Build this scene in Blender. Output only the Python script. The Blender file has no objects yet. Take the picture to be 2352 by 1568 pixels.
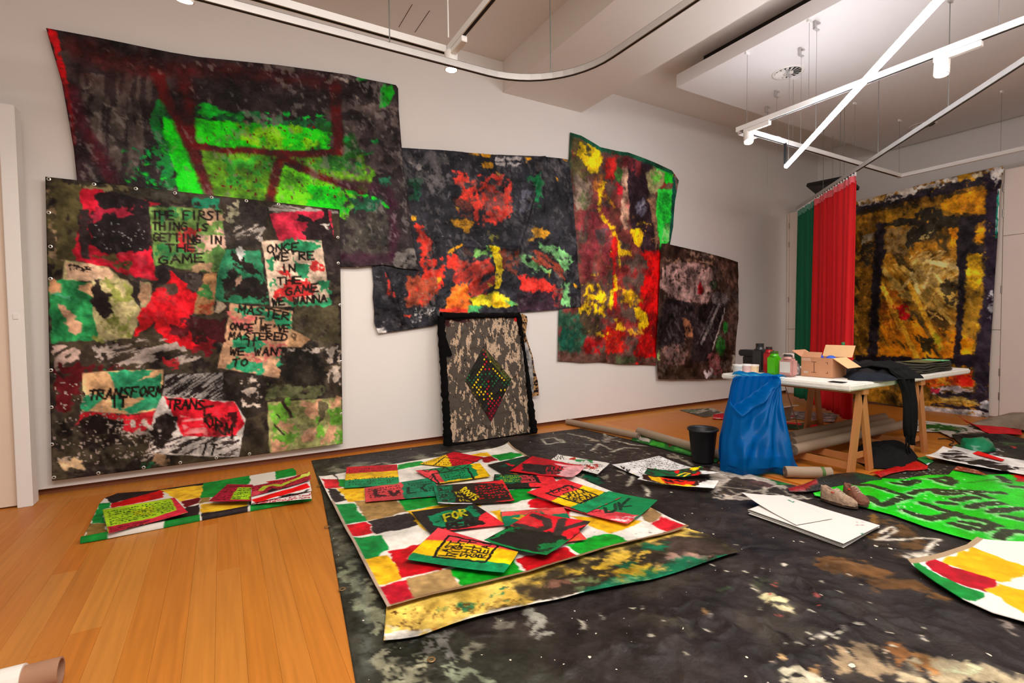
import bpy, bmesh, math, random
import numpy as np
from mathutils import Vector, Matrix

C = bpy.context.scene.collection
SC = bpy.context.scene

# ---------------------------------------------------------------- camera
YAW, PITCH, ROLL, FPX, EYE = 1.04378824, 0.03601937, -0.01265451, 1145.24, 1.35
def cam_axes():
    cy, sy = math.cos(YAW), math.sin(YAW)
    F = np.array([cy, sy, 0.]); R = np.array([sy, -cy, 0.]); U = np.array([0, 0, 1.])
    F2 = F*math.cos(PITCH) - U*math.sin(PITCH); U2 = U*math.cos(PITCH) + F*math.sin(PITCH)
    R3 = R*math.cos(ROLL) + U2*math.sin(ROLL); U3 = U2*math.cos(ROLL) - R*math.sin(ROLL)
    return R3, U3, F2
CR, CU, CF = cam_axes()
cd = bpy.data.cameras.new('camera'); cam = bpy.data.objects.new('camera', cd); C.objects.link(cam)
cd.sensor_width = 36; cd.lens = FPX/2352*36; cd.clip_start = .05; cd.clip_end = 100
m = Matrix.Identity(4)
for i in range(3):
    m[i][0], m[i][1], m[i][2] = CR[i], CU[i], -CF[i]
m[2][3] = EYE
cam.matrix_world = m
SC.camera = cam

# ---------------------------------------------------------------- world, large lights, exposure
w = bpy.data.worlds.new('world'); SC.world = w; w.use_nodes = True
w.node_tree.nodes['Background'].inputs[0].default_value = (1, .97, .93, 1)
w.node_tree.nodes['Background'].inputs[1].default_value = .35
SC.view_settings.view_transform = 'Standard'; SC.view_settings.look = 'None'
SC.view_settings.exposure = 0.18; SC.view_settings.gamma = 1.0
SC.view_settings.use_curve_mapping = False
def area(name, loc, target, sx, sy, power, col):
    l = bpy.data.lights.new(name, 'AREA'); l.shape = 'RECTANGLE'; l.size = sx; l.size_y = sy
    l.energy = power; l.color = col
    o = bpy.data.objects.new(name, l); C.objects.link(o); o.location = loc
    o.rotation_euler = (Vector(target)-Vector(loc)).to_track_quat('-Z', 'Y').to_euler()
    return o
# ceiling tube rows of the same hall, over and behind the camera
area('ceiling_lamp', (.6, .5, 3.6), (.9, 1.6, 0), 3.4, 1.8, 170, (1, .93, .86))
area('ceiling_lamp', (4.4, -.4, 3.6), (4.4, 1.2, 0), 3.4, 1.8, 78, (1, .97, .95))

# ---------------------------------------------------------------- pixel rays of the 2352x1568 frame onto real planes
def rays(pts):
    p = np.asarray(pts, float).reshape(-1, 2)
    x = (p[:, 0]-1176)/FPX; y = (p[:, 1]-784)/FPX
    return CF[None]+x[:, None]*CR[None]-y[:, None]*CU[None]
def onZ(x, y, z=0.):
    d = rays([(x, y)])[0]; return np.array([0, 0, EYE])+d*(z-EYE)/d[2]
def onY(x, y, Y):
    d = rays([(x, y)])[0]; return np.array([0, 0, EYE])+d*Y/d[1]
def onX(x, y, X):
    d = rays([(x, y)])[0]; return np.array([0, 0, EYE])+d*X/d[0]

def smooth(a, b, x):
    t = np.clip((x-a)/(b-a), 0, 1); return t*t*(3-2*t)
# ---------------------------------------------------------------- materials
def lin(c):
    c = np.asarray(c, float)/255.
    return np.where(c <= .04045, c/12.92, ((c+.055)/1.055)**2.4)
MATS = {}
def mat(name, col, rough=.6, var=.08, scale=6., bump=0., bscale=60., metal=0., stretch=None, spec=.5, emit=None, strength=0):
    if name in MATS: return MATS[name]
    M = bpy.data.materials.new(name); M.use_nodes = True; nt = M.node_tree; N = nt.nodes; L = nt.links
    b = N['Principled BSDF']; c = lin(col)
    b.inputs['Roughness'].default_value = rough; b.inputs['Metallic'].default_value = metal
    b.inputs['Specular IOR Level'].default_value = spec
    tc = N.new('ShaderNodeTexCoord'); mp = N.new('ShaderNodeMapping'); L.new(tc.outputs['Object'], mp.inputs[0])
    if stretch: mp.inputs['Scale'].default_value = stretch
    ns = N.new('ShaderNodeTexNoise'); ns.inputs['Scale'].default_value = scale; ns.inputs['Detail'].default_value = 5
    L.new(mp.outputs[0], ns.inputs['Vector'])
    mx = N.new('ShaderNodeMix'); mx.data_type = 'RGBA'
    mx.inputs[6].default_value = (*np.clip(c*(1-var*1.6), 0, 1), 1); mx.inputs[7].default_value = (*np.clip(c*(1+var*1.6), 0, 1), 1)
    L.new(ns.outputs['Fac'], mx.inputs[0]); L.new(mx.outputs[2], b.inputs['Base Color'])
    if bump:
        n2 = N.new('ShaderNodeTexNoise'); n2.inputs['Scale'].default_value = bscale; n2.inputs['Detail'].default_value = 4
        L.new(mp.outputs[0], n2.inputs['Vector'])
        bp = N.new('ShaderNodeBump'); bp.inputs['Strength'].default_value = bump; bp.inputs['Distance'].default_value = .01
        L.new(n2.outputs['Fac'], bp.inputs['Height']); L.new(bp.outputs[0], b.inputs['Normal'])
    if emit is not None:
        b.inputs['Emission Color'].default_value = (*lin(emit), 1); b.inputs['Emission Strength'].default_value = strength
    MATS[name] = M; return M
def paint_mat(name, rough=.55, grain=.12, gscale=260., bump=.25, spec=.4, crease=0.):
    """paint on cloth or paper: pigment is stored on the mesh, weave and grain are noise"""
    M = bpy.data.materials.new(name); M.use_nodes = True; nt = M.node_tree; N = nt.nodes; L = nt.links
    b = N['Principled BSDF']; b.inputs['Roughness'].default_value = rough; b.inputs['Specular IOR Level'].default_value = spec
    at = N.new('ShaderNodeAttribute'); at.attribute_name = 'pigment'
    tc = N.new('ShaderNodeTexCoord')
    ns = N.new('ShaderNodeTexNoise'); ns.inputs['Scale'].default_value = gscale; ns.inputs['Detail'].default_value = 3
    L.new(tc.outputs['Object'], ns.inputs['Vector'])
    mr = N.new('ShaderNodeMapRange'); mr.inputs[1].default_value = .25; mr.inputs[2].default_value = .75
    mr.inputs[3].default_value = 1-grain; mr.inputs[4].default_value = 1+grain; L.new(ns.outputs['Fac'], mr.inputs[0])
    vm = N.new('ShaderNodeVectorMath'); vm.operation = 'SCALE'; L.new(at.outputs['Color'], vm.inputs[0]); L.new(mr.outputs[0], vm.inputs['Scale'])
    L.new(vm.outputs[0], b.inputs['Base Color'])
    n2 = N.new('ShaderNodeTexNoise'); n2.inputs['Scale'].default_value = 55; n2.inputs['Detail'].default_value = 5; L.new(tc.outputs['Object'], n2.inputs['Vector'])
    bp = N.new('ShaderNodeBump'); bp.inputs['Strength'].default_value = bump; bp.inputs['Distance'].default_value = .012
    L.new(n2.outputs['Fac'], bp.inputs['Height']); L.new(bp.outputs[0], b.inputs['Normal'])
    if crease:   # crumple folds: ridged noise
        n3 = N.new('ShaderNodeTexNoise'); n3.noise_type = 'RIDGED_MULTIFRACTAL'; n3.inputs['Scale'].default_value = 7; n3.inputs['Detail'].default_value = 6; n3.inputs['Distortion'].default_value = .6
        L.new(tc.outputs['Object'], n3.inputs['Vector'])
        b2 = N.new('ShaderNodeBump'); b2.inputs['Strength'].default_value = crease; b2.inputs['Distance'].default_value = .05
        L.new(n3.outputs['Fac'], b2.inputs['Height']); L.new(bp.outputs[0], b2.inputs['Normal']); L.new(b2.outputs[0], b.inputs['Normal'])
    rr = N.new('ShaderNodeMapRange'); rr.inputs[1].default_value = .3; rr.inputs[2].default_value = .7; rr.inputs[3].default_value = rough-.1; rr.inputs[4].default_value = rough+.15
    L.new(n2.outputs['Fac'], rr.inputs[0]); L.new(rr.outputs[0], b.inputs['Roughness'])
    MATS[name] = M; return M
M_CANVAS = paint_mat('painted_canvas', .55, .12, 260, .3, .2, crease=.5)
M_VINYL = paint_mat('printed_vinyl', .6, .10, 300, .05, .15)
M_TARP = paint_mat('painted_tarpaulin', .5, .14, 120, .3, .2, crease=.6)
def add_specks(M, scale=16., amount=.16, col=(214, 206, 188)):
    """small drops of dried paint: one per cell, only in some cells, size by cell"""
    nt = M.node_tree; N = nt.nodes; L = nt.links; b = N['Principled BSDF']; src = b.inputs['Base Color'].links[0].from_socket
    tc = N.new('ShaderNodeTexCoord')
    for k, (sc, am) in enumerate(((scale, amount), (scale*2.4, amount*.6))):
        mp = N.new('ShaderNodeMapping'); mp.inputs['Scale'].default_value = (1, 1.0, 0); mp.inputs['Location'].default_value = (k*3.3, k*1.7, 0); mp.inputs['Rotation'].default_value = (0, 0, .5+k)
        nz = N.new('ShaderNodeTexNoise'); nz.inputs['Scale'].default_value = 40; L.new(tc.outputs['Object'], nz.inputs['Vector'])
        ad = N.new('ShaderNodeVectorMath'); ad.operation = 'MULTIPLY_ADD'; ad.inputs[1].default_value = (.02, .02, 0); L.new(nz.outputs['Color'], ad.inputs[0]); L.new(tc.outputs['Object'], ad.inputs[2])
        L.new(ad.outputs[0], mp.inputs[0])
        vo = N.new('ShaderNodeTexVoronoi'); vo.inputs['Scale'].default_value = sc; L.new(mp.outputs[0], vo.inputs['Vector'])
        sp = N.new('ShaderNodeSeparateColor'); L.new(vo.outputs['Color'], sp.inputs[0])
        m1 = N.new('ShaderNodeMapRange'); m1.inputs[1].default_value = 1-am; m1.inputs[2].default_value = 1.; m1.inputs[3].default_value = 0.; m1.inputs[4].default_value = .17; L.new(sp.outputs[0], m1.inputs[0])
        lt = N.new('ShaderNodeMath'); lt.operation = 'LESS_THAN'; L.new(vo.outputs['Distance'], lt.inputs[0]); L.new(m1.outputs[0], lt.inputs[1])
        mx = N.new('ShaderNodeMix'); mx.data_type = 'RGBA'; L.new(lt.outputs[0], mx.inputs[0]); L.new(src, mx.inputs[6]); mx.inputs[7].default_value = (*lin(col), 1); src = mx.outputs[2]
    L.new(src, b.inputs['Base Color'])
add_specks(M_TARP)
M_PAPER = paint_mat('painted_paper', .6, .10, 300, .12, .2)
M_WET = paint_mat('wet_paint_sheet', .3, .08, 200, .3, .5)
WALL = mat('wall_plaster', (226, 220, 214), .85, .012, 3, .03, 200)
CEIL = mat('ceiling_plaster', (224, 216, 208), .9, .012, 3, .03, 200)
WHITE = mat('white_lacquer', (232, 228, 222), .4, .01, 4)
TRACKM = mat('white_track_metal', (228, 226, 222), .4, .01, 4)
ALU = mat('satin_aluminium', (188, 185, 182), .38, .04, 20, metal=.4)
WIRE = mat('steel_wire', (120, 122, 120), .4, .05, 20, metal=.6)
DOORM = mat('pale_door_panel', (222, 206, 194), .5, .02, 5)
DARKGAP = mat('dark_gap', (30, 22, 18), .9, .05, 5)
STEEL = mat('hinge_steel', (150, 140, 130), .35, .05, 20, metal=.8)
BLACKPL = mat('black_plastic', (26, 26, 28), .45, .06, 12, .05, 120)
TRESTLE = mat('pine_wood', (188, 122, 68), .55, .14, 9, .05, 60, stretch=(1, 1, .12))
KRAFT = mat('kraft_cardboard', (190, 135, 98), .8, .06, 14, .05, 120)
KRAFTIN = mat('kraft_cardboard_inside', (220, 176, 126), .8, .05, 14, .05, 120)
ROLLM = mat('raw_canvas_roll', (150, 128, 106), .8, .06, 10, .08, 200)
BLACKCL = mat('black_cloth', (20, 19, 20), .9, .18, 14, .4, 90, spec=.15)

# ---------------------------------------------------------------- object helpers
def props(o, label=None, cat=None, group=None, kind=None):
    for k, v in (('label', label), ('category', cat), ('group', group), ('kind', kind)):
        if v: o[k] = v
    return o
def link(name, me, material, parent=None, label=None, cat=None, group=None, kind=None, smooth=False):
    o = bpy.data.objects.new(name, me); C.objects.link(o)
    if material is not None and not me.materials: me.materials.append(material)
    if smooth:
        me.polygons.foreach_set('use_smooth', [True]*len(me.polygons))
    if parent: o.parent = parent
    return props(o, label, cat, group, kind)
def obj(name, bm, material, parent=None, label=None, cat=None, group=None, kind=None, smooth=False):
    me = bpy.data.meshes.new(name); bm.to_mesh(me); bm.free()
    return link(name, me, material, parent, label, cat, group, kind, smooth)
def thing(name, loc, label, cat, group=None, rz=0):
    o = bpy.data.objects.new(name, None); C.objects.link(o); o.location = loc; o.rotation_euler = (0, 0, rz)
    o.empty_display_size = .05
    return props(o, label, cat, group)
def addbox(bm, x0, x1, y0, y1, z0, z1, bev=0.):
    vs = [bm.verts.new((x, y, z)) for x in (x0, x1) for y in (y0, y1) for z in (z0, z1)]
    fs = [bm.faces.new([vs[i] for i in f]) for f in ((0, 1, 3, 2), (4, 6, 7, 5), (0, 4, 5, 1), (2, 3, 7, 6), (0, 2, 6, 4), (1, 5, 7, 3))]
    if bev:
        bmesh.ops.bevel(bm, geom=list({e for f in fs for e in f.edges}), offset=bev, segments=2, affect='EDGES')
def box(x0, x1, y0, y1, z0, z1, bev=0.):
    bm = bmesh.new(); addbox(bm, x0, x1, y0, y1, z0, z1, bev); return bm
def addtube(bm, pts, r, seg=8, cap=True):
    pts = [Vector(p) for p in pts]; n = len(pts); rs = r if isinstance(r, (list, tuple)) else [r]*n
    rings = []; prev = None
    for i, p in enumerate(pts):
        t = (pts[min(i+1, n-1)]-pts[max(i-1, 0)]).normalized()
        a = Vector((0, 0, 1)) if abs(t.z) < .9 else Vector((1, 0, 0))
        if prev is not None: a = prev
        u = t.cross(a).normalized(); v = u.cross(t).normalized(); prev = v
        rings.append([bm.verts.new(p+(u*math.cos(k*2*math.pi/seg)+v*math.sin(k*2*math.pi/seg))*rs[i]) for k in range(seg)])
    for a, b in zip(rings, rings[1:]):
        for k in range(seg): bm.faces.new((a[k], a[(k+1) % seg], b[(k+1) % seg], b[k]))
    if cap:
        bm.faces.new(rings[0][::-1]); bm.faces.new(rings[-1])
def tube(pts, r, seg=8, cap=True):
    bm = bmesh.new(); addtube(bm, pts, r, seg, cap); return bm
def addlathe(bm, prof, seg=24, c=(0, 0, 0)):
    rings = []
    for r, z in prof:
        rings.append([bm.verts.new((c[0]+r*math.cos(k*2*math.pi/seg), c[1]+r*math.sin(k*2*math.pi/seg), c[2]+z)) for k in range(seg)] if r > 1e-5 else [bm.verts.new((c[0], c[1], c[2]+z))])
    for a, b in zip(rings, rings[1:]):
        for k in range(seg):
            k2 = (k+1) % seg
            f = [a[k % len(a)], a[k2 % len(a)], b[k2 % len(b)], b[k % len(b)]]
            f = list(dict.fromkeys(f))
            if len(f) > 2: bm.faces.new(f)
def lathe(prof, seg=24, c=(0, 0, 0)):
    bm = bmesh.new(); addlathe(bm, prof, seg, c); return bm
def addbar(bm, a, b, w, t, up=(0, 0, 1)):
    """board from a to b, w wide across `up` side axis, t thick"""
    a, b = Vector(a), Vector(b); d = (b-a).normalized(); s = d.cross(Vector(up)).normalized(); n = s.cross(d).normalized()
    vs = [bm.verts.new(p+s*w/2*i+n*t/2*j) for p in (a, b) for i in (-1, 1) for j in (-1, 1)]
    for f in ((0, 1, 3, 2), (4, 6, 7, 5), (0, 4, 5, 1), (2, 3, 7, 6), (0, 2, 6, 4), (1, 5, 7, 3)): bm.faces.new([vs[i] for i in f])
def bar(a, b, w, t, up=(0, 0, 1)):
    bm = bmesh.new(); addbar(bm, a, b, w, t, up); return bm

# ================================================================= the room
WY = 5.38      # long white wall
BX = 8.95      # face of the folding doors
CZ = 4.53
floor = obj('floor', box(-5, 12, -3.5, 5.62, -.12, -.014), mat('floor_base', (176, 104, 44), .5, .15, 3, stretch=(9, .6, 1)), kind='structure')
# plank floor: boards run towards the long wall, one cross board along it
def plank_mat():
    M = bpy.data.materials.new('oak_plank'); M.use_nodes = True; nt = M.node_tree; N = nt.nodes; L = nt.links; b = N['Principled BSDF']
    oi = N.new('ShaderNodeObjectInfo'); cr = N.new('ShaderNodeValToRGB'); L.new(oi.outputs['Random'], cr.inputs[0])
    e = cr.color_ramp.elements; e[0].color = (*lin((196, 113, 32)), 1); e[1].color = (*lin((208, 138, 58)), 1)
    for p, c in ((.35, (200, 123, 43)), (.7, (197, 121, 44))):
        x = e.new(p); x.color = (*lin(c), 1)
    tc = N.new('ShaderNodeTexCoord'); mp = N.new('ShaderNodeMapping'); mp.inputs['Scale'].default_value = (45, 1.6, 1)
    ge = N.new('ShaderNodeNewGeometry'); L.new(ge.outputs['Position'], mp.inputs[0])
    ns = N.new('ShaderNodeTexNoise'); ns.inputs['Scale'].default_value = 1.; ns.inputs['Detail'].default_value = 6; L.new(mp.outputs[0], ns.inputs['Vector'])
    mr = N.new('ShaderNodeMapRange'); mr.inputs[1].default_value = .25; mr.inputs[2].default_value = .75; mr.inputs[3].default_value = .72; mr.inputs[4].default_value = .97
    L.new(ns.outputs['Fac'], mr.inputs[0])
    vm = N.new('ShaderNodeVectorMath'); vm.operation = 'SCALE'; L.new(cr.outputs[0], vm.inputs[0]); L.new(mr.outputs[0], vm.inputs['Scale'])
    L.new(vm.outputs[0], b.inputs['Base Color']); b.inputs['Roughness'].default_value = .42; b.inputs['Specular IOR Level'].default_value = .35
    return M
PLANK = plank_mat()
pb = bmesh.new(); addbox(pb, -.5, .5, -.5, .5, -.5, .5)
pme = bpy.data.meshes.new('plank'); pb.to_mesh(pme); pb.free(); pme.materials.append(PLANK)
rnd = random.Random(5)
def plank(x0, x1, y0, y1, z=0.):
    o = bpy.data.objects.new('plank', pme); C.objects.link(o); o.parent = floor
    o.location = ((x0+x1)/2, (y0+y1)/2, -.007+z); o.scale = (x1-x0-.0007, y1-y0-.0007, .014)
PW = .112; x = -2.75
while x < 9.3:
    y = 5.17
    L0 = rnd.uniform(.6, 2.4)
    near = 1.2 if x < 1.2 else (3.4 if x < 4.0 else .7)
    while y > near+.05:
        y1 = max(near, y-L0) if y-L0 > near+.3 else near
        plank(x, x+PW, y1, y, rnd.uniform(-.0004, 0)); y = y1; L0 = rnd.uniform(1.7, 2.6)
    x += PW
x = -2.75
while x < 9.0:
    plank(x, x+2.35, 5.17, 5.45); x += 2.35

wall = obj('wall_left', box(-5, 11.4, WY, WY+.24, .055, 4.7), WALL, kind='structure')
obj('baseboard_left', box(-5, 11.4, WY+.045, WY+.07, 0, .055), mat('recessed_plinth', (120, 66, 34), .6, .1, 8), kind='structure')
# left: tall sliding door leaf in front of the wall, its stile nearest us
d1 = obj('door_1', box(-3.6, -1.375, 5.15, 5.2, .012, 3.0), mat('left_door_leaf', (226, 205, 184), .6, .015, 4), kind='structure')
obj('door_stile', box(-1.375, -1.285, 5.11, 5.25, 0, 3.02, .004), WHITE, d1)
obj('door_strike', box(-1.345, -1.315, 5.104, 5.11, 1.43, 1.47), WHITE, d1)
# far end: lower block with tall folding doors, wall above set back
wb = obj('wall_back', box(BX+.03, 9.95, -3, WY, 0, 3.29), DOORM, kind='structure')
obj('wall_back_upper', box(9.95, 10.2, -3.5, WY, 0, 4.7), WALL, kind='structure')
cols = [5.375, 5.33, 4.42, 3.45, 2.46, 1.47, .5]
for i, (a, b) in enumerate(zip(cols, cols[1:])):
    rows = [(.02, 1.18), (1.186, 3.285)] if i != 4 else [(.02, 2.42), (2.426, 3.285)]
    d = obj('door_%d' % (i+2), box(BX, BX+.03, b+.003, a-.003, rows[0][0], rows[0][1], .002), DOORM, kind='structure')
    obj('upper_leaf', box(BX, BX+.03, b+.003, a-.003, rows[1][0], rows[1][1], .002), DOORM, d)
    if i in (0, 3):
        for z in (.3, .62, 1.72, 2.72, 3.05):
            hg = tube([(BX-.006, b, z-.05), (BX-.006, b, z+.05)], .008, 8)
            obj('hinge', hg, STEEL, d)
# ceiling, beam, hanging raft
ce = obj('ceiling', box(-5, 11.4, -3.5, WY+.24, CZ, CZ+.15), CEIL, kind='structure')
obj('ceiling_beam', box(3.05, 4.25, -3.5, WY, 4.16, CZ), CEIL, kind='structure')
raft = obj('ceiling_raft', box(4.88, 9.87, -3.2, 4.32, 4.2, 4.35), mat('raft_board', (226, 222, 220), .9, .01, 3), kind='structure')
obj('raft_gap_shade', box(5.1, 9.7, -3, 4.1, 4.36, CZ-.002), DARKGAP, raft)  # dark filler block: shade of the gap above the raft, put in as colour
hp = [onZ(947, 10, CZ), onZ(916, 62, CZ), onZ(987, 24, CZ), onZ(953, 74, CZ)]
for k in (0, 2):
    obj('hatch_seam', tube([hp[k]-np.array([0, 0, .001]), hp[k+1]-np.array([0, 0, .001])], .003, 4), DARKGAP, ce)
# round swirl air vents in the raft
def vent(px, label):
    p = onZ(*px, 4.2); t = thing('ceiling_vent', (p[0], p[1], 4.2), label, 'vent')
    obj('ring', lathe([(.17, -.001), (.17, -.006), (.14, -.008), (.137, -.002)], 40), WHITE, t, smooth=True)
    obj('dark_throat', lathe([(0, -.003), (.138, -.003)], 40), mat('vent_throat', (40, 38, 38), .7), t)
    for k in range(16):
        a = k*math.pi/8; r0, r1 = .055, .137
        bm = bmesh.new()
        q = [(r0*math.cos(a), r0*math.sin(a), -.012), (r1*math.cos(a), r1*math.sin(a), -.012),
             (r1*math.cos(a+.21), r1*math.sin(a+.21), -.005), (r0*math.cos(a+.3), r0*math.sin(a+.3), -.005)]
        bm.faces.new([bm.verts.new(v) for v in q]); q2 = [bm.verts.new((v[0], v[1], v[2]-.003)) for v in q]; bm.faces.new(q2[::-1])
        obj('vane', bm, WHITE, t)
    obj('hub', lathe([(.055, -.004), (.055, -.014), (0, -.015)], 24), WHITE, t, smooth=True)
vent((1810, 166), 'round white swirl air vent above the bright light tube')
vent((2120, 288), 'round white swirl air vent in the shaded far part of the ceiling')
# ================================================================= suspended rails, tracks and lamps
def wire(p, z0, z1, parent, r=.0025, m=None):
    obj('wire', tube([(p[0], p[1], z0), (p[0], p[1], z1)], r, 6), m or WIRE, parent)
def trackbox(a, b, z, w=.04, h=.05):
    return box(min(a[0], b[0])-w/2, max(a[0], b[0])+w/2, min(a[1], b[1])-w/2, max(a[1], b[1])+w/2, z, z+h)
# curtain rail running along the wall and turning with a bend
RZ = 3.2
rl = thing('curtain_rail', (2.4, 3.33, RZ), 'bent grey curtain rail hanging below the beige ceiling, left of the beam', 'rail')
path = [(-1.2, 3.36), (1.75, 3.33)]
for k in range(1, 13):
    a = math.pi/2*(1-k/12); path.append((1.75+.65*math.cos(a), 2.68+.65*math.sin(a)))
path += [(2.41, 2.0), (2.42, -1.0)]
def ribbon(path, z0, z1, wd):
    bm = bmesh.new(); rings = []; n = len(path)
    for i, p in enumerate(path):
        t = (Vector(path[min(i+1, n-1)])-Vector(path[max(i-1, 0)])).normalized(); s = Vector((-t.y, t.x))
        rings.append([bm.verts.new((p[0]+s.x*q*wd/2, p[1]+s.y*q*wd/2, z)) for q, z in ((-1, z0), (1, z0), (1, z1), (-1, z1))])
    for a, b in zip(rings, rings[1:]):
        for k in range(4): bm.faces.new((a[k], a[(k+1) % 4], b[(k+1) % 4], b[k]))
    bm.faces.new(rings[0]); bm.faces.new(rings[-1][::-1]); return bm
obj('profile', ribbon(path, RZ-.015, RZ+.028, .03), ALU, rl)
obj('groove', ribbon(path, RZ-.018, RZ-.0145, .012), DARKGAP, rl)
obj('upper_lip', ribbon(path, RZ+.028, RZ+.033, .022), mat('rail_lip', (90, 84, 82), .5), rl)
for q in ((895, 95), (1265, 176)):
    p = onZ(*q, RZ+.03); wire(p, RZ+.028, CZ, rl, .004)
# straight diagonal rail that carries the coloured curtains
RA, RB = np.array([8.42, 4.89]), np.array([5.0, 1.18]); RD = (RB-RA)/np.linalg.norm(RB-RA)
rr = thing('curtain_rail', (7.1, 3.43, RZ), 'straight silver curtain rail carrying the green and red curtains', 'rail')
obj('profile', ribbon([tuple(RA), tuple(RB)], RZ, RZ+.045, .03), ALU, rr)
obj('groove', ribbon([tuple(RA), tuple(RB)], RZ-.003, RZ+.0005, .012), DARKGAP, rr)
for q, top in (((1955, 404), 4.2), ((1900, 436), CZ), ((2040, 352), 4.2), ((2187, 247), 4.2), ((1945, 410), 4.2)):
    p = onZ(*q, RZ+.04)
    t = np.dot(p[:2]-RA, RD); c = RA+RD*t; wire(c, RZ+.04, top if c[1] < 4.3 else CZ, rr, .0035)
    if c[1] < 4.3: obj('ceiling_clip', box(c[0]-.035, c[0]+.035, c[1]-.012, c[1]+.012, 4.17, 4.2), ALU, rr)
# white light tracks
TZ = 3.4
tl = thing('light_track', (1.55, 3.57, TZ), 'white light track turning a right angle in front of the beige ceiling', 'track')
obj('profile', trackbox((-1.4, 3.57), (1.505, 3.57), TZ), TRACKM, tl)
obj('profile', trackbox((1.55, 3.57), (1.55, -1), TZ), TRACKM, tl)
obj('groove', box(-1.4, 1.545, 3.559, 3.581, TZ-.002, TZ), DARKGAP, tl)
obj('groove', box(1.539, 1.561, -1, 3.56, TZ-.002, TZ), DARKGAP, tl)
p = onZ(1022, 97, TZ+.05); wire((1.5, 3.45), TZ+.05, CZ-.002, tl, .005, WHITE); wire((-.6, 3.57), TZ+.05, CZ-.002, tl)
tr = thing('light_track', (4.9, 3.51, TZ), 'large rectangular white light track hung under the bright ceiling panel', 'track')
obj('profile', trackbox((4.92, 3.5), (4.92, -1.5), TZ), TRACKM, tr)
obj('profile', trackbox((4.965, 3.48), (8.56, 3.48), TZ), TRACKM, tr)
obj('profile', trackbox((8.605, 3.5), (8.605, -1.5), TZ), TRACKM, tr)
obj('groove', box(4.909, 4.931, -1.5, 3.48, TZ-.002, TZ), DARKGAP, tr)
obj('groove', box(4.95, 8.5, 3.469, 3.491, TZ-.002, TZ), DARKGAP, tr)
obj('feed_box', box(5.02, 5.3, 3.52, 3.58, TZ+.01, TZ+.06), TRACKM, tr)
obj('feed_box', box(5.62, 5.7, 3.5, 3.55, TZ+.05, TZ+.08), TRACKM, tr)
for a, b in ((4.92, 3.4), (4.92, 2.75), (4.92, 1.4), (5.9, 3.48), (7.3, 3.48), (8.5, 3.46), (8.59, 2.4)):
    wire((a, b), TZ+.05, 4.2, tr, .0018)
    obj('ceiling_clip', box(a-.03, a+.03, b-.01, b+.01, 4.175, 4.2), TRACKM, tr)
# diagonal fluorescent tube
LB, LA = np.array([5.74, 3.46]), np.array([3.0, .72]); LZ = 3.14
tb = thing('light_tube', (5.7, 3.4, LZ), 'glowing white light tube slung diagonally below the ceiling', 'lamp')
TUBEM = mat('glowing_tube', (255, 255, 255), .4, 0, emit=(246, 247, 255), strength=50)
obj('tube', tube([(LB[0], LB[1], LZ), (LA[0], LA[1], LZ)], .024, 12), TUBEM, tb)
obj('end_bracket', box(5.712, 5.724, 3.445, 3.475, LZ+.02, TZ+.0), BLACKPL, tb)
for q in ((1943, 40), (1901, 103), (1864, 153), (1831, 203), (1806, 240)):
    p = onZ(*q, 4.2); d = (LB-LA)/np.linalg.norm(LB-LA); t = np.dot(p[:2]-LA, d); c = LA+d*t
    wire(c, LZ+.02, 4.2, tb, .0016)
    bm = bmesh.new(); addbox(bm, c[0]-.045, c[0]+.045, c[1]-.012, c[1]+.012, 4.188, 4.2); addbox(bm, c[0]-.045, c[0]-.03, c[1]-.012, c[1]+.012, 4.13, 4.19)
    addbox(bm, c[0]-.045, c[0]+.03, c[1]-.012, c[1]+.012, 4.12, 4.132); obj('ceiling_clip', bm, ALU, tb)
for t_ in (rl, rr, tl, tr, tb):
    for c_ in t_.children: c_.location = Vector(c_.location)-Vector(t_.location)
# spot lamps on the tracks
def spot(loc, adir, tilt, label, power, target, col=(1, .9, .78)):
    t = thing('track_spotlight', loc, label, 'lamp', 'spotlights on the ceiling tracks')
    zt = TZ-loc[2]
    if adir == 'x': obj('adapter', box(-.05, .2, -.022, .022, zt-.045, zt-.003, .003), WHITE, t)
    else: obj('adapter', box(-.022, .022, -.24, .05, zt-.045, zt-.003, .003), WHITE, t)
    obj('stem', tube([(0, 0, .04), (0, 0, zt-.04)], .012, 8), WHITE, t)
    bm = lathe([(0, .09), (.044, .09), (.05, .08), (.05, .02), (.047, .015), (.05, .01), (.05, -.045), (.043, -.045), (.043, -.035)], 20)
    hd = obj('lamp_head', bm, WHITE, t, smooth=False)
    hd.rotation_euler = tilt
    le = obj('lens', lathe([(0, -.041), (.043, -.041)], 20), mat('spot_lens', (255, 255, 255), .4, 0, emit=(255, 244, 228), strength=26), hd)
    l = bpy.data.lights.new('spot_bulb', 'SPOT'); l.energy = power; l.color = col; l.spot_size = math.radians(100); l.spot_blend = 1.0; l.shadow_soft_size = .05
    lo = bpy.data.objects.new('spot_bulb', l); C.objects.link(lo); lo.parent = t
    v = (Vector(target)-Vector(loc)); n = v.normalized(); lo.location = n*.07; lo.rotation_euler = v.to_track_quat('-Z', 'Y').to_euler()
q = onZ(424, 3, 3.26); spot((q[0], 3.52, 3.30), 'x', (.2, 0, 0), 'white spotlight at the top edge of the picture above the green painting', 50, (-.1, 5.4, 1.0))
q = onZ(1031, 140, 3.29); spot((1.55, 3.52, 3.305), 'y', (0, 0, 0), 'white spotlight hanging at the corner of the left light track', 60, (1.9, 5.3, 1.0))
spot((4.92, 3.38, 3.29), 'y', (-.25, .35, 0), 'white tilted spotlight at the near corner of the rectangular light track', 45, (4.0, 5.4, 1.2))
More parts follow.
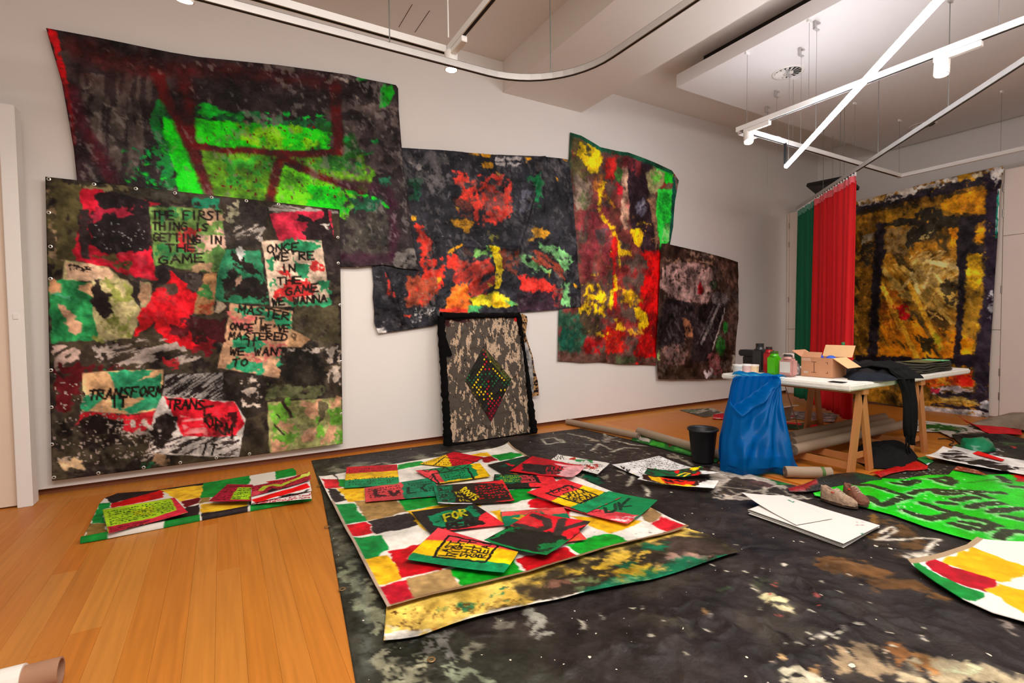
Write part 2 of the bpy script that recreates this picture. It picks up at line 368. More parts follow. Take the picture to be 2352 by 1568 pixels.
q = onX(2163, 165, 4.92); spot((4.92, q[1], 3.29), 'y', (.0, .12, 0), 'white spotlight hanging right of the diagonal light tube', 45, (4.3, 1.0, 0))
# black flat speaker hung behind the curtain rail
bk = thing('hanging_speaker', (8.3, 4.2, 3.3), 'flat black speaker panel hung behind the curtain rail', 'speaker')
c1 = onX(1868, 436, 8.35)
bm = bmesh.new()
P = [onX(1867, 437, 8.2), onX(1902, 413, 8.2), onX(1943, 405, 8.2), onX(1920, 420, 8.2)]
yc = (P[0][1]+P[2][1])/2; zc = 3.42
ob = obj('case', box(-.2, .2, -.3, .3, -.03, .03, .008), BLACKPL, bk); ob.location = (0, yc-4.2, zc-3.3); ob.rotation_euler = (.05, .32, 0)
og = obj('grille', box(-.16, .05, -.22, .22, -.036, -.031), mat('speaker_grille', (58, 58, 60), .6), bk); og.location = ob.location; og.rotation_euler = ob.rotation_euler
wire((0, yc-4.2), zc-3.3+.02, CZ-3.3, bk, .0025); 

# ================================================================= curtains
def curtain(name, s0, s1, ztop, zbot, nf, amp, m, label, top_m, flap=0, seed=1):
    r_ = random.Random(seed); t = thing(name, tuple(RA+RD*(s0+s1)/2)+(zbot,), label, 'curtain')
    org = Vector(tuple(RA+RD*(s0+s1)/2)+(zbot,)); nrm = np.array([-RD[1], RD[0]])
    ns, nz = 160, 24; vs = []
    ph = [r_.uniform(0, 6.28) for _ in range(4)]
    def P(u, v):
        s = s0+(s1-s0)*u; f = u*nf*2*math.pi
        a = amp*(.55+.45*v)*(math.sin(f+ph[0]+.5*math.sin(f*.37+ph[1]))+.45*math.sin(2*f*.71+ph[2]))
        a += .03*v*math.sin(u*7+ph[3])
        s += .25*amp*math.sin(2*f+ph[1])
        c = RA+RD*s+nrm*a; return (c[0]-org.x, c[1]-org.y, ztop+(zbot-ztop)*v-org.z-(.01*math.sin(f+1) if v > .99 else 0))
    me = bpy.data.meshes.new(name)
    V = [P(i/ns, j/nz) for j in range(nz+1) for i in range(ns+1)]
    F = [(j*(ns+1)+i, j*(ns+1)+i+1, (j+1)*(ns+1)+i+1, (j+1)*(ns+1)+i) for j in range(nz) for i in range(ns)]
    me.from_pydata(V, [], F); o = link('cloth', me, m, t, smooth=True)
    sd = o.modifiers.new('thick', 'SOLIDIFY'); sd.thickness = .004
    # translucent heading tape with loops
    bm = bmesh.new()
    for i in range(ns):
        a, b = P(i/ns, 0), P((i+1)/ns, 0); off = -.006
        q = [bm.verts.new((p[0]+nrm[0]*off, p[1]+nrm[1]*off, p[2]+dz)) for p, dz in ((a, -.02), (b, -.02), (b, .075), (a, .075))]; bm.faces.new(q)
    bmesh.ops.remove_doubles(bm, verts=bm.verts, dist=1e-4)
    obj('heading_tape', bm, top_m, t)
    for k in range(int(nf*2)+1):
        c = RA+RD*(s0+(s1-s0)*k/int(nf*2))
        obj('glider', box(c[0]-org.x-.008, c[0]-org.x+.008, c[1]-org.y-.008, c[1]-org.y+.008, ztop+.06-org.z, RZ-org.z, 0), WHITE, t)
    return t
GREENC = mat('green_curtain_cloth', (0, 104, 66), .85, .08, 4, .15, 120)
REDC = mat('red_curtain_cloth', (214, 4, 14), .8, .06, 4, .15, 120)
TAPEG = mat('pale_green_tape', (92, 150, 128), .5, .12, 30); TAPER = mat('pale_red_tape', (224, 92, 100), .5, .12, 30)
L1 = np.dot(np.array([7.86, 4.31])-RA, RD); L2 = np.dot(np.array([7.07, 3.40])-RA, RD)
curtain('green_curtain', .04, L1, 3.09, .06, 6.5, .035, GREENC, 'dark green pleated curtain hanging from the silver rail', TAPEG, seed=3)
curtain('red_curtain', L1+.02, L2+.16, 3.09, .05, 8.2, .04, REDC, 'bright red pleated curtain hanging beside the green one', TAPER, seed=8)

# ================================================================= work table
TT = .80
tbl = thing('table_top', (5.76, 2.79, .745), 'white wrapped board lying on wooden trestles as a work table', 'table top')
bm = box(4.52-5.76, 7.01-5.76, 2.16-2.79, 3.41-2.79, 0, .055, .012)
bmesh.ops.subdivide_edges(bm, edges=[e for e in bm.edges if e.calc_length() > .3], cuts=14, use_grid_fill=True)
obj('board', bm, mat('white_wrapped_board', (236, 232, 222), .45, .03, 6, .5, 26), tbl, smooth=False)
def trestle(xc, label):
    t = thing('trestle', (xc, 2.72, 0), label, 'trestle', 'wooden trestles under the work table'); h = .742
    for sy, yy in ((-1, -.5), (1, .5)):
        for sx in (-1, 1):
            bm = bmesh.new(); addbar(bm, (sx*.165, yy, 0.001), (sx*.018, yy, h-.03), .085, .028, up=(0, 1, 0)); 
            obj('leg', bm, TRESTLE, t)
    for sx in (-1, 1):
        obj('low_rail', box(sx*.152-.011, sx*.152+.011, -.5, .5, .05, .11), TRESTLE, t)
    obj('top_rail', box(-.045, .045, -.54, .54, h-.045, h), TRESTLE, t)
    for yy in (-.5, .5): obj('cross_brace', box(-.135, .135, yy+.016, yy+.032, .125, .175), TRESTLE, t)
    return t
trestle(4.82, 'pine trestle under the near end of the white table, beside the blue bag')
trestle(5.92, 'pine trestle under the far end of the white table, beside hanging black clothes')

def mesh_from_grid(name, V, nu, nv, material, parent=None, closed_u=False, smooth=True, **kw):
    me = bpy.data.meshes.new(name); F = []
    W = nu if closed_u else nu+1
    for j in range(nv):
        for i in range(nu):
            F.append((j*W+i, j*W+(i+1) % W, (j+1)*W+(i+1) % W, (j+1)*W+i))
    me.from_pydata(V, [], F); return link(name, me, material, parent, smooth=smooth, **kw)
# blue rubbish bag hooked over the table edge
def bluebag():
    M = bpy.data.materials.new('blue_plastic_film'); M.use_nodes = True; nt = M.node_tree; N = nt.nodes; L = nt.links
    b = N['Principled BSDF']; b.inputs['Base Color'].default_value = (*lin((0, 132, 200)), 1); b.inputs['Roughness'].default_value = .32; b.inputs['Specular IOR Level'].default_value = .3
    tr_ = N.new('ShaderNodeBsdfTransparent'); tr_.inputs[0].default_value = (*lin((70, 190, 240)), 1)
    tl_ = N.new('ShaderNodeBsdfTranslucent'); tl_.inputs[0].default_value = (*lin((0, 130, 200)), 1)
    m1 = N.new('ShaderNodeMixShader'); m1.inputs[0].default_value = .3; L.new(b.outputs[0], m1.inputs[1]); L.new(tl_.outputs[0], m1.inputs[2])
    tcd = N.new('ShaderNodeTexCoord'); mp = N.new('ShaderNodeMapping'); mp.inputs['Scale'].default_value = (16, 16, 2.2); L.new(tcd.outputs['Object'], mp.inputs[0])
    ns = N.new('ShaderNodeTexNoise'); ns.inputs['Scale'].default_value = 1.; ns.inputs['Detail'].default_value = 4; L.new(mp.outputs[0], ns.inputs['Vector'])
    bp = N.new('ShaderNodeBump'); bp.inputs['Strength'].default_value = .3; bp.inputs['Distance'].default_value = .02; L.new(ns.outputs['Fac'], bp.inputs['Height']); L.new(bp.outputs[0], b.inputs['Normal'])
    m2 = N.new('ShaderNodeMixShader'); m2.inputs[0].default_value = .6; L.new(m1.outputs[0], m2.inputs[1]); L.new(tr_.outputs[0], m2.inputs[2])
    L.new(m2.outputs[0], N['Material Output'].inputs[0])
    t = thing('rubbish_bag', (4.2, 2.75, 0), 'translucent blue plastic rubbish bag hooked over the end of the white table', 'bag')
    r_ = np.random.RandomState(4); nu, nv = 200, 90; V = []
    side = np.array([CR[0], CR[1], 0]); side /= np.linalg.norm(side); back = np.array([CF[0], CF[1], 0]); back /= np.linalg.norm(back)
    # rings: z, pixel x of left and right silhouette, depth of the bag
    K = [(.835, 1692, 1784, .10), (.82, 1686, 1789, .12), (.74, 1681, 1790, .16), (.62, 1676, 1791, .2), (.5, 1668, 1797, .24), (.4, 1664, 1803, .28), (.28, 1658, 1811, .34), (.16, 1657, 1818, .38), (.07, 1658, 1824, .36), (.005, 1658, 1836, .26)]
    zs = np.array([k[0] for k in K]); ph = r_.uniform(0, 6.28, 8)
    org = np.array([4.2, 2.75, 0])
    for j in range(nv+1):
        v = j/nv; z = .835*(1-v)+.005*v
        xl = np.interp(-z, -zs, [k[1] for k in K]); xr = np.interp(-z, -zs, [k[2] for k in K]); dp = np.interp(-z, -zs, [k[3] for k in K])
        dist = 4.43+.15*(z/.83)      # metres in front of the camera
        py = 735-(z-EYE)*FPX/dist
        L_ = (xl-1176)/FPX*dist; R_ = (xr-1176)/FPX*dist
        for i in range(nu):
            a = i/nu*2*math.pi; ca, sa = math.cos(a), math.sin(a)
            ca2 = math.copysign(abs(ca)**.8, ca); sa2 = math.copysign(abs(sa)**.8, sa)
            f = 1+.045*math.sin(9*a+ph[0]+2.2*v)*(.35+v*.6)+.03*math.sin(17*a+ph[1]-3*v)+.03*math.sin(5*a+ph[2]+7*v)*v
            s = (L_+R_)/2+(R_-L_)/2*ca2*(1+.012*math.sin(13*a+5*v)); d = dist+dp/2*sa2*f+.02*math.sin(4*s*8+ph[3]+3*v)*(-1 if sa < 0 else 0)
            zz = z
            if v > .93: zz = max(.004, z+.02*math.sin(6*a+ph[4]))
            # the mouth gapes towards us: below the drooping lip the front film bulges, above it we see the inside
            if sa < 0:
                sn = (ca2+1)/2; lip = np.interp(sn, [0, .15, .5, 1], [.60, .52, .63, .81])
                ax, az = sn-1.02, (z-.86)*1.3; rr0 = math.hypot(ax, az); phi = math.atan2(-az, -ax)
                d += .013*math.sin(phi*22+1.2*math.sin(phi*7))*min(1, rr0/.35)*min(1, (1-abs(ca))*6)
                d -= .03*math.exp(-((z-lip)/.03)**2)*min(1, (1-abs(ca))*5)
                t_ = float(smooth(lip-.005, lip+.025, np.array(z)))*min(1, (1-abs(ca))*5); d = d*(1-t_)+(dist+dp*.32+.006*math.sin(sn*40))*t_
            V.append(tuple(side*s+back*d+np.array([0, 0, zz])-org))
    o = mesh_from_grid('film', V, nu, nv, M, t, closed_u=True)
    sd = o.modifiers.new('thick', 'SOLIDIFY'); sd.thickness = .0015
    # collar turned over the table edge
    n = 40; V = []
    for j in range(9):
        for i in range(n+1):
            u = i/n; y = 2.74+.5*u; q = j/8
            zz = TT+.008+.03*math.sin(q*math.pi)+.006*math.sin(u*23); xx = 4.46+.12*q
            V.append((xx-4.2, y-2.75, zz))
    mesh_from_grid('collar', V, n, 8, M, t)
    for k, (u, d_, z, r0) in enumerate(((1702, 4.42, .24, .06), (1726, 4.43, .15, .07), (1760, 4.43, .15, .07), (1742, 4.44, .29, .05), (1786, 4.45, .10, .055), (1688, 4.44, .11, .06))):
        rr_ = random.Random(k+2); bm = bmesh.new(); bmesh.ops.create_icosphere(bm, subdivisions=2, radius=r0)
        for vv in bm.verts: vv.co *= rr_.uniform(.6, 1.05); vv.co.z *= .9
        c = side*((u-1176)/FPX*d_)+back*d_
        cp = obj('crumpled_paper', bm, mat('scrap_paper', (225, 225, 215), .8, .05, 8), None,
                 'crumpled white paper scrap inside the blue bag, ' + ('highest left', 'left of the middle', 'right of the middle', 'highest near the middle', 'lowest right', 'lowest left')[k], 'paper', 'paper scraps inside the blue bag')
        cp.location = (c[0], c[1], z)
bluebag()
# black waste bin
p = onZ(1614, 1062); bn = thing('waste_bin', (p[0], p[1], .012), 'small black plastic waste bin left of the blue bag', 'bin')
obj('bucket', lathe([(0, 0), (.094, 0), (.098, .01), (.128, .30), (.136, .302), (.137, .318), (.131, .32), (.124, .305), (.092, .02), (0, .018)], 40), BLACKPL, bn, smooth=True)
obj('rim', lathe([(.137, .300), (.142, .305), (.142, .318), (.136, .322), (.130, .318)], 40), BLACKPL, bn, smooth=True)
# thin metal rod leaning at the table
a = onZ(1838, 995, .012); obj('thin_rod', tube([tuple(a-np.array([4.6, 3.4, 0])), (a[0]-4.6+.0, a[1]-3.4+.25, .74)], .006, 8), mat('rod_metal', (150, 120, 100), .4, metal=.4), None, 'thin metal rod standing behind the blue bag under the table', 'rod').location = (4.6, 3.4, 0)
# ---- things on the table
def bottle(px, w, d, h, neck, col, label, capcol, name='paint_bottle', cat='bottle', rough=.25, rz=0, lab=None):
    p = onZ(*px, TT+.003); t = thing(name, (p[0], p[1], TT+.004), label, cat, rz=rz)
    m_ = mat(label[:30], col, rough, .15, 20, .1, 40)
    bm = bmesh.new(); addbox(bm, -w/2, w/2, -d/2, d/2, 0, h*.8, min(w, d)*.18)
    obj('body', bm, m_, t)
    obj('shoulder', lathe([(min(w, d)*.46, h*.795), (neck*1.2, h*.9), (neck, h*.9), (neck, h*.93), (0, h*.93)], 16), m_, t, smooth=True)
    obj('cap', lathe([(neck*1.25, h*.9), (neck*1.25, h), (0, h)], 16), mat('cap_'+label[:24], capcol, .4), t)
    if lab:
        obj('label', box(-w/2-.003, -w/2-.0015, -d*.36, d*.36, h*.18, h*.66), mat('paper_label', (214, 208, 198), .7), t)
    return t
bottle((1745, 853), .10, .13, .30, .032, (44, 42, 44), 'large black paint bottle at the back of the table', (24, 22, 24))
bottle((1766, 856), .08, .09, .27, .025, (165, 20, 26), 'red paint bottle behind the bright green one', (40, 24, 24))
bottle((1778, 860), .09, .11, .235, .03, (74, 176, 14), 'bright green paint bottle next to the blue bag', (60, 90, 20))
t = bottle((1810, 864), .10, .14, .215, .03, (186, 138, 130), 'pinkish translucent jerrycan with a white label', (60, 56, 54), 'jerrycan', 'jerrycan', lab=1)
obj('handle', tube([(0, -.05, .18), (0, -.05, .212), (0, .05, .212), (0, .05, .18)], .011, 8), mat('jerry_handle', (196, 180, 172), .4), t, smooth=True)
def pot(px, r, h, col, lid, label):
    p = onZ(*px, TT+.003); t = thing('paint_pot', (p[0], p[1], TT+.004), label, 'paint pot')
    obj('tub', lathe([(0, 0), (r*.94, 0), (r, h*.85), (0, h*.85)], 24), mat(label[:30], col, .5, .25, 40), t)
    obj('lid', lathe([(r*1.04, h*.82), (r*1.04, h), (r*.98, h), (0, h*.985)], 24), mat('lid'+label[:22], lid, .5, .05), t)
pot((1694, 858), .046, .095, (196, 196, 190), (230, 228, 222), 'white paint pot with grey spots, leftmost on the table')
pot((1714, 857), .046, .095, (206, 170, 165), (236, 232, 226), 'white paint pot with red smears, second from left')
pot((1732, 857), .046, .09, (226, 190, 150), (240, 226, 214), 'cream paint pot with an orange stripe, right of the red smeared pot')
tr_ = onZ(1722, 851, TT); t = thing('black_tray', (tr_[0]+.12, tr_[1], TT+.003), 'black plastic tray standing behind the paint pots', 'tray')
bm = bmesh.new(); addbox(bm, -.05, .05, -.14, .14, 0, .15, .01); obj('tub', bm, BLACKPL, t)
bm = bmesh.new(); addbox(bm, -.07, .07, -.18, .18, .15, .22, .012); obj('rim', bm, BLACKPL, t)
# cardboard box
cb = thing('cardboard_box', (4.9, 2.5, TT+.003), 'open brown cardboard box with raised flaps on the white table', 'box')
W, D, Hh = .245, .29, .185; th = .004
obj('front_panel', box(0, th, 0, D, 0, Hh), KRAFT, cb)
obj('back_panel', box(W-th, W, 0, D, 0, Hh), KRAFT, cb)
obj('side_panel', box(th, W-th, 0, th, 0, Hh), KRAFT, cb)
obj('side_panel', box(th, W-th, D-th, D, 0, Hh), KRAFT, cb)
obj('base_panel', box(th, W-th, th, D-th, 0, th), KRAFT, cb)
bm = bmesh.new(); addbar(bm, (W/2, 0, Hh), (W/2, -.13, Hh-.085), W-.01, th, up=(0, 0, 1)); obj('flap', bm, KRAFTIN, cb)
bm = bmesh.new(); addbar(bm, (W/2, D, Hh), (W/2, D+.1, Hh+.06), W-.01, th, up=(0, 0, 1)); obj('flap', bm, KRAFT, cb)
bm = bmesh.new(); addbar(bm, (W, D/2-.06, Hh), (W+.06, D/2-.06, Hh+.11), D-.02, th, up=(1, 0, 0)); obj('flap', bm, KRAFTIN, cb)
bm = bmesh.new(); addbar(bm, (0, D/2+.05, Hh), (.03, D/2+.05, Hh+.05), D*.6, th, up=(1, 0, 0)); obj('flap', bm, KRAFT, cb)
INK = mat('box_print', (92, 52, 36), .8)
for a in ((.085, .088, .05, .06), ): pass
def mark(y0, y1, z0, z1): obj('printed_mark', box(-.0008, -.0002, y0, y1, z0, z1), INK, cb)
mark(.164, .170, .045, .14); mark(.145, .190, .04, .045); mark(.145, .190, .14, .145)
mark(.04, .062, .04, .044); mark(.04, .044, .04, .06); mark(.04, .062, .14, .144); mark(.04, .044, .124, .144)
obj('sticker', box(-.0012, -.0002, .225, .265, .03, .05), mat('sticker_paper', (190, 170, 150), .6, .1, 90), cb)
obj('tape', box(-.001, -.0002, .2, .285, .15, .178), mat('packing_tape', (205, 165, 140), .25, .1, 40), cb)
for k, (dx, dy, r0, c_, lb) in enumerate(((.09, .06, .05, (20, 80, 190), 'large blue ball showing in the open cardboard box'), (.09, .17, .04, (40, 70, 190), 'small blue ball at the back of the cardboard box'), (.12, .225, .04, (60, 120, 150), 'teal ball in the far corner of the cardboard box'))):
    bm = bmesh.new(); bmesh.ops.create_uvsphere(bm, u_segments=20, v_segments=12, radius=r0)
    o = obj('blue_ball', bm, mat('ball%d' % k, c_, .5, .1, 20, .3, 60), None, lb, 'ball', smooth=True); o.location = (4.9+dx, 2.5+dy, TT+.16+(0 if k == 0 else .02))
p = onZ(1936, 852, TT); gb = thing('green_bottle', (p[0], p[1], TT+.004), 'green glass bottle standing behind the cardboard box', 'bottle')
obj('glass', lathe([(0, 0), (.036, 0), (.038, .01), (.038, .17), (.034, .2), (.017, .245), (.015, .29), (0, .292)], 20), mat('green_glass', (10, 110, 60), .12, .05), gb, smooth=True)
obj('neck_label', lathe([(.0185, .245), (.0165, .27), (.0160, .27)], 20), mat('neck_label', (190, 205, 190), .5), gb)
obj('cap', lathe([(.0165, .285), (.0165, .303), (0, .304)], 16), mat('bottle_cap', (70, 140, 90), .4), gb)
# clear plastic film scrunched between jerrycan and box
def crumple(name, c, rx, ry, rz, m_, label, cat, seed, sub=3, rough_=.35, flat=True, base=None):
    r_ = random.Random(seed); bm = bmesh.new(); bmesh.ops.create_icosphere(bm, subdivisions=sub, radius=1.)
    from mathutils import noise
    off = Vector((seed*3.1, seed*1.7, 0))
    for v in bm.verts:
        n = noise.noise(v.co*2.2+off)*.6+noise.noise(v.co*5+off)*.3
        v.co *= 1+rough_*n
        v.co.x *= rx; v.co.y *= ry; v.co.z *= rz
        if flat and v.co.z < 0: v.co.z *= .12
    zmin = min(v.co.z for v in bm.verts)
    for v in bm.verts: v.co.z -= zmin
    o = obj(name, bm, m_, None, label, cat, smooth=True); o.location = c; return o
FILM = mat('clear_film', (200, 190, 185), .15, .05)
FILM.node_tree.nodes['Principled BSDF'].inputs['Transmission Weight'].default_value = .7
p = onZ(1828, 862, TT); crumple('plastic_film', (p[0]+.02, p[1]+.02, TT+.004), .05, .06, .12, FILM, 'scrunched clear plastic film between jerrycan and cardboard box', 'plastic film', 5, 3, .5)
# dark clothes on the table
def heap(name, pts, hgt, m_, label, cat, seed, z=TT+.004, n=40, fold=.5):
    """cloth lying in a heap: outline in pixels on the table top, hummocky surface"""
    P = np.array([onZ(*q, z)[:2] for q in pts]); c = P.mean(0); rng = np.random.RandomState(seed); ph = rng.uniform(0, 6.28, 10)
    nu, nr = 120, 30; V = []
    ang = np.arctan2(*(P-c).T[::-1]); o_ = np.argsort(ang); ang = ang[o_]; rad = np.linalg.norm(P-c, axis=1)[o_]
    aa = np.concatenate([ang-2*np.pi, ang, ang+2*np.pi]); rr_ = np.concatenate([rad]*3)
    for j in range(nr+1):
        q = j/nr
        for i in range(nu):
            a = i/nu*2*np.pi-np.pi; R_ = np.interp(a, aa, rr_)*(1+.05*math.sin(7*a+ph[0])+.04*math.sin(13*a+ph[1]))
            x_, y_ = c[0]+math.cos(a)*R_*q, c[1]+math.sin(a)*R_*q
            hh = hgt*(1-q**3)**.8
            f = math.sin(x_*24+ph[2]+2*math.sin(y_*15+ph[3]))*.5+math.sin(y_*31+ph[4]+2*math.sin(x_*19+ph[5]))*.5+.6*math.sin((x_+y_)*57+ph[6]+2*math.sin((x_-y_)*23+ph[7]))
            V.append((x_-c[0], y_-c[1], max(0, hh*(1+fold*.4*f)) if q < 1 else 0.))
    o = mesh_from_grid(name, V, nu, nr, m_, closed_u=True, label=label, cat=cat); o.location = (c[0], c[1], z); return o
NAVY = mat('navy_cloth', (22, 27, 36), .85, .15, 14, .4, 90, spec=.2); CHAR = mat('charcoal_cloth', (34, 31, 31), .9, .2, 14, .4, 90, spec=.15)
heap('black_garment', [(1955, 862), (1962, 850), (1990, 846), (2060, 852), (2076, 860), (2040, 870), (1985, 871), (1958, 868)], .11, CHAR, 'charcoal garment heaped behind the cardboard box', 'clothing', 2)
heap('black_garment', [(1985, 868), (2020, 856), (2070, 853), (2082, 861), (2055, 870), (2020, 873)], .10, BLACKCL, 'black garment heaped in the middle of the table', 'clothing', 6)
heap('navy_garment', [(1948, 868), (1985, 862), (2030, 864), (2048, 873), (2000, 875), (1962, 873)], .055, NAVY, 'dark navy folded garment in front of the black heap', 'clothing', 4)
# garment hanging over the table edge
def hanging():
    t = thing('hanging_garment', (5.42, 2.13, .15), 'black garment hanging down over the near edge of the table', 'clothing')
    V = []; nu, nv = 26, 40; org = np.array([5.42, 2.13, .15])
    prof = [(2.42, .90), (2.30, .925), (2.18, .885), (2.13, .82), (2.12, .70), (2.115, .55), (2.12, .40), (2.125, .28), (2.13, .2)]
    ts = np.linspace(0, 1, len(prof)); wid = np.interp(np.linspace(0, 1, nv+1), [0, .2, .4, .55, .8, 1], [.34, .36, .27, .21, .16, .05])
    xm = np.interp(np.linspace(0, 1, nv+1), [0, .3, .6, 1], [5.33, 5.38, 5.46, 5.52])
    for j in range(nv+1):
        v = j/nv; yy = np.interp(v, ts, [p_[0] for p_ in prof]); zz = np.interp(v, ts, [p_[1] for p_ in prof])
        for i in range(nu+1):
            u = i/nu-.5; f = math.sin(u*26+v*3)*.014+math.sin(u*47-v*7)*.008
            V.append((xm[j]+wid[j]*u-org[0], yy+f-.02*math.cos(u*3.1)*(1 if v > .3 else 0)-org[1], zz+(.02*math.sin(u*17+j*.3) if v < .3 else .02*math.sin(u*9) if v > .9 else 0)-org[2]))
    o = mesh_from_grid('cloth', V, nu, nv, BLACKCL, t); sd = o.modifiers.new('thick', 'SOLIDIFY'); sd.thickness = .012
    for k, dx in enumerate((-.02, .03)):
        obj('strap', tube([(dx, -.02, .12), (dx+.02, -.015, .0), (dx+.06, -.01, -.06)], .008, 6), BLACKCL, t)
hanging()
# ================================================================= paint engine: pigment laid down in surface metres
_TAB = [np.random.RandomState(100+k).rand(256, 256) for k in range(8)]
def vnoise(x, y, seed):
    T = _TAB[seed % 8]; xi = np.floor(x).astype(int); yi = np.floor(y).astype(int); fx = x-xi; fy = y-yi
    fx = fx*fx*(3-2*fx); fy = fy*fy*(3-2*fy); xi = (xi+seed*37) & 255; yi = (yi+seed*91) & 255; x1 = (xi+1) & 255; y1 = (yi+1) & 255
    return (T[xi, yi]*(1-fx)+T[x1, yi]*fx)*(1-fy)+(T[xi, y1]*(1-fx)+T[x1, y1]*fx)*fy
def fbm(P, size, seed=0, octv=4, st=(1, 1), ang=0.):
    c, s = math.cos(ang), math.sin(ang)
    x = (P[:, 0]*c+P[:, 1]*s)/size/st[0]; y = (-P[:, 0]*s+P[:, 1]*c)/size/st[1]
    v = 0; a = .5; t = 0
    for o in range(octv):
        v = v+a*vnoise(x, y, seed+o*3); t += a; a *= .55; x = x*2.03+7.1; y = y*2.03+3.7
    return np.clip((v/t-.5)*1.7+.5, 0, 1)
class Plane:
    def __init__(s, kind, c): s.kind, s.c = kind, c
    def uv(s, pts):
        d = rays(pts)
        if s.kind == 'A': t = s.c/d[:, 1]; return np.stack([d[:, 0]*t, EYE+d[:, 2]*t], 1)
        if s.kind == 'B': t = s.c/d[:, 0]; return np.stack([-d[:, 1]*t, EYE+d[:, 2]*t], 1)
        t = (s.c-EYE)/d[:, 2]; return np.stack([d[:, 0]*t, d[:, 1]*t], 1)
    def p3(s, uv, h):
        z = np.zeros(len(uv))
        if s.kind == 'A': return np.stack([uv[:, 0], s.c-h, uv[:, 1]], 1)
        if s.kind == 'B': return np.stack([s.c-h, -uv[:, 0], uv[:, 1]], 1)
        return np.stack([uv[:, 0], uv[:, 1], s.c+h], 1)
def resample(p, n):
    p = np.asarray(p, float); d = np.r_[0, np.cumsum(np.linalg.norm(np.diff(p, axis=0), axis=1))]; t = np.linspace(0, d[-1], n)
    return np.stack([np.interp(t, d, p[:, k]) for k in range(2)], 1)
def seg_dist(P, a, b):
    ab = b-a; L2 = max(ab@ab, 1e-12); t = np.clip(((P-a)@ab)/L2, 0, 1); q = P-a-t[:, None]*ab; return np.sqrt((q*q).sum(1))
FONT = {'A': [[(0, 0), (.5, 1), (1, 0)], [(.2, .4), (.8, .4)]], 'B': [[(0, 0), (0, 1), (.7, .95), (.75, .6), (0, .5)], [(.1, .5), (.9, .4), (.85, .05), (0, 0)]],
 'C': [[(1, .85), (.5, 1), (.05, .6), (.1, .2), (.5, 0), (1, .15)]], 'D': [[(0, 0), (0, 1), (.7, .85), (1, .5), (.75, .1), (0, 0)]],
 'E': [[(1, 1), (0, 1), (0, 0), (1, 0)], [(0, .5), (.8, .5)]], 'F': [[(1, 1), (0, 1), (0, 0)], [(0, .5), (.75, .5)]],
 'G': [[(1, .85), (.5, 1), (.05, .6), (.1, .15), (.5, 0), (1, .15), (1, .45), (.55, .45)]], 'H': [[(0, 0), (0, 1)], [(1, 0), (1, 1)], [(0, .5), (1, .5)]],
 'I': [[(.5, 0), (.5, 1)]], 'K': [[(0, 0), (0, 1)], [(1, 1), (0, .45), (1, 0)]], 'L': [[(0, 1), (0, 0), (1, 0)]], 'M': [[(0, 0), (.1, 1), (.5, .3), (.9, 1), (1, 0)]],
 'N': [[(0, 0), (0, 1), (1, 0), (1, 1)]], 'O': [[(.5, 0), (.05, .3), (.05, .7), (.5, 1), (.95, .7), (.95, .3), (.5, 0)]], 'P': [[(0, 0), (0, 1), (.85, .9), (.85, .6), (0, .5)]],
 'R': [[(0, 0), (0, 1), (.85, .9), (.85, .6), (0, .5), (1, 0)]], 'S': [[(1, .9), (.4, 1), (.05, .75), (.9, .35), (.7, .05), (0, .08)]], 'T': [[(0, 1), (1, 1)], [(.5, 1), (.5, 0)]],
 'U': [[(0, 1), (.05, .2), (.5, 0), (.95, .2), (1, 1)]], 'V': [[(0, 1), (.5, 0), (1, 1)]], 'W': [[(0, 1), (.25, 0), (.5, .7), (.75, 0), (1, 1)]], 'Y': [[(0, 1), (.5, .5), (1, 1)], [(.5, .5), (.5, 0)]],
 "'": [[(.5, 1), (.4, .8)]], '.': [[(.45, 0), (.55, .03)]], '"': [[(.2, 1), (.2, .8)]], 'X': [[(0, 0), (1, 1)], [(0, 1), (1, 0)]], 'Z': [[(0, 1), (1, 1), (0, 0), (1, 0)]]}
GAIN = 1.08
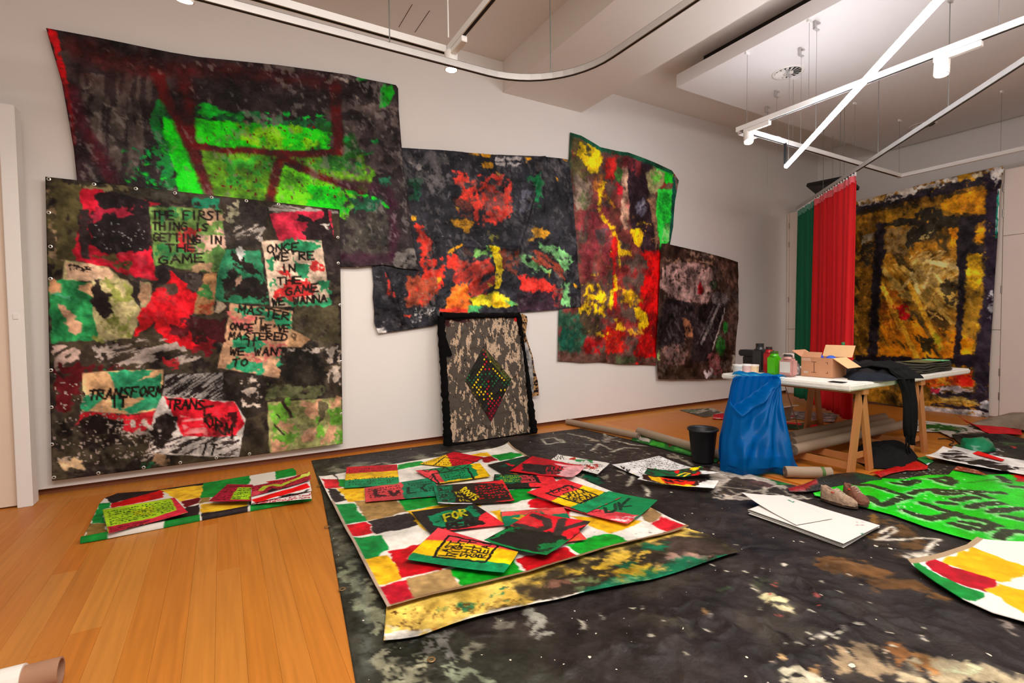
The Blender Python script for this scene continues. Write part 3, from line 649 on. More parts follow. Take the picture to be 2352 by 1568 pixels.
class Paint:
    def __init__(s, uv, plane):
        s.P = uv; s.pl = plane; s.c = np.zeros((len(uv), 3)); s.f = (0, 0, 1.); s.k = 0
    def fr(s, *f): s.f = f; return s
    def m(s, pts):
        p = np.asarray(pts, float).reshape(-1, 2)/s.f[2]+np.array(s.f[:2]); return s.pl.uv(p)
    def mpp(s, q):
        a = s.m([q, (q[0]+1, q[1])]); b = s.m([q, (q[0], q[1]+1)])
        return .5*(np.linalg.norm(a[1]-a[0])+min(np.linalg.norm(b[1]-b[0]), 2*np.linalg.norm(a[1]-a[0])))
    def fill(s, col): s.c[:] = col; return s
    def base(s, cols, size=.25, seed=1, st=(1, 1), ang=0.):
        n = fbm(s.P, size, seed, 5, st, ang)*(len(cols)-1)*.999; i = n.astype(int); f = smooth(.2, .8, n-i)[:, None]
        K = np.array(cols, float); s.c[:] = K[i]*(1-f)+K[i+1]*f; return s
    def _lay(s, idx, cov, col, var, P, seed):
        n = fbm(P, .05, seed+5, 3); k = 1+var*(n-.5)*2
        col = np.asarray(col, float); s.c[idx] = s.c[idx]*(1-cov[:, None])+np.clip(col[None]*k[:, None], 0, 255)*cov[:, None]
    def _sub(s, Q, pad):
        lo = Q.min(0)-pad; hi = Q.max(0)+pad
        return np.nonzero((s.P[:, 0] > lo[0]) & (s.P[:, 0] < hi[0]) & (s.P[:, 1] > lo[1]) & (s.P[:, 1] < hi[1]))[0]
    def _tex(s, P, tex, ang, st, size, seed):
        if tex <= 0: return 1.
        n = fbm(P, size, seed+11, 4, st, ang); return smooth(tex-.1, tex+.1, n)
    def poly(s, pts, col, warp=.02, ws=.06, edge=.008, a=1., tex=0., ang=0., st=(1, 1), ts=.05, var=.14):
        s.k += 1; Q = s.m(pts); idx = s._sub(Q, warp*2+edge)
        if not len(idx): return s
        P0 = s.P[idx]; P = P0+warp*2*np.stack([fbm(P0, ws, s.k, 3)-.5, fbm(P0, ws, s.k+4, 3)-.5], 1)
        ins = np.zeros(len(P), bool); d = np.full(len(P), 9.)
        for p, q in zip(Q, np.roll(Q, -1, 0)):
            d = np.minimum(d, seg_dist(P, p, q))
            if p[1] != q[1]: ins ^= ((p[1] > P[:, 1]) != (q[1] > P[:, 1])) & (P[:, 0] < (q[0]-p[0])*(P[:, 1]-p[1])/(q[1]-p[1])+p[0])
        sd = np.where(ins, -d, d); cov = np.clip(.5-sd/max(edge, 1e-4), 0, 1)*a*s._tex(P0, tex, ang, st, ts, s.k)
        s._lay(idx, cov, col, var, P0, s.k); return s
    def line(s, pts, w, col, warp=.006, ws=.04, soft=.3, a=1., tex=0., ang=0., st=(1, 1), ts=.03, var=.1, wm=None):
        s.k += 1; Q = s.m(pts); r = (wm if wm else w*s.mpp(pts[0]))/2; idx = s._sub(Q, r*(1+soft)+warp*2)
        if not len(idx): return s
        P0 = s.P[idx]; P = P0+warp*2*np.stack([fbm(P0, ws, s.k, 3)-.5, fbm(P0, ws, s.k+4, 3)-.5], 1) if warp else P0
        d = np.full(len(P), 9.)
        for p, q in zip(Q, Q[1:]): d = np.minimum(d, seg_dist(P, p, q))
        cov = (1-smooth(r*(1-soft), r*(1+soft)+1e-5, d))*a*s._tex(P0, tex, ang, st, ts, s.k); s._lay(idx, cov, col, var, P0, s.k); return s
    def blob(s, c, rx, ry, col, n=9, **kw):
        return s.poly([(c[0]+rx*math.cos(k*6.2832/n), c[1]+ry*math.sin(k*6.2832/n)) for k in range(n)], col, **kw)
    def text(s, t, p0, p1, h, w, col, up=None, slant=0., jit=.05, seed=0, wm=None):
        """handwriting along p0->p1; h in the same pixel unit, or `up` the pixel vector of the letter height"""
        r_ = random.Random(seed+len(t)); p0 = np.array(p0, float); p1 = np.array(p1, float); n = len(t); adv = (p1-p0)/n
        up = np.array(up, float) if up is not None else np.array([slant*h, -h])
        for i, ch in enumerate(t):
            if ch == ' ': continue
            o = p0+adv*i+up*r_.uniform(-jit, jit)
            for stq in FONT.get(ch, []):
                q = [tuple(o+adv*.74*(x+r_.uniform(-.05, .05))+up*(y+r_.uniform(-.05, .05))) for x, y in stq]
                s.line(q, w, col, warp=.002, ws=.02, soft=.35, wm=wm)
        return s
    def scribble(s, quad, rows, per, w, col, seed=0, wm=None, kind='z'):
        """dense illegible handwriting inside a quad (tl,tr,br,bl)"""
        r_ = random.Random(seed); q = np.array(quad, float)
        B = lambda u, v: tuple((q[0]*(1-u)+q[1]*u)*(1-v)+(q[3]*(1-u)+q[2]*u)*v)
        for j in range(rows):
            for i in range(per):
                if r_.random() < .1: continue
                u0, v0 = (i+.1)/per, (j+.15)/rows; du, dv = .75/per, .7/rows
                pts = [B(u0+du*r_.random(), v0+dv*r_.random()) for _ in range(r_.choice((2, 3, 3, 4)))]
                s.line(pts, w, col, warp=0, soft=.4, wm=wm, var=.05)
        return s
    def splat(s, quad, n, r0, r1, col, seed=0):
        r_ = np.random.RandomState(seed+7); q = s.m(quad); idx = s._sub(q, .01); P = s.P[idx]
        U = r_.rand(n); V = r_.rand(n); cc = (q[0]*(1-U[:, None])+q[1]*U[:, None])*(1-V[:, None])+(q[3]*(1-U[:, None])+q[2]*U[:, None])*V[:, None]
        rr_ = r0+(r1-r0)*r_.rand(n)**2.5; asp = r_.uniform(.5, 1.8, n); col = np.asarray(col, float)
        for c, rad, a in zip(cc, rr_, asp):
            j = np.nonzero((np.abs(P[:, 0]-c[0]) < rad*2) & (np.abs(P[:, 1]-c[1]) < rad*2))[0]
            if len(j):
                d = P[j]-c; k = (d[:, 0]*a)**2+(d[:, 1]/a)**2 < rad*rad; s.c[idx[j[k]]] = col
        return s
    def edge_band(s, dist_to_edge, wd, col):
        k = dist_to_edge < wd; s.c[k] = col; return s
def smudge(p, nu, nv, amp, mix, scuff, tone=.36, seed=3):
    """bristle marks: colours dragged along a wandering direction, thin dry scuffs, uneven pigment"""
    G = p.c.reshape(nv+1, nu+1, 3); J, I = np.meshgrid(np.arange(nv+1), np.arange(nu+1), indexing='ij')
    P = p.P; cell = p.size[0]/nu
    a1 = (fbm(P, .035, seed, 3)-.5).reshape(J.shape); a2 = (fbm(P, .035, seed+4, 3)-.5).reshape(J.shape)
    th = (fbm(P, .45, seed+2, 2)*9).reshape(J.shape); k = amp/cell
    bi = np.clip(I+a1*2*k, 0, nu); bj = np.clip(J+a2*2*k, 0, nv)
    acc = 0; n = 5; br = (fbm(P, .02, seed+6, 2)-.5).reshape(J.shape)
    for s in range(n):
        d = (s/(n-1)-.5)*2*k*1.6+br*k; ii = np.clip(np.rint(bi+np.cos(th)*d), 0, nu).astype(int); jj = np.clip(np.rint(bj+np.sin(th)*d), 0, nv).astype(int); acc = acc+G[jj, ii]
    W0 = G[np.rint(bj).astype(int), np.rint(bi).astype(int)]
    m_ = (fbm(P, .12, seed+1, 3).reshape(J.shape)*mix*1.6).clip(0, 1)[..., None]
    C_ = W0*(1-m_)+acc/n*m_
    t1 = fbm(P, .018, seed+5, 3).reshape(J.shape); t2 = fbm(P, .14, seed+7, 3).reshape(J.shape)
    C_ = C_*(1+tone*.45*(t1-.5)+tone*1.2*(t2-.5))[..., None]
    if scuff:
        sc_ = fbm(P, .05, seed+3, 5, (.8, 1.3), .5).reshape(J.shape)*.6+fbm(P, .3, seed+9, 3).reshape(J.shape)*.4
        w_ = (smooth(.60, .80, sc_)*scuff)[..., None]; C_ = C_*(1-w_)+np.array((150, 142, 136.))*w_
    p.c[:] = np.clip(C_, 0, 255).reshape(-1, 3)
def sheet(name, plane, top, right, bottom, left, res, paint, disp=None, rim=.004, material=None, frame=(0, 0, 1), parent=None, label=None, cat=None, group=None, gain=None, kind=None, smear=None):
    """real sheet of cloth or paper: four edges traced on its plane, relief from disp(uv, S, T, size)"""
    tp = Paint(np.zeros((1, 2)), plane).fr(*frame)
    E = [tp.m(e) for e in (top, right, bottom, left)]
    ln = lambda e: np.linalg.norm(np.diff(e, axis=0), axis=1).sum()
    nu = max(4, int(max(ln(E[0]), ln(E[2]))/res)); nv = max(4, int(max(ln(E[1]), ln(E[3]))/res))
    T, B = resample(E[0], nu+1), resample(E[2], nu+1); R, L_ = resample(E[1], nv+1), resample(E[3], nv+1)
    S, V = np.meshgrid(np.linspace(0, 1, nu+1), np.linspace(0, 1, nv+1)); S3, V3 = S[..., None], V[..., None]
    uv = (1-V3)*T[None]+V3*B[None]+(1-S3)*L_[:, None]+S3*R[:, None]-((1-S3)*(1-V3)*T[0]+S3*(1-V3)*T[-1]+(1-S3)*V3*B[0]+S3*V3*B[-1])
    uv = uv.reshape(-1, 2); S = S.ravel(); V = V.ravel(); size = (ln(E[0]), ln(E[3]))
    h = disp(uv, S, V, size) if disp else np.zeros(len(uv))
    pt = Paint(uv, plane).fr(*frame); pt.S, pt.V, pt.size = S, V, size; paint(pt)
    if smear: smudge(pt, nu, nv, *smear)
    col = np.clip((lin(np.clip(pt.c, 0, 255))-.007)*(gain or (GAIN if plane.kind != 'F' else .86)), .002, .93)
    P3 = plane.p3(uv, h); W = nu+1
    i, j = np.meshgrid(np.arange(nu), np.arange(nv)); q = (j*W+i).ravel(); F = np.stack([q, q+W, q+W+1, q+1], 1)
    loop = np.r_[np.arange(nu), nu+W*np.arange(nv), nv*W+nu-np.arange(nu), W*(nv-np.arange(nv))]
    n0 = len(P3); back = plane.p3(uv[loop], h[loop]-rim); P3 = np.vstack([P3, back]); col = np.vstack([col, col[loop]*.9])
    k = np.arange(len(loop)); k2 = (k+1) % len(loop); F = np.vstack([F, np.stack([loop[k], loop[k2], n0+k2, n0+k], 1)])
    org = P3[:n0].mean(0); org[2] = P3[:, 2].min(); P3 = P3-org
    if plane.kind == 'B': pass
    me = bpy.data.meshes.new(name); me.vertices.add(len(P3)); me.vertices.foreach_set('co', P3.astype(np.float32).ravel())
    me.loops.add(len(F)*4); me.loops.foreach_set('vertex_index', F.astype(np.int32).ravel())
    me.polygons.add(len(F)); me.polygons.foreach_set('loop_start', np.arange(0, len(F)*4, 4, dtype=np.int32))
    me.update(calc_edges=True)
    at = me.color_attributes.new('pigment', 'FLOAT_COLOR', 'POINT'); at.data.foreach_set('color', np.c_[col, np.ones(len(col))].astype(np.float32).ravel())
    me.polygons.foreach_set('use_smooth', np.ones(len(F), bool)); me.validate()
    o = link(name, me, material or M_CANVAS, parent, label, cat, group, kind); o.location = org; return o
def wrinkle(amp=.006, size=.25, seed=1, curl=0., st=(1, 1), ang=0., ridge=0.):
    def f(uv, S, V, sz):
        n = fbm(uv, size, seed, 4, st, ang)-.5; h = .006+amp*2*np.clip(n+.25, 0, 2)
        if ridge: h += ridge*(1-np.abs(fbm(uv, size*.8, seed+9, 3)-.5)*2)**6
        if curl:
            e = np.minimum(np.minimum(S*sz[0], (1-S)*sz[0]), np.minimum(V*sz[1], (1-V)*sz[1])); h += curl*np.exp(-e/.03)*fbm(uv, .3, seed+3, 2)
        return h
    return f
def paperdisp(amp=.004, lift=(0, 0, 0, 0), seed=1):
    """lift of the four corners tl, tr, br, bl"""
    def f(uv, S, V, sz):
        h = amp*fbm(uv, .16, seed, 3)
        for l, (a, b) in zip(lift, ((S, V), (1-S, V), (1-S, 1-V), (S, 1-V))):
            if l: h = h+l*np.clip(1-np.sqrt((a*sz[0])**2+(b*sz[1])**2)/.35, 0, 1)**2
        return h
    return f
DARK = (44, 36, 34)
PA = lambda off: Plane('A', WY-off)
# ================================================================= canvases on the long wall
F1 = (0, 0, 2.936); F2 = (80, 380, 3.2667); F3 = (80, 740, 3.2667); F4 = (700, 0, 3.92); F5 = (820, 300, 3.135)
F6 = (960, 690, 4.3556); F7 = (1260, 290, 2.613); F8 = (1780, 370, 2.6136)
RED = (78, 14, 14)
def p_green(p):
    p.base([(30, 24, 26), (44, 36, 37), (36, 30, 31), (58, 50, 49)], .35, 1)
    p.fr(*F1)
    p.poly([(520, 520), (1050, 480), (1080, 900), (900, 1200), (650, 1100)], (72, 64, 60), tex=.45, ang=1.5, st=(4, .6), ts=.06, warp=.06)
    p.poly([(420, 220), (1000, 350), (1150, 560), (560, 560)], (64, 38, 38), warp=.1, edge=.2, a=.6, tex=.35, ts=.12)
    p.line([(520, 320), (700, 400), (1050, 470)], 130, (74, 28, 28), soft=.9, a=.75, warp=.03)
    p.line([(460, 600), (520, 800), (640, 980), (760, 1230)], 95, (62, 18, 28), soft=.8, a=.85, warp=.02)
    p.line([(520, 900), (560, 1220)], 70, (46, 26, 32), soft=.8, a=.8)
    p.poly([(305, 185), (392, 205), (398, 330), (430, 430), (455, 560), (425, 590), (400, 500), (360, 340)], (178, 20, 26), warp=.012, tex=.12)
    p.line([(440, 570), (480, 760), (500, 980)], 22, (96, 14, 22), soft=.5)
    p.line([(1150, 465), (1500, 480), (1800, 510), (2250, 570)], 110, (64, 24, 26), soft=.9, a=.75, warp=.03)
    p.line([(1240, 500), (1270, 700), (1285, 900)], 95, (70, 20, 22), soft=.8, a=.8, warp=.02)
    # greens
    p.poly([(1310, 700), (1480, 745), (1700, 770), (2000, 800), (2240, 820), (2240, 890), (1310, 800)], (24, 84, 44), warp=.04, tex=.25)
    p.poly([(1340, 700), (1420, 705), (1560, 770), (1400, 790), (1320, 770)], (14, 165, 40), warp=.03, tex=.15)
    p.poly([(1100, 665), (1140, 700), (1200, 830), (1150, 900), (1190, 1290), (1090, 1270), (1050, 960), (1015, 770)], (12, 112, 46), warp=.03, tex=.12)
    p.poly([(1095, 780), (1180, 830), (1250, 960), (1320, 1100), (1410, 1330), (1195, 1330), (1180, 1130), (1110, 960)], (22, 212, 14), warp=.012, var=.1)
    p.poly([(1310, 790), (1480, 815), (1700, 838), (1920, 845), (2130, 880), (2250, 880), (2262, 1015), (1900, 1020), (1500, 1005), (1320, 975)], (34, 205, 16), warp=.015)
    p.poly([(1620, 850), (1920, 850), (2200, 950), (2200, 1010), (1850, 1015), (1640, 930)], (122, 205, 22), warp=.06, tex=.4, ts=.1)
    p.poly([(1340, 1000), (1900, 1040), (2280, 1030), (2560, 1060), (2480, 1300), (2080, 1150), (1920, 1100), (1850, 1200), (1800, 1400), (1420, 1320)], (88, 148, 26), warp=.02, var=.2)
    p.poly([(1500, 1080), (1850, 1080), (1800, 1280), (1560, 1260)], (50, 150, 36), warp=.06, tex=.4, ts=.12)
    p.poly([(1920, 1120), (2060, 1160), (2349, 1260), (2410, 1330), (2340, 1480), (1800, 1400), (1860, 1240)], (100, 214, 22), warp=.015, var=.12)
    p.poly([(2080, 1200), (2330, 1270), (2400, 1350), (2330, 1460), (2100, 1400)], (26, 214, 22), warp=.06, tex=.38, ts=.1)
    for k in range(70):
        r_ = random.Random(k); x_, y_ = r_.uniform(830, 1130), r_.uniform(960, 1330)
        if x_+(y_-980)*.1 > 820: p.blob((x_, y_), r_.uniform(5, 34)*(x_-760)/350, r_.uniform(4, 14), r_.choice(((12, 130, 56), (16, 190, 40), (10, 100, 56))), 6, warp=.02)
    for k in range(16):
        r_ = random.Random(k+90); p.blob((r_.uniform(1500, 2250), r_.uniform(750, 850)), r_.uniform(8, 34), r_.uniform(5, 14), (16, 165, 50), 6, warp=.02)
    # red sprayed frame
    p.line([(1050, 480), (1120, 660), (1230, 880), (1300, 1030), (1360, 1180), (1420, 1340)], 72, RED, soft=.55, a=.95, warp=.008)
    p.line([(1255, 600), (1280, 850), (1300, 1000)], 64, (74, 16, 18), soft=.6, a=.9, warp=.008)
    p.line([(1310, 985), (1500, 1015), (1700, 1015), (1900, 1040), (2100, 1040), (2290, 1020)], 46, (86, 18, 10), soft=.5, a=.95, warp=.006)
    p.line([(2262, 600), (2268, 800), (2285, 1010)], 62, (70, 12, 14), soft=.5, a=.95, warp=.006)
    p.line([(1900, 1060), (1860, 1150), (1835, 1300), (1800, 1420)], 58, (88, 16, 12), soft=.55, a=.95, warp=.006)
    p.line([(1910, 1060), (2020, 1130), (2150, 1190), (2349, 1260), (2440, 1310)], 52, (80, 16, 14), soft=.5, a=.95, warp=.006)
    p.splat([(1330, 800), (2260, 860), (2260, 1350), (1400, 1300)], 330, .002, .012, (96, 20, 10), 1)
    p.splat([(1330, 800), (2260, 860), (2260, 1350), (1400, 1300)], 160, .002, .007, (20, 40, 10), 2)
    p.fr(*F4)
    p.poly([(120, 950), (820, 900), (900, 1560), (300, 1560)], (74, 64, 62), tex=.42, ts=.1, warp=.08)
    p.poly([(150, 1100), (420, 1150), (480, 1560), (120, 1560)], (34, 90, 32), tex=.42, ts=.12, warp=.08, edge=.08)
    p.poly([(690, 760), (800, 768), (800, 860), (740, 960), (690, 980), (680, 890)], (10, 142, 24), warp=.02, tex=.1)
    p.poly([(465, 695), (560, 710), (520, 738), (450, 735)], (18, 140, 44), warp=.02)
    p.poly([(190, 655), (300, 690), (400, 730), (385, 755), (250, 700)], (150, 140, 132), tex=.4, warp=.02)
    p.poly([(165, 728), (390, 780), (380, 800), (200, 755)], (120, 110, 104), tex=.4, warp=.02)
    p.poly([(420, 860), (500, 880), (470, 920)], (150, 140, 125), tex=.45, warp=.03)
    for q in ((630, 1280, 30), (560, 1390, 40), (470, 1490, 60), (370, 1260, 40), (200, 1120, 40)): p.blob(q[:2], q[2], q[2]*.5, (12, 130, 50), 8, warp=.03, tex=.25)
    p.fr(*F5)
    p.poly([(-80, 420), (200, 520), (250, 980), (-100, 1000)], (62, 58, 52), tex=.42, ts=.1, warp=.06)
    p.poly([(150, 350), (240, 340), (260, 380), (160, 400)], (28, 96, 66), warp=.03, tex=.25)
    p.line([(-100, 380), (60, 400), (220, 440), (265, 560), (265, 900)], 72, (58, 22, 40), soft=.8, a=.85, warp=.02)
    p.line([(-200, 910), (100, 925), (270, 915)], 80, (52, 26, 40), soft=.8, a=.85, warp=.02)
    p.line([(-60, 440), (60, 470), (150, 500), (220, 550)], 26, (14, 190, 30), soft=.3, tex=.3, ts=.04)
    p.poly([(-40, 480), (160, 500), (130, 570), (-40, 600)], (14, 90, 56), tex=.3, warp=.04)
    p.poly([(280, 870), (410, 850), (450, 1005), (200, 990)], (108, 102, 98), tex=.35, ts=.06, warp=.03)
    p.poly([(0, 970), (200, 985), (200, 1000), (0, 990)], (150, 145, 140), tex=.45)
_pg = p_green
def p_green(p):
    _pg(p); p.fr(*F1); p.line([(2262, 590), (2266, 800), (2288, 1015)], 66, (74, 12, 16), soft=.5, a=.95, warp=.006); p.line([(1900, 1040), (2100, 1040), (2290, 1020)], 46, (86, 18, 10), soft=.5, a=.95, warp=.006)
    p.poly([(680, 670), (720, 700), (790, 750), (740, 745)], (120, 112, 106), tex=.4, ts=.03, warp=.02); p.line([(560, 610), (610, 585), (628, 540)], 10, (110, 102, 96), tex=.3)
sheet('painted_canvas', PA(.045), [(106, 65), (225, 87), (392, 121), (453, 131), (640, 150), (800, 172), (828, 180), (909, 196), (914, 204)],
      [(914, 204), (915.5, 255), (922, 337), (925, 383), (940, 478), (948, 555), (957, 597), (963.5, 620.6)],
      [(197, 612), (500, 612), (783, 613), (820, 614), (880, 608), (925, 617), (963.5, 620.6)],
      [(106, 65), (143, 191), (170, 341), (177, 409), (197, 612)], .0085, p_green, wrinkle(.004, .5, 2), .006, M_CANVAS, smear=(.007, .5, .5, .6),
      label='large dark canvas with bright green panels and a dark red sprayed frame', cat='painting')
def p_camo(p):
    B = (40, 34, 31)
    p.base([(36, 30, 28), (52, 44, 38), (64, 56, 44), (40, 34, 32), (74, 66, 54)], .2, 2); p.fr(*F2)
    p.poly([(80, 120), (350, 170), (330, 700), (110, 850)], (78, 72, 46), warp=.05, tex=.35, ts=.1, ang=1.5, st=(2, 1))
    p.poly([(85, 140), (140, 150), (150, 560), (180, 700), (120, 740)], (150, 126, 96), tex=.5, warp=.03)
    p.poly([(340, 130), (690, 150), (680, 210), (400, 180)], (120, 112, 78), tex=.35, warp=.03); p.poly([(690, 160), (1400, 235), (1380, 300), (700, 240)], (58, 56, 48), tex=.3)
    p.poly([(360, 178), (505, 190), (700, 240), (965, 290), (860, 312), (880, 690), (925, 862), (760, 850), (640, 800), (300, 705), (305, 580), (330, 480)], (176, 28, 46), warp=.02, var=.25)
    p.poly([(440, 215), (780, 230), (880, 300), (885, 650), (780, 640), (520, 665), (430, 560), (400, 420), (480, 300)], (36, 29, 31), warp=.025)
    p.poly([(340, 330), (400, 320), (420, 560), (400, 690), (360, 690), (330, 560)], (48, 38, 38), warp=.015)
    p.poly([(460, 300), (560, 330), (780, 310), (740, 360), (500, 370), (490, 440), (420, 440)], (156, 36, 56), warp=.03, tex=.3)
    p.splat([(450, 430), (850, 430), (850, 630), (450, 630)], 50, .003, .008, (120, 125, 120), 3)
    p.poly([(450, 690), (600, 680), (720, 740), (700, 790), (560, 740)], (86, 72, 44), warp=.03, tex=.2)
    p.poly([(1180, 238), (1390, 240), (1395, 330), (1190, 322)], (30, 116, 84), tex=.15)
    p.poly([(858, 310), (1180, 322), (1405, 335), (1430, 700), (1412, 805), (900, 752)], (96, 128, 66), warp=.006, var=.25)
    p.poly([(870, 320), (1180, 325), (1180, 420), (880, 400)], (44, 110, 62), warp=.05, tex=.3); p.poly([(870, 580), (1100, 560), (1200, 640), (1000, 740), (900, 740)], (44, 112, 60), warp=.06, tex=.38)
    p.poly([(1250, 330), (1405, 338), (1410, 430), (1280, 440)], (178, 146, 118), warp=.03); p.poly([(1180, 500), (1420, 480), (1425, 640), (1260, 640)], (192, 156, 138), warp=.05, tex=.2)
    p.poly([(1050, 470), (1230, 460), (1200, 560), (1180, 660), (1080, 640)], (158, 40, 42), warp=.05, tex=.25); p.poly([(1320, 600), (1420, 620), (1425, 780), (1340, 800)], (66, 100, 52), warp=.03); p.poly([(1170, 750), (1340, 740), (1330, 800), (1180, 790)], (168, 136, 104), warp=.02)
    K = (34, 26, 22)
    for t_, a, b, h_ in (('THE FIRST', (880, 405), (1410, 405), 68), ('THING IS', (885, 482), (1310, 492), 62), ('GETTING IN', (890, 565), (1410, 590), 62), ('THE', (985, 645), (1230, 645), 58), ('GAME', (930, 740), (1290, 722), 66)): p.text(t_, a, b, h_*.92, 14, K)
    p.poly([(1415, 240), (1760, 305), (1700, 620), (1430, 600)], (58, 52, 48), warp=.02); p.poly([(1420, 240), (1560, 260), (1500, 420), (1430, 420)], (150, 146, 120), tex=.45, warp=.03); p.poly([(1480, 430), (1720, 430), (1700, 560), (1500, 540)], (170, 160, 152), tex=.55, ts=.05, ang=.5, st=(2, .6), warp=.03)
    p.poly([(1740, 300), (2285, 335), (2290, 380), (1750, 360)], (150, 142, 136), tex=.5, st=(3, .5), warp=.02)
    p.poly([(1750, 360), (2060, 345), (2220, 340), (2240, 540), (2150, 600), (1830, 570)], (182, 40, 62), warp=.012); p.poly([(1960, 380), (2080, 400), (2240, 360), (2250, 620), (2050, 600), (2020, 470)], (40, 30, 31), warp=.05); p.poly([(1960, 440), (2060, 420), (2040, 480), (1960, 500)], (165, 36, 56), warp=.02); p.poly([(2130, 440), (2220, 425), (2200, 470)], (196, 186, 178), warp=.02, tex=.2)
    p.poly([(2150, 560), (2280, 560), (2280, 800), (2190, 800)], (44, 36, 36), warp=.02)
    p.poly([(1430, 630), (1690, 640), (1760, 1040), (1500, 1030), (1340, 1010), (1370, 820)], (44, 118, 82), warp=.01, var=.2); p.poly([(1500, 640), (1620, 760), (1720, 800), (1740, 1040), (1600, 960), (1430, 1000), (1400, 860), (1500, 800)], (38, 33, 30), warp=.06, tex=.22, ts=.08); p.poly([(1480, 620), (1590, 640), (1560, 720), (1510, 690)], (205, 205, 200), tex=.25, warp=.03); p.poly([(1510, 830), (1560, 830), (1560, 890), (1500, 890)], (188, 150, 128), warp=.02); p.poly([(1370, 1010), (1440, 1050), (1380, 1110), (1345, 1100)], (200, 178, 150), warp=.01)
    p.poly([(1705, 566), (2150, 560), (2216, 1045), (1770, 1060)], (196, 172, 150), warp=.006)
    for q in (((1830, 570), (2130, 562), (2120, 640), (2060, 690), (1960, 640), (1860, 660)), ((1740, 700), (1830, 690), (1790, 790), (1760, 800)), ((1960, 700), (2080, 760), (2040, 850), (1960, 800)), ((1760, 850), (1810, 870), (1780, 920)), ((2140, 860), (2200, 870), (2205, 940), (2140, 950)), ((1790, 1020), (2000, 1010), (2210, 1000), (2210, 1045), (1780, 1055))): p.poly(q, (42, 124, 82), warp=.04)
    for q in (((1800, 800), (1900, 780), (1960, 820), (1830, 830)), ((1850, 880), (2060, 850), (2120, 930), (2000, 1010), (1790, 1000)), ((2060, 730), (2140, 720), (2150, 790), (2080, 810))): p.poly(q, (182, 44, 44), warp=.04, tex=.12)
    for t_, a, b, h_ in (('ONCE', (1745, 655), (1990, 640), 62), ("WE'RE", (1790, 715), (2110, 700), 62), ('IN', (1850, 800), (1965, 795), 56), ('THE', (1820, 892), (2010, 885), 56), ('GAME', (1880, 975), (2140, 940), 60), ('WE WANNA', (1780, 1050), (2200, 1020), 58)): p.text(t_, a, b, h_*.92, 14, K)
    p.poly([(1470, 1035), (1760, 1070), (1940, 1090), (1905, 1330), (1835, 1592), (1370, 1520), (1430, 1250)], (186, 144, 112), warp=.006)
    for q in (((1500, 1050), (1800, 1080), (1930, 1110), (1900, 1220), (1700, 1140), (1560, 1130)), ((1490, 1300), (1640, 1290), (1740, 1330), (1640, 1400), (1480, 1380)), ((1500, 1440), (1700, 1470), (1720, 1560), (1400, 1520)), ((1820, 1400), (1880, 1380), (1850, 1510), (1800, 1500)), ((1840, 1170), (1925, 1160), (1910, 1260))): p.poly(q, (44, 132, 92), warp=.04)
    for q in (((1480, 1130), (1660, 1150), (1640, 1230), (1520, 1240)), ((1740, 1330), (1880, 1320), (1850, 1430), (1750, 1440)), ((1500, 1400), (1680, 1420), (1660, 1470))): p.poly(q, (196, 104, 98), warp=.05, tex=.25)
    for t_, a, b, h_ in (('MASTER', (1525, 1105), (1920, 1160), 64), ('IT', (1640, 1185), (1720, 1192), 46), ("ONCE WE'VE", (1465, 1232), (1910, 1250), 54), ('MASTERED', (1455, 1302), (1905, 1312), 56), ('IT', (1585, 1352), (1665, 1356), 46), ('WE WANT', (1462, 1418), (1890, 1425), 60), ('TO', (1480, 1508), (1610, 1500), 56)): p.text(t_, a, b, h_*.92, 14, K, slant=.15)
    p.poly([(105, 850), (400, 868), (430, 960), (485, 1300), (125, 1335)], (40, 124, 70), warp=.012, var=.25); p.poly([(105, 850), (190, 900), (200, 960), (110, 980)], (170, 126, 92), warp=.02); p.poly([(165, 1030), (250, 1060), (310, 1160), (350, 1200), (350, 1265), (300, 1275), (230, 1180)], (192, 150, 120), warp=.02); p.poly([(330, 900), (430, 880), (430, 990), (340, 930)], (192, 150, 112), warp=.015); p.poly([(110, 970), (280, 960), (260, 1010)], (70, 150, 110), warp=.03)
    p.poly([(225, 710), (560, 760), (640, 850), (870, 880), (880, 1000), (770, 1190), (730, 1295), (480, 1312), (435, 1100), (425, 870), (215, 850)], (166, 156, 112), warp=.008, var=.2); p.poly([(230, 720), (560, 765), (600, 850), (430, 860), (230, 845)], (198, 164, 134), warp=.02); p.splat([(260, 740), (420, 760), (420, 800), (260, 790)], 40, .004, .012, (50, 38, 34), 6)
    p.poly([(520, 860), (700, 900), (740, 1100), (700, 1290), (480, 1305), (470, 1180), (600, 1150)], (118, 124, 62), warp=.06, tex=.4, ts=.08); p.poly([(440, 850), (480, 850), (500, 920), (590, 960), (560, 1040), (600, 1090), (540, 1160), (450, 1090), (430, 980)], (36, 30, 28), warp=.03); p.poly([(715, 850), (800, 880), (800, 1060), (740, 1000)], (44, 38, 36), warp=.02); p.poly([(800, 880), (870, 890), (870, 1000), (790, 1060)], (184, 144, 110), warp=.02)
    p.poly([(870, 880), (1000, 800), (1280, 800), (1200, 1000), (1000, 960)], (44, 36, 36), warp=.03); p.poly([(910, 750), (1050, 760), (1060, 840), (930, 850)], (40, 34, 34), warp=.02)
    p.poly([(1010, 785), (1060, 830), (1120, 860), (1150, 930), (1235, 970), (1200, 1080), (1160, 1160), (1190, 1290), (1340, 1340), (1110, 1375), (960, 1310), (890, 1180), (800, 1270), (720, 1290), (770, 1180), (880, 960), (960, 900), (1000, 860)], (200, 26, 36), warp=.02, var=.22)
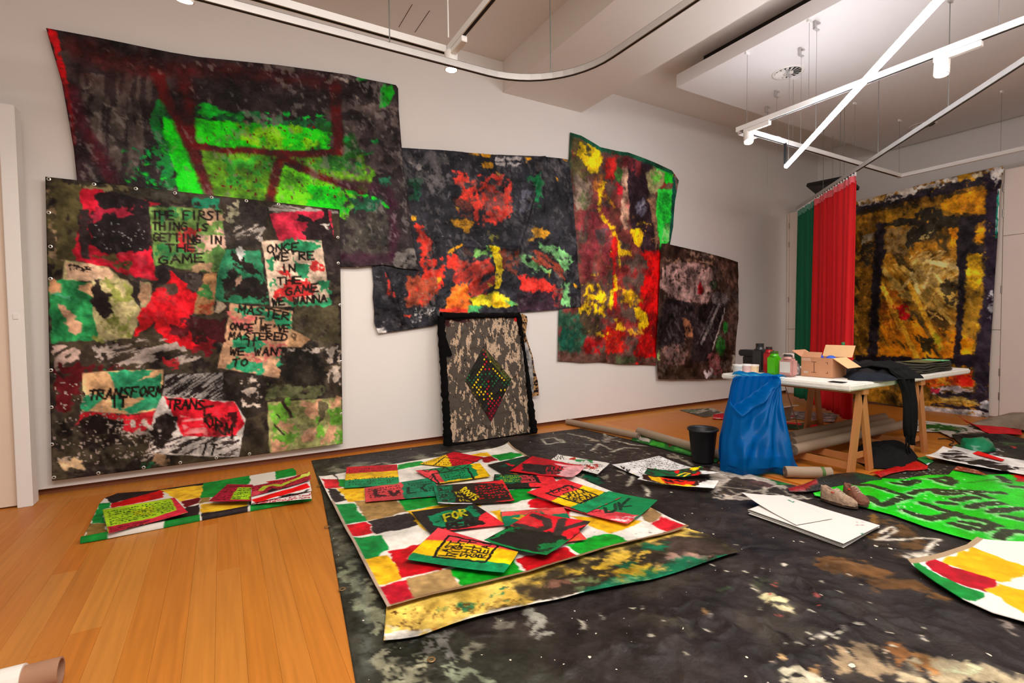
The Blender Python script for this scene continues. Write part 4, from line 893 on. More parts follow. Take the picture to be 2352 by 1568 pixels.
    p.poly([(960, 890), (1060, 880), (1070, 970), (970, 980)], (74, 56, 48), warp=.03, tex=.2); p.poly([(1180, 1120), (1440, 1150), (1420, 1330), (1180, 1320), (1130, 1200)], (58, 24, 28), warp=.04, tex=.12); p.poly([(1180, 1300), (1380, 1300), (1330, 1420), (1200, 1400)], (120, 26, 34), tex=.35, warp=.04); p.poly([(1010, 1180), (1180, 1160), (1200, 1280), (1060, 1300)], (90, 28, 32), warp=.05, tex=.35)
    p.poly([(1270, 812), (1370, 808), (1335, 1115), (1190, 1110), (1225, 960)], (172, 126, 84), warp=.01); p.poly([(1250, 900), (1340, 880), (1340, 1000), (1240, 1010)], (62, 122, 60), warp=.05, tex=.3); p.poly([(1200, 1040), (1330, 1030), (1330, 1110), (1200, 1105)], (170, 80, 50), warp=.03, tex=.35)
    p.poly([(1130, 810), (1270, 810), (1230, 950), (1140, 920)], (74, 66, 62), tex=.2)
    p.poly([(1940, 1060), (2280, 1050), (2285, 1340), (1980, 1290), (1930, 1200)], (66, 60, 44), warp=.02, tex=.2, ts=.1); p.poly([(1920, 1225), (2070, 1300), (2000, 1370), (1890, 1365)], (172, 134, 98), warp=.008); p.poly([(1940, 1250), (1990, 1280), (1950, 1330)], (90, 70, 52), warp=.03, tex=.2)
    p.fr(*F3)
    p.poly([(125, 170), (330, 180), (330, 300), (230, 330), (135, 420)], (170, 146, 136), tex=.35, ts=.05, ang=.7, st=(2, .6), warp=.03); p.poly([(450, 180), (960, 130), (1240, 240), (1200, 300), (960, 260), (740, 340), (500, 300)], (150, 138, 130), tex=.5, ts=.06, warp=.05, ang=.3, st=(2, .6))
    p.poly([(150, 330), (560, 330), (720, 350), (360, 372), (350, 560), (200, 700), (140, 560)], (84, 26, 30), tex=.3, ts=.07, warp=.04); p.poly([(960, 260), (1090, 270), (1080, 350), (980, 340)], (170, 40, 46), tex=.4, warp=.03)
    p.poly([(290, 790), (360, 668), (720, 690), (910, 655), (900, 720), (810, 830), (660, 830), (640, 740), (450, 690), (360, 720)], (186, 36, 46), warp=.02); p.poly([(340, 760), (440, 690), (640, 740), (660, 820), (560, 900), (380, 880)], (38, 29, 28), warp=.03); p.poly([(560, 760), (900, 720), (880, 850), (700, 860)], (190, 175, 165), tex=.55, ts=.04, warp=.03)
    p.poly([(357, 375), (965, 352), (958, 645), (850, 670), (720, 690), (357, 665)], (206, 162, 118), warp=.005)
    for q in (((530, 368), (880, 353), (860, 400), (770, 450), (940, 395), (955, 640), (740, 680), (640, 660), (820, 570), (660, 540), (600, 470)), ((358, 545), (520, 520), (510, 590), (400, 665), (358, 660)), ((560, 560), (660, 560), (650, 660), (570, 640))): p.poly(q, (48, 140, 98), warp=.02, var=.2)
    p.text('TRANSFORM', (405, 580), (970, 545), 72, 16, K, slant=.2); p.text('IT', (575, 640), (700, 630), 66, 17, K)
    p.line([(368, 520), (372, 560)], 12, K)
    p.poly([(980, 392), (1412, 375), (1418, 582), (962, 548)], (156, 150, 146), warp=.006); p.poly([(980, 392), (1412, 375), (1418, 582), (962, 548)], (40, 34, 34), warp=.004, tex=.48, ts=.03, ang=.6, st=(3, .4))
    p.poly([(1415, 380), (1720, 400), (1745, 660), (1580, 740), (1550, 600), (1415, 580)], (46, 40, 36), warp=.01); p.poly([(1520, 420), (1660, 420), (1700, 640), (1560, 640)], (182, 166, 154), tex=.5, ts=.05, warp=.03)
    p.poly([(955, 552), (1500, 595), (1582, 722), (1530, 1012), (848, 985), (900, 680)], (198, 188, 182), warp=.006); p.poly([(860, 850), (1550, 850), (1525, 1005), (855, 980)], (60, 50, 48), tex=.6, ts=.04, ang=.3, st=(2.5, .5), warp=.01)
    p.poly([(965, 558), (1495, 600), (1560, 720), (1575, 760), (1500, 850), (1110, 855), (1050, 720)], (206, 34, 48), warp=.012, var=.2); p.poly([(1090, 700), (1260, 720), (1290, 850), (1120, 850)], (222, 120, 122), tex=.5, ts=.04, st=(3, .5), warp=.02); p.poly([(890, 720), (1000, 690), (1060, 720), (1060, 800), (940, 930), (865, 960)], (42, 34, 32), warp=.025, tex=.12); p.poly([(1280, 680), (1420, 700), (1480, 800), (1380, 850), (1290, 760)], (110, 26, 32), tex=.3, warp=.03); p.poly([(1450, 680), (1520, 650), (1530, 780), (1470, 770)], (60, 24, 26), tex=.25, warp=.03)
    p.text('TRANS', (990, 650), (1280, 655), 72, 15, K, slant=.1); p.text('F', (1275, 745), (1360, 740), 115, 15, K); p.text('ORM', (1285, 770), (1500, 880), 90, 15, K); p.text('IT.', (1240, 985), (1430, 995), 78, 15, K, slant=.3)
    p.poly([(1870, 200), (2100, 200), (2210, 380), (2100, 490), (1890, 460), (1840, 330)], (42, 38, 33), warp=.04); p.poly([(1900, 180), (2280, 185), (2280, 230), (1900, 220)], (160, 148, 138), tex=.55, ts=.04); p.poly([(2190, 200), (2290, 200), (2290, 500), (2200, 480)], (156, 142, 130), tex=.5, ts=.05); p.poly([(1740, 460), (2160, 480), (2150, 560), (1740, 590)], (88, 92, 62), tex=.3, ts=.07, warp=.03)
    p.poly([(1745, 600), (2000, 580), (2300, 560), (2312, 912), (1760, 985)], (140, 140, 88), warp=.006, var=.2)
    for q in (((1760, 620), (1900, 600), (1920, 720), (1800, 820), (1760, 780)), ((1800, 840), (2000, 780), (1960, 900), (1850, 950)), ((2190, 650), (2300, 640), (2305, 760), (2220, 740)), ((2080, 700), (2160, 760), (2170, 880), (2120, 900)), ((2250, 800), (2308, 790), (2310, 905), (2260, 915))): p.poly(q, (96, 148, 52), warp=.05, tex=.1)
    for q in (((1990, 590), (2130, 575), (2150, 680), (2060, 720)), ((1800, 720), (1930, 760), (1930, 820), (1830, 800)), ((2180, 580), (2300, 565), (2300, 630), (2220, 640)), ((1990, 820), (2100, 800), (2110, 900), (2000, 920)), ((2180, 760), (2250, 780), (2240, 910), (2170, 900)), ((1760, 880), (1880, 910), (1860, 970), (1762, 980))): p.poly(q, (176, 132, 102), warp=.04)
    p.line([(1860, 600), (1930, 710)], 24, (52, 40, 34)); p.poly([(2130, 580), (2190, 580), (2180, 700), (2120, 780)], (84, 76, 56), warp=.03, tex=.2); p.line([(1800, 770), (1870, 840)], 16, (60, 52, 42)); p.line([(1810, 690), (1840, 720)], 10, (60, 52, 42))
    p.poly([(140, 850), (860, 850), (860, 1010), (300, 1150), (150, 1150)], (62, 56, 44), tex=.4, ts=.1, warp=.04); p.poly([(190, 1030), (370, 1030), (360, 1100), (220, 1080)], (176, 150, 116), tex=.4, ts=.08, warp=.03); p.poly([(630, 1005), (880, 1000), (800, 1040)], (150, 140, 128), tex=.45, warp=.03); p.poly([(880, 990), (1010, 1000), (1000, 1075), (880, 1060)], (140, 112, 86), tex=.15, warp=.02); p.poly([(780, 1060), (900, 1060), (880, 1100), (780, 1110)], (40, 100, 66), tex=.4, warp=.03)
    p.splat([(140, 350), (900, 850), (900, 1000), (140, 1100)], 260, .003, .012, (150, 135, 125), 5)
cb_ = sheet('printed_banner', PA(.07), [(104.5, 406), (779.5, 481)], [(779.5, 481), (782.5, 686), (787, 1018.6)], [(120, 1104), (787, 1018.6)], [(104.5, 406), (120, 1104)], .0082, p_camo, wrinkle(.0015, .8, 5), .004, M_VINYL, gain=1.1, smear=(.003, .3, .14, .5),
      label='camouflage patterned banner with handwritten lettering and eyelets, lower left on the wall', cat='banner')
EY = mat('eyelet_metal', (205, 200, 192), .35, metal=.6)
for q in [(112, 411), (216, 423), (312, 433), (402, 443), (486, 453), (566, 461), (640, 469), (112, 488), (116, 566), (116, 640), (117, 850), (118, 935), (119, 1020), (124, 1096), (226, 1086), (330, 1073), (414, 1062), (497, 1051), (573, 1042), (776, 545), (777, 604), (781, 700), (783, 830), (784, 950)]:
    v = PA(.085).uv([q])[0]; bm = bmesh.new()
    for k in range(12):
        a0, a1 = k*math.pi/6, (k+1)*math.pi/6
        bm.faces.new([bm.verts.new((r*math.cos(a), dy, r*math.sin(a))) for r, a, dy in ((.014, a0, 0), (.014, a1, 0), (.007, a1, -.002), (.007, a0, -.002))])
    bmesh.ops.remove_doubles(bm, verts=bm.verts, dist=1e-5)
    e = obj('eyelet', bm, EY, cb_); e.location = Vector((v[0], WY-.086, v[1]))-cb_.location
def p_black(p):
    p.base([(30, 30, 34), (42, 42, 48), (36, 35, 40), (60, 58, 62)], .2, 3); p.fr(*F5)
    p.poly([(350, 350), (460, 340), (450, 510), (370, 510)], (24, 76, 52), warp=.04, tex=.3)
    p.poly([(330, 150), (650, 160), (640, 480), (400, 300)], (74, 72, 74), tex=.5, ts=.07, warp=.04)
    R = (206, 58, 44)
    p.poly([(690, 300), (780, 285), (810, 380), (880, 310), (940, 340), (1080, 310), (1110, 400), (1110, 620), (1020, 640), (980, 670), (850, 665), (830, 520), (690, 510), (740, 430)], R, warp=.05, tex=.3, ts=.09)
    p.poly([(880, 450), (1050, 430), (1060, 560), (960, 580)], (112, 62, 58), warp=.05, tex=.3); p.poly([(700, 480), (830, 480), (830, 640), (720, 600)], (110, 58, 50), warp=.05, tex=.4)
    p.poly([(655, 632), (790, 638), (835, 660), (810, 735), (740, 715)], (214, 150, 20), warp=.025, tex=.15, st=(3, .5), ts=.03); p.poly([(700, 540), (740, 560), (720, 575)], (205, 150, 30), warp=.02)
    p.poly([(420, 660), (540, 770), (530, 860), (500, 930), (620, 920), (730, 885), (760, 990), (640, 1010), (600, 1140), (470, 1250), (360, 1268), (380, 1090), (470, 1000), (430, 820)], (200, 48, 34), warp=.04, tex=.26, ts=.08)
    p.poly([(370, 1040), (560, 1060), (590, 1150), (480, 1250), (360, 1268)], (140, 62, 40), warp=.04, tex=.2); p.poly([(200, 1000), (240, 1130), (270, 1210), (220, 1160)], (190, 50, 40), tex=.35, warp=.03); p.poly([(320, 1325), (400, 1330), (380, 1360)], (180, 60, 45), tex=.3, warp=.02)
    p.poly([(640, 990), (740, 1000), (720, 1080), (620, 1060)], (44, 40, 46), warp=.04)
    p.poly([(720, 930), (960, 930), (1000, 1080), (900, 1200), (760, 1180), (700, 1090)], (164, 50, 40), warp=.04, tex=.36, ts=.07, ang=.6, st=(2.5, .6))
    p.poly([(830, 860), (1000, 840), (980, 900), (850, 900)], (98, 150, 74), warp=.04, tex=.3); p.poly([(740, 830), (860, 880), (780, 900)], (60, 44, 40), warp=.03)
    p.poly([(950, 830), (1020, 850), (1050, 930), (1050, 1010), (1020, 1140), (985, 1140), (1000, 1000), (985, 930)], (216, 186, 22), warp=.02, tex=.12); p.poly([(930, 740), (1000, 760), (960, 830)], (120, 118, 50), tex=.4, warp=.04); p.poly([(925, 1085), (975, 1110), (950, 1125)], (220, 180, 30), warp=.01)
    p.poly([(690, 1090), (800, 1110), (830, 1230), (800, 1310), (590, 1312), (660, 1200)], (206, 96, 32), warp=.04, var=.25); p.poly([(590, 1280), (820, 1280), (800, 1312), (590, 1312)], (206, 56, 38), warp=.02, tex=.1)
    p.poly([(800, 1210), (1010, 1165), (1150, 1250), (1080, 1285), (850, 1260)], (204, 190, 34), warp=.03, var=.2); p.poly([(980, 1170), (1090, 1200), (1070, 1270), (960, 1260)], (232, 184, 24), warp=.03); p.poly([(790, 1265), (900, 1265), (860, 1312), (790, 1312)], (70, 160, 90), warp=.03, tex=.15); p.poly([(1060, 1215), (1160, 1250), (1100, 1270)], (96, 176, 96), warp=.03)
    G = (116, 182, 112)
    for q in (((1155, 905), (1250, 895), (1310, 960), (1400, 1010), (1380, 1035), (1280, 1020), (1180, 940)), ((1300, 795), (1380, 830), (1470, 860), (1550, 900), (1530, 1000), (1490, 1020), (1440, 930), (1330, 860)), ((1480, 1105), (1530, 1100), (1535, 1262), (1465, 1260))): p.poly(q, G, warp=.03, tex=.24, ts=.05)
    p.poly([(1240, 850), (1330, 870), (1470, 980), (1500, 1080), (1400, 1000), (1260, 940)], (150, 62, 42), warp=.03, tex=.32, ang=-.5, st=(3, .5)); p.poly([(1030, 860), (1150, 880), (1160, 1060), (1060, 1000)], (104, 54, 42), warp=.04, tex=.3)
    p.poly([(1165, 1045), (1290, 1060), (1430, 1115), (1430, 1215), (1310, 1150), (1180, 1160)], (214, 50, 40), warp=.03, tex=.14); p.poly([(1400, 1130), (1470, 1130), (1460, 1285), (1410, 1250)], (120, 44, 44), warp=.03, tex=.3)
    p.poly([(1150, 1180), (1400, 1160), (1440, 1290), (1160, 1310)], (58, 38, 50), warp=.04, tex=.2)
    p.poly([(1230, 330), (1320, 320), (1335, 400), (1310, 560), (1260, 560), (1280, 440)], (20, 100, 56), warp=.04, tex=.3); p.poly([(1160, 450), (1250, 440), (1250, 560), (1170, 620)], (74, 74, 86), warp=.04, tex=.4)
    p.poly([(1250, 705), (1310, 690), (1390, 745), (1340, 772), (1260, 760)], (214, 150, 30), warp=.03, tex=.12); p.poly([(1228, 780), (1275, 780), (1270, 800), (1228, 800)], (190, 135, 40), warp=.01)
    for q in (((885, 170), (965, 165), (960, 200), (900, 195)), ((885, 232), (972, 230), (970, 266), (900, 262)), ((780, 158), (880, 165), (870, 178)), ((1210, 190), (1250, 200), (1220, 240)), ((1465, 205), (1515, 212), (1510, 225)), ((385, 620), (425, 615), (425, 650), (390, 655)), ((640, 870), (760, 812), (760, 830), (660, 890)), ((570, 1060), (605, 1040), (610, 1085), (580, 1100)), ((1370, 1010), (1385, 1010), (1380, 1070)), ((1540, 1105), (1590, 1110), (1580, 1140)), ((1420, 335), (1440, 345), (1430, 370)), ((990, 290), (1040, 320), (1010, 330))): p.poly(q, (206, 142, 24), warp=.015, tex=.12)
    W = (196, 190, 186)
    for q in (((990, 192), (1060, 190), (1060, 218), (992, 220)), ((1070, 190), (1185, 200), (1170, 222), (1070, 218)), ((990, 230), (1060, 228), (1060, 252), (1000, 252)), ((1068, 232), (1180, 238), (1140, 262), (1070, 256))): p.poly(q, W, warp=.015, tex=.12)
    p.poly([(130, 1400), (215, 1440), (200, 1470), (150, 1470)], W, warp=.02, tex=.2); p.splat([(390, 1260), (560, 1270), (560, 1320), (400, 1390)], 60, .004, .014, W, 3)
    p.splat([(120, 1000), (600, 1100), (600, 1400), (120, 1400)], 70, .003, .008, (120, 115, 112), 8); p.splat([(350, 150), (1500, 250), (1600, 1200), (600, 1200)], 160, .002, .007, (130, 124, 120), 9)
    p.poly([(360, 230), (470, 240), (440, 290)], (120, 116, 116), tex=.5, warp=.03); p.poly([(560, 300), (680, 310), (650, 480), (520, 440)], (88, 86, 90), tex=.55, warp=.05)
def d_black(uv, S, V, sz):
    p = Paint(uv[:1], PA(.03)).fr(*F5); h = .008+.012*fbm(uv, .3, 4, 3)+.010*(1-np.abs(fbm(uv, .22, 8, 4)-.5)*2)**5
    for a, b, w_, k in (((1340, 200), (1140, 880), .04, .045), ((1450, 260), (1560, 900), .05, .02), ((1400, 300), (1480, 700), .05, .02), ((1140, 850), (780, 830), .03, .03), ((1140, 870), (1000, 320), .04, .012), ((1130, 870), (600, 1250), .04, .018), ((1150, 870), (1540, 1100), .04, .018), ((180, 1010), (330, 1380), .04, .03), ((1320, 340), (1330, 560), .04, .02)):
        q = p.m([a, b]); h += k*np.exp(-(seg_dist(uv, q[0], q[1])/w_)**2)
    return h*.8
sheet('painted_canvas', PA(.022), [(250, 112), (320, 125), (640, 145), (800, 160), (980, 175), (1290, 185), (1450, 200), (1520, 212)], [(1520, 212), (1545, 400), (1562, 600), (1590, 1000), (1608, 1160), (1610, 1268)],
      [(150, 1462), (370, 1432), (540, 1405), (575, 1390), (600, 1320), (860, 1315), (1160, 1310), (1470, 1285), (1610, 1268)], [(250, 112), (190, 500), (104, 960), (118, 1100), (112, 1200), (122, 1300), (120, 1380), (150, 1462)], .0088, p_black, d_black, .006, M_CANVAS, F5, smear=(.008, .6, .3, .6),
      label='crumpled black canvas with red, yellow and pale green patches in the middle of the wall', cat='painting')
def p_tall(p):
    p.base([(98, 52, 44), (116, 54, 50), (88, 70, 62), (128, 44, 42), (104, 84, 70)], .3, 4); p.fr(*F7)
    p.poly([(120, 40), (260, 100), (300, 160), (180, 420), (130, 300)], (86, 78, 48), warp=.05, tex=.2, ts=.1)
    p.poly([(145, 290), (260, 330), (250, 480), (160, 520)], (124, 106, 92), warp=.05, tex=.25, ts=.1); p.poly([(200, 380), (260, 440), (210, 500), (170, 450)], (84, 88, 58), warp=.05, tex=.2)
    p.poly([(168, 112), (225, 115), (310, 165), (318, 240), (255, 300), (215, 250), (165, 190)], (222, 186, 18), warp=.05, tex=.26, ts=.09); p.poly([(230, 190), (310, 190), (300, 260), (255, 290)], (244, 200, 20), warp=.04, tex=.15)
    p.poly([(330, 220), (395, 190), (410, 260), (380, 340), (340, 310)], (190, 40, 34), warp=.04, tex=.2); p.poly([(260, 300), (330, 300), (310, 400), (270, 400)], (150, 90, 40), warp=.05, tex=.35)
    p.poly([(165, 520), (350, 480), (390, 700), (330, 950), (200, 900)], (126, 46, 52), warp=.06, tex=.3, ts=.12, ang=1.4, st=(2, .7)); p.poly([(270, 600), (350, 620), (340, 720), (290, 700)], (86, 66, 66), warp=.05, tex=.3)
    p.poly([(200, 940), (330, 900), (350, 1060), (280, 1160), (190, 1060)], (86, 62, 56), warp=.05, tex=.25)
    p.poly([(415, 240), (475, 240), (490, 500), (455, 640), (430, 560), (440, 400)], (190, 146, 122), warp=.03, tex=.22, ts=.06); p.poly([(400, 240), (450, 270), (420, 340), (400, 310)], (70, 130, 56), warp=.03, tex=.2); p.poly([(405, 330), (440, 370), (440, 420), (412, 400)], (190, 30, 44), warp=.02); p.poly([(470, 430), (500, 480), (490, 540), (465, 520)], (206, 120, 110), warp=.03, tex=.15)
    p.poly([(470, 200), (600, 210), (610, 300), (590, 440), (640, 560), (655, 740), (560, 750), (500, 690), (480, 500), (470, 330)], (52, 36, 42), warp=.02); p.poly([(430, 160), (560, 200), (540, 300), (440, 260)], (120, 44, 50), warp=.04, tex=.4, ts=.06, ang=1.5, st=(2, .6))
    p.poly([(500, 430), (570, 440), (600, 520), (520, 540)], (112, 110, 130), warp=.04, tex=.42); p.poly([(520, 460), (560, 460), (555, 500), (525, 500)], (176, 176, 196), warp=.03, tex=.4)
    p.poly([(490, 622), (550, 612), (570, 660), (540, 730), (515, 700)], (238, 186, 20), warp=.02, tex=.1); p.line([(530, 590), (570, 575), (610, 590)], 9, (214, 170, 30), tex=.45, ts=.02); p.splat([(560, 600), (650, 600), (650, 740), (560, 740)], 50, .003, .009, (190, 120, 60), 3)
    p.poly([(575, 290), (630, 238), (695, 268), (690, 340), (650, 400), (600, 405)], (152, 146, 100), warp=.012); p.poly([(610, 280), (680, 270), (670, 340), (620, 360)], (96, 172, 64), tex=.4, warp=.04)
    p.poly([(630, 240), (700, 262), (690, 280), (640, 268)], (80, 220, 90), warp=.01); p.poly([(690, 268), (745, 290), (740, 340), (720, 370), (688, 330)], (30, 212, 40), warp=.012)
    p.poly([(595, 430), (640, 440), (650, 560), (655, 700), (635, 750), (630, 600)], (150, 110, 84), warp=.02, tex=.15)
    p.poly([(655, 378), (745, 375), (735, 480), (722, 690), (668, 740), (645, 560), (642, 460)], (46, 226, 66), warp=.01, var=.12); p.poly([(680, 600), (730, 580), (720, 690), (676, 700)], (126, 206, 110), tex=.3, warp=.03); p.splat([(660, 440), (740, 440), (720, 690), (650, 690)], 40, .003, .012, (24, 100, 40), 4)
    p.poly([(742, 300), (775, 330), (762, 480), (745, 700), (715, 720), (735, 500)], (26, 84, 68), warp=.008); p.line([(760, 310), (765, 380)], 22, (130, 100, 90), tex=.3); p.poly([(715, 340), (740, 340), (730, 380), (690, 385)], (100, 80, 62), warp=.02)
    p.line([(128, 45), (190, 65), (300, 138), (400, 158), (470, 166), (560, 205), (735, 278)], 26, (24, 84, 60), tex=.15); p.line([(128, 60), (122, 250)], 18, (40, 70, 50), tex=.3)
    Y = (230, 184, 16)
    p.line([(325, 350), (305, 400), (302, 500), (335, 570), (385, 620), (405, 690), (420, 760), (490, 765)], 26, Y, tex=.2, ts=.06, warp=.03, soft=.2); p.line([(420, 700), (425, 850)], 16, Y, tex=.35, warp=.02); p.line([(340, 420), (385, 480)], 24, (204, 140, 30), tex=.35, warp=.03); p.poly([(400, 730), (490, 755), (440, 780)], Y, warp=.03)
    p.line([(395, 690), (385, 770)], 40, (200, 26, 20), tex=.15, warp=.02); p.line([(392, 680), (390, 900), (395, 1080)], 20, (206, 26, 18), tex=.12, warp=.012)
    p.poly([(545, 752), (665, 748), (668, 900), (660, 1200), (645, 1432), (510, 1430), (545, 1300), (600, 1150), (540, 1080), (545, 980), (580, 870), (600, 850)], (192, 18, 18), warp=.03, var=.18); p.poly([(560, 1180), (640, 1200), (600, 1420), (500, 1400)], (150, 22, 22), tex=.3, warp=.05)
    p.poly([(240, 885), (310, 880), (290, 910)], Y, tex=.5, ts=.03); p.poly([(200, 960), (300, 950), (345, 1010), (330, 1150), (290, 1100), (240, 1150), (180, 1120), (230, 1060)], Y, tex=.42, ts=.05, warp=.05); p.poly([(160, 1090), (260, 1080), (230, 1130), (190, 1150)], (240, 196, 20), warp=.04, tex=.2)
    p.line([(395, 905), (402, 970), (375, 1000), (368, 1080)], 24, (236, 190, 16), tex=.15, warp=.02); p.poly([(450, 985), (485, 980), (530, 1025), (480, 1035)], (240, 196, 20), warp=.02); p.poly([(420, 960), (560, 1020), (540, 1090), (440, 1060)], (190, 140, 30), tex=.4, warp=.05)
    p.poly([(500, 1085), (530, 1080), (590, 1130), (600, 1180), (580, 1215), (535, 1215), (525, 1180), (560, 1170), (515, 1140)], (242, 196, 16), warp=.02, tex=.08); p.poly([(395, 1160), (440, 1170), (455, 1220), (410, 1240)], (226, 176, 20), warp=.04, tex=.25); p.line([(220, 1232), (290, 1240), (345, 1262), (370, 1220)], 15, Y, tex=.2, warp=.02); p.poly([(470, 1220), (570, 1220), (550, 1260), (490, 1250)], (200, 140, 40), tex=.35, warp=.04)
    p.poly([(330, 1200), (460, 1230), (440, 1350), (340, 1390)], (186, 34, 24), warp=.05, tex=.2); p.poly([(200, 1280), (310, 1260), (310, 1370), (210, 1360)], (150, 28, 30), warp=.05, tex=.25)
    p.poly([(58, 1110), (200, 1120), (230, 1250), (190, 1360), (60, 1350)], (44, 82, 62), warp=.05, tex=.25, ts=.08); p.poly([(60, 1220), (160, 1230), (150, 1330), (62, 1340)], (26, 84, 66), warp=.05, tex=.3); p.poly([(190, 1120), (290, 1120), (290, 1260), (200, 1250)], (66, 54, 40), warp=.05, tex=.25)
    p.poly([(55, 1345), (300, 1360), (640, 1390), (640, 1435), (55, 1415)], (84, 58, 50), warp=.03, tex=.25); p.poly([(400, 1380), (520, 1380), (500, 1430), (400, 1425)], (70, 76, 52), warp=.03, tex=.2)
    p.splat([(200, 340), (640, 340), (640, 1300), (100, 1300)], 130, .003, .01, (200, 150, 40), 5)
sheet('painted_canvas', PA(.012), [(128, 38), (190, 60), (300, 130), (400, 150), (470, 158), (560, 195), (660, 235), (735, 265), (772, 328)], [(772, 328), (755, 450), (745, 600), (722, 720), (690, 800), (665, 1000), (650, 1200), (640, 1432)],
      [(52, 1408), (200, 1418), (300, 1414), (420, 1426), (640, 1432)], [(128, 38), (118, 250), (105, 600), (75, 1000), (58, 1120), (52, 1408)], .009, p_tall,
      lambda uv, S, V, sz: .006+.016*fbm(uv, .5, 3, 3)*(.4+V)+.03*np.exp(-V/.1)*np.abs(np.sin(S*7)), .006, M_CANVAS, F7, smear=(.012, .85, .06, .6),
      label='tall dark red canvas with yellow drips and a bright green strip', cat='painting')
def p_brown(p):
    p.base([(50, 34, 30), (64, 46, 38), (56, 40, 35), (76, 56, 48)], .12, 5, (1, 2)); p.fr(*F7)
    p.poly([(690, 800), (980, 800), (990, 830), (740, 830)], (150, 112, 90), tex=.45, warp=.03, st=(3, .6)); p.poly([(800, 730), (1000, 775), (990, 800), (850, 780)], (150, 118, 100), tex=.5, warp=.03)
    p.poly([(685, 850), (740, 820), (870, 815), (980, 850), (985, 960), (950, 1085), (880, 1060), (800, 1065), (720, 1020), (665, 950)], (156, 122, 116), warp=.03, tex=.24, ts=.06); p.splat([(690, 840), (900, 830), (900, 1000), (690, 960)], 60, .006, .025, (64, 54, 52), 2)
    p.poly([(700, 1030), (880, 1070), (870, 1200), (800, 1300), (760, 1400), (660, 1330), (665, 1150)], (38, 31, 33), warp=.03); p.poly([(880, 1080), (990, 1050), (1080, 1050), (1020, 1200), (960, 1400), (850, 1420), (860, 1250)], (42, 34, 35), warp=.03)
    p.poly([(970, 1000), (1020, 985), (1090, 1035), (1030, 1080), (980, 1060)], (92, 82, 80), warp=.03, tex=.2)
    p.line([(1020, 1070), (970, 1180), (915, 1300)], 16, (128, 118, 114), tex=.2, warp=.012); p.line([(1055, 1090), (1030, 1180), (980, 1340)], 9, (176, 164, 156), tex=.15, warp=.01); p.line([(990, 1080), (890, 1300)], 8, (90, 80, 78), tex=.3)
    p.poly([(895, 945), (915, 940), (920, 1000), (895, 1010)], (190, 30, 40), warp=.02); p.poly([(890, 900), (940, 900), (950, 1030), (920, 1010), (930, 940)], (196, 160, 150), warp=.03, tex=.3)
    p.blob((1030, 1320), 30, 62, (42, 94, 38), 10, warp=.015, tex=.12); p.blob((1057, 1210), 16, 38, (40, 110, 42), 9, warp=.012); p.blob((985, 948), 24, 30, (50, 62, 44), 8, warp=.02, tex=.2); p.blob((655, 1380), 10, 30, (110, 130, 80), 8, warp=.02, tex=.2)
    p.poly([(800, 1150), (850, 1180), (870, 1260), (820, 1280)], (140, 90, 64), warp=.03, tex=.3); p.poly([(680, 1330), (760, 1300), (830, 1350), (820, 1430), (700, 1430)], (116, 84, 78), warp=.04, tex=.3); p.poly([(950, 1380), (1020, 1350), (1040, 1490), (960, 1470)], (134, 74, 74), warp=.04, tex=.25); p.poly([(930, 1470), (990, 1450), (970, 1510), (940, 1510)], (176, 160, 160), tex=.35, warp=.03)
    p.poly([(1010, 800), (1130, 830), (1125, 1000), (1040, 900)], (92, 66, 56), tex=.4, ang=-1, st=(3, .4), ts=.04); p.poly([(660, 1440), (860, 1430), (880, 1515), (655, 1515)], (62, 46, 36), warp=.03); p.poly([(1070, 1150), (1130, 1000), (1120, 1400), (1090, 1480)], (80, 56, 48), tex=.3, warp=.03)
    p.poly([(1105, 1330), (1115, 1340), (1110, 1470), (1095, 1470)], (190, 180, 160), tex=.4)
sheet('painted_canvas', PA(.05), [(670, 705), (700, 706), (830, 735), (1000, 775), (1135, 815)], [(1135, 815), (1134, 950), (1130, 1150), (1115, 1350), (1108, 1508)], [(655, 1515), (750, 1518), (1000, 1514), (1108, 1508)], [(670, 705), (662, 1000), (642, 1300), (655, 1515)], .0105, p_brown,
      wrinkle(.006, .25, 7, .02, ridge=.006), .008, M_CANVAS, F7, smear=(.010, .7, .3, .7), label='small dark brown canvas with dusty pink scraps, lowest right on the long wall', cat='painting')
# ---- leaning camouflage panel with black fur edge
def p_fab(p):
    n = fbm(p.P, .055, 3, 4, (.8, 1.9)); m2 = fbm(p.P, .04, 6, 3, (.6, 1.7)); n3 = fbm(p.P, .04, 2, 3, (.5, 2.2))
    p.c[:] = (78, 69, 61); k = (n > .53) & (m2 > .40); p.c[k] = (182, 156, 130); e = (np.abs(n3-.5) < .035) & (n > .42); p.c[e] = (34, 28, 26)
    p.fr(*F6); p.poly([(235, 165), (520, 160), (510, 220), (420, 230), (350, 210), (300, 260), (240, 250)], (62, 30, 30), warp=.01, tex=.1); p.blob((965, 190), 18, 20, (185, 20, 24), 7, warp=.012); p.poly([(255, 900), (275, 920), (275, 1040), (255, 1010)], (120, 20, 30), warp=.01)
pan = thing('leaning_panel', (2.6, 5.2, .012), 'camouflage fabric panel with black fur edging leaning against the wall', 'panel')
PLP = Plane('A', 5.27)
def lean(uv, S, V, sz): return .012+.10*np.clip((1.35-uv[:, 1])/1.35, 0, 1)
def put(o, par):
    o.parent = par; o.location = Vector(o.location)-Vector(par.location); return o
fabric = put(sheet('camo_fabric', PLP, [(235, 160), (995, 158)], [(995, 158), (1085, 1320)], [(285, 1445), (1085, 1320)], [(235, 160), (285, 1445)], .008, p_fab, lambda a, b, c, d: lean(a, b, c, d)+.006+.004*fbm(a, .2, 2, 3), .004, M_CANVAS, F6), pan)
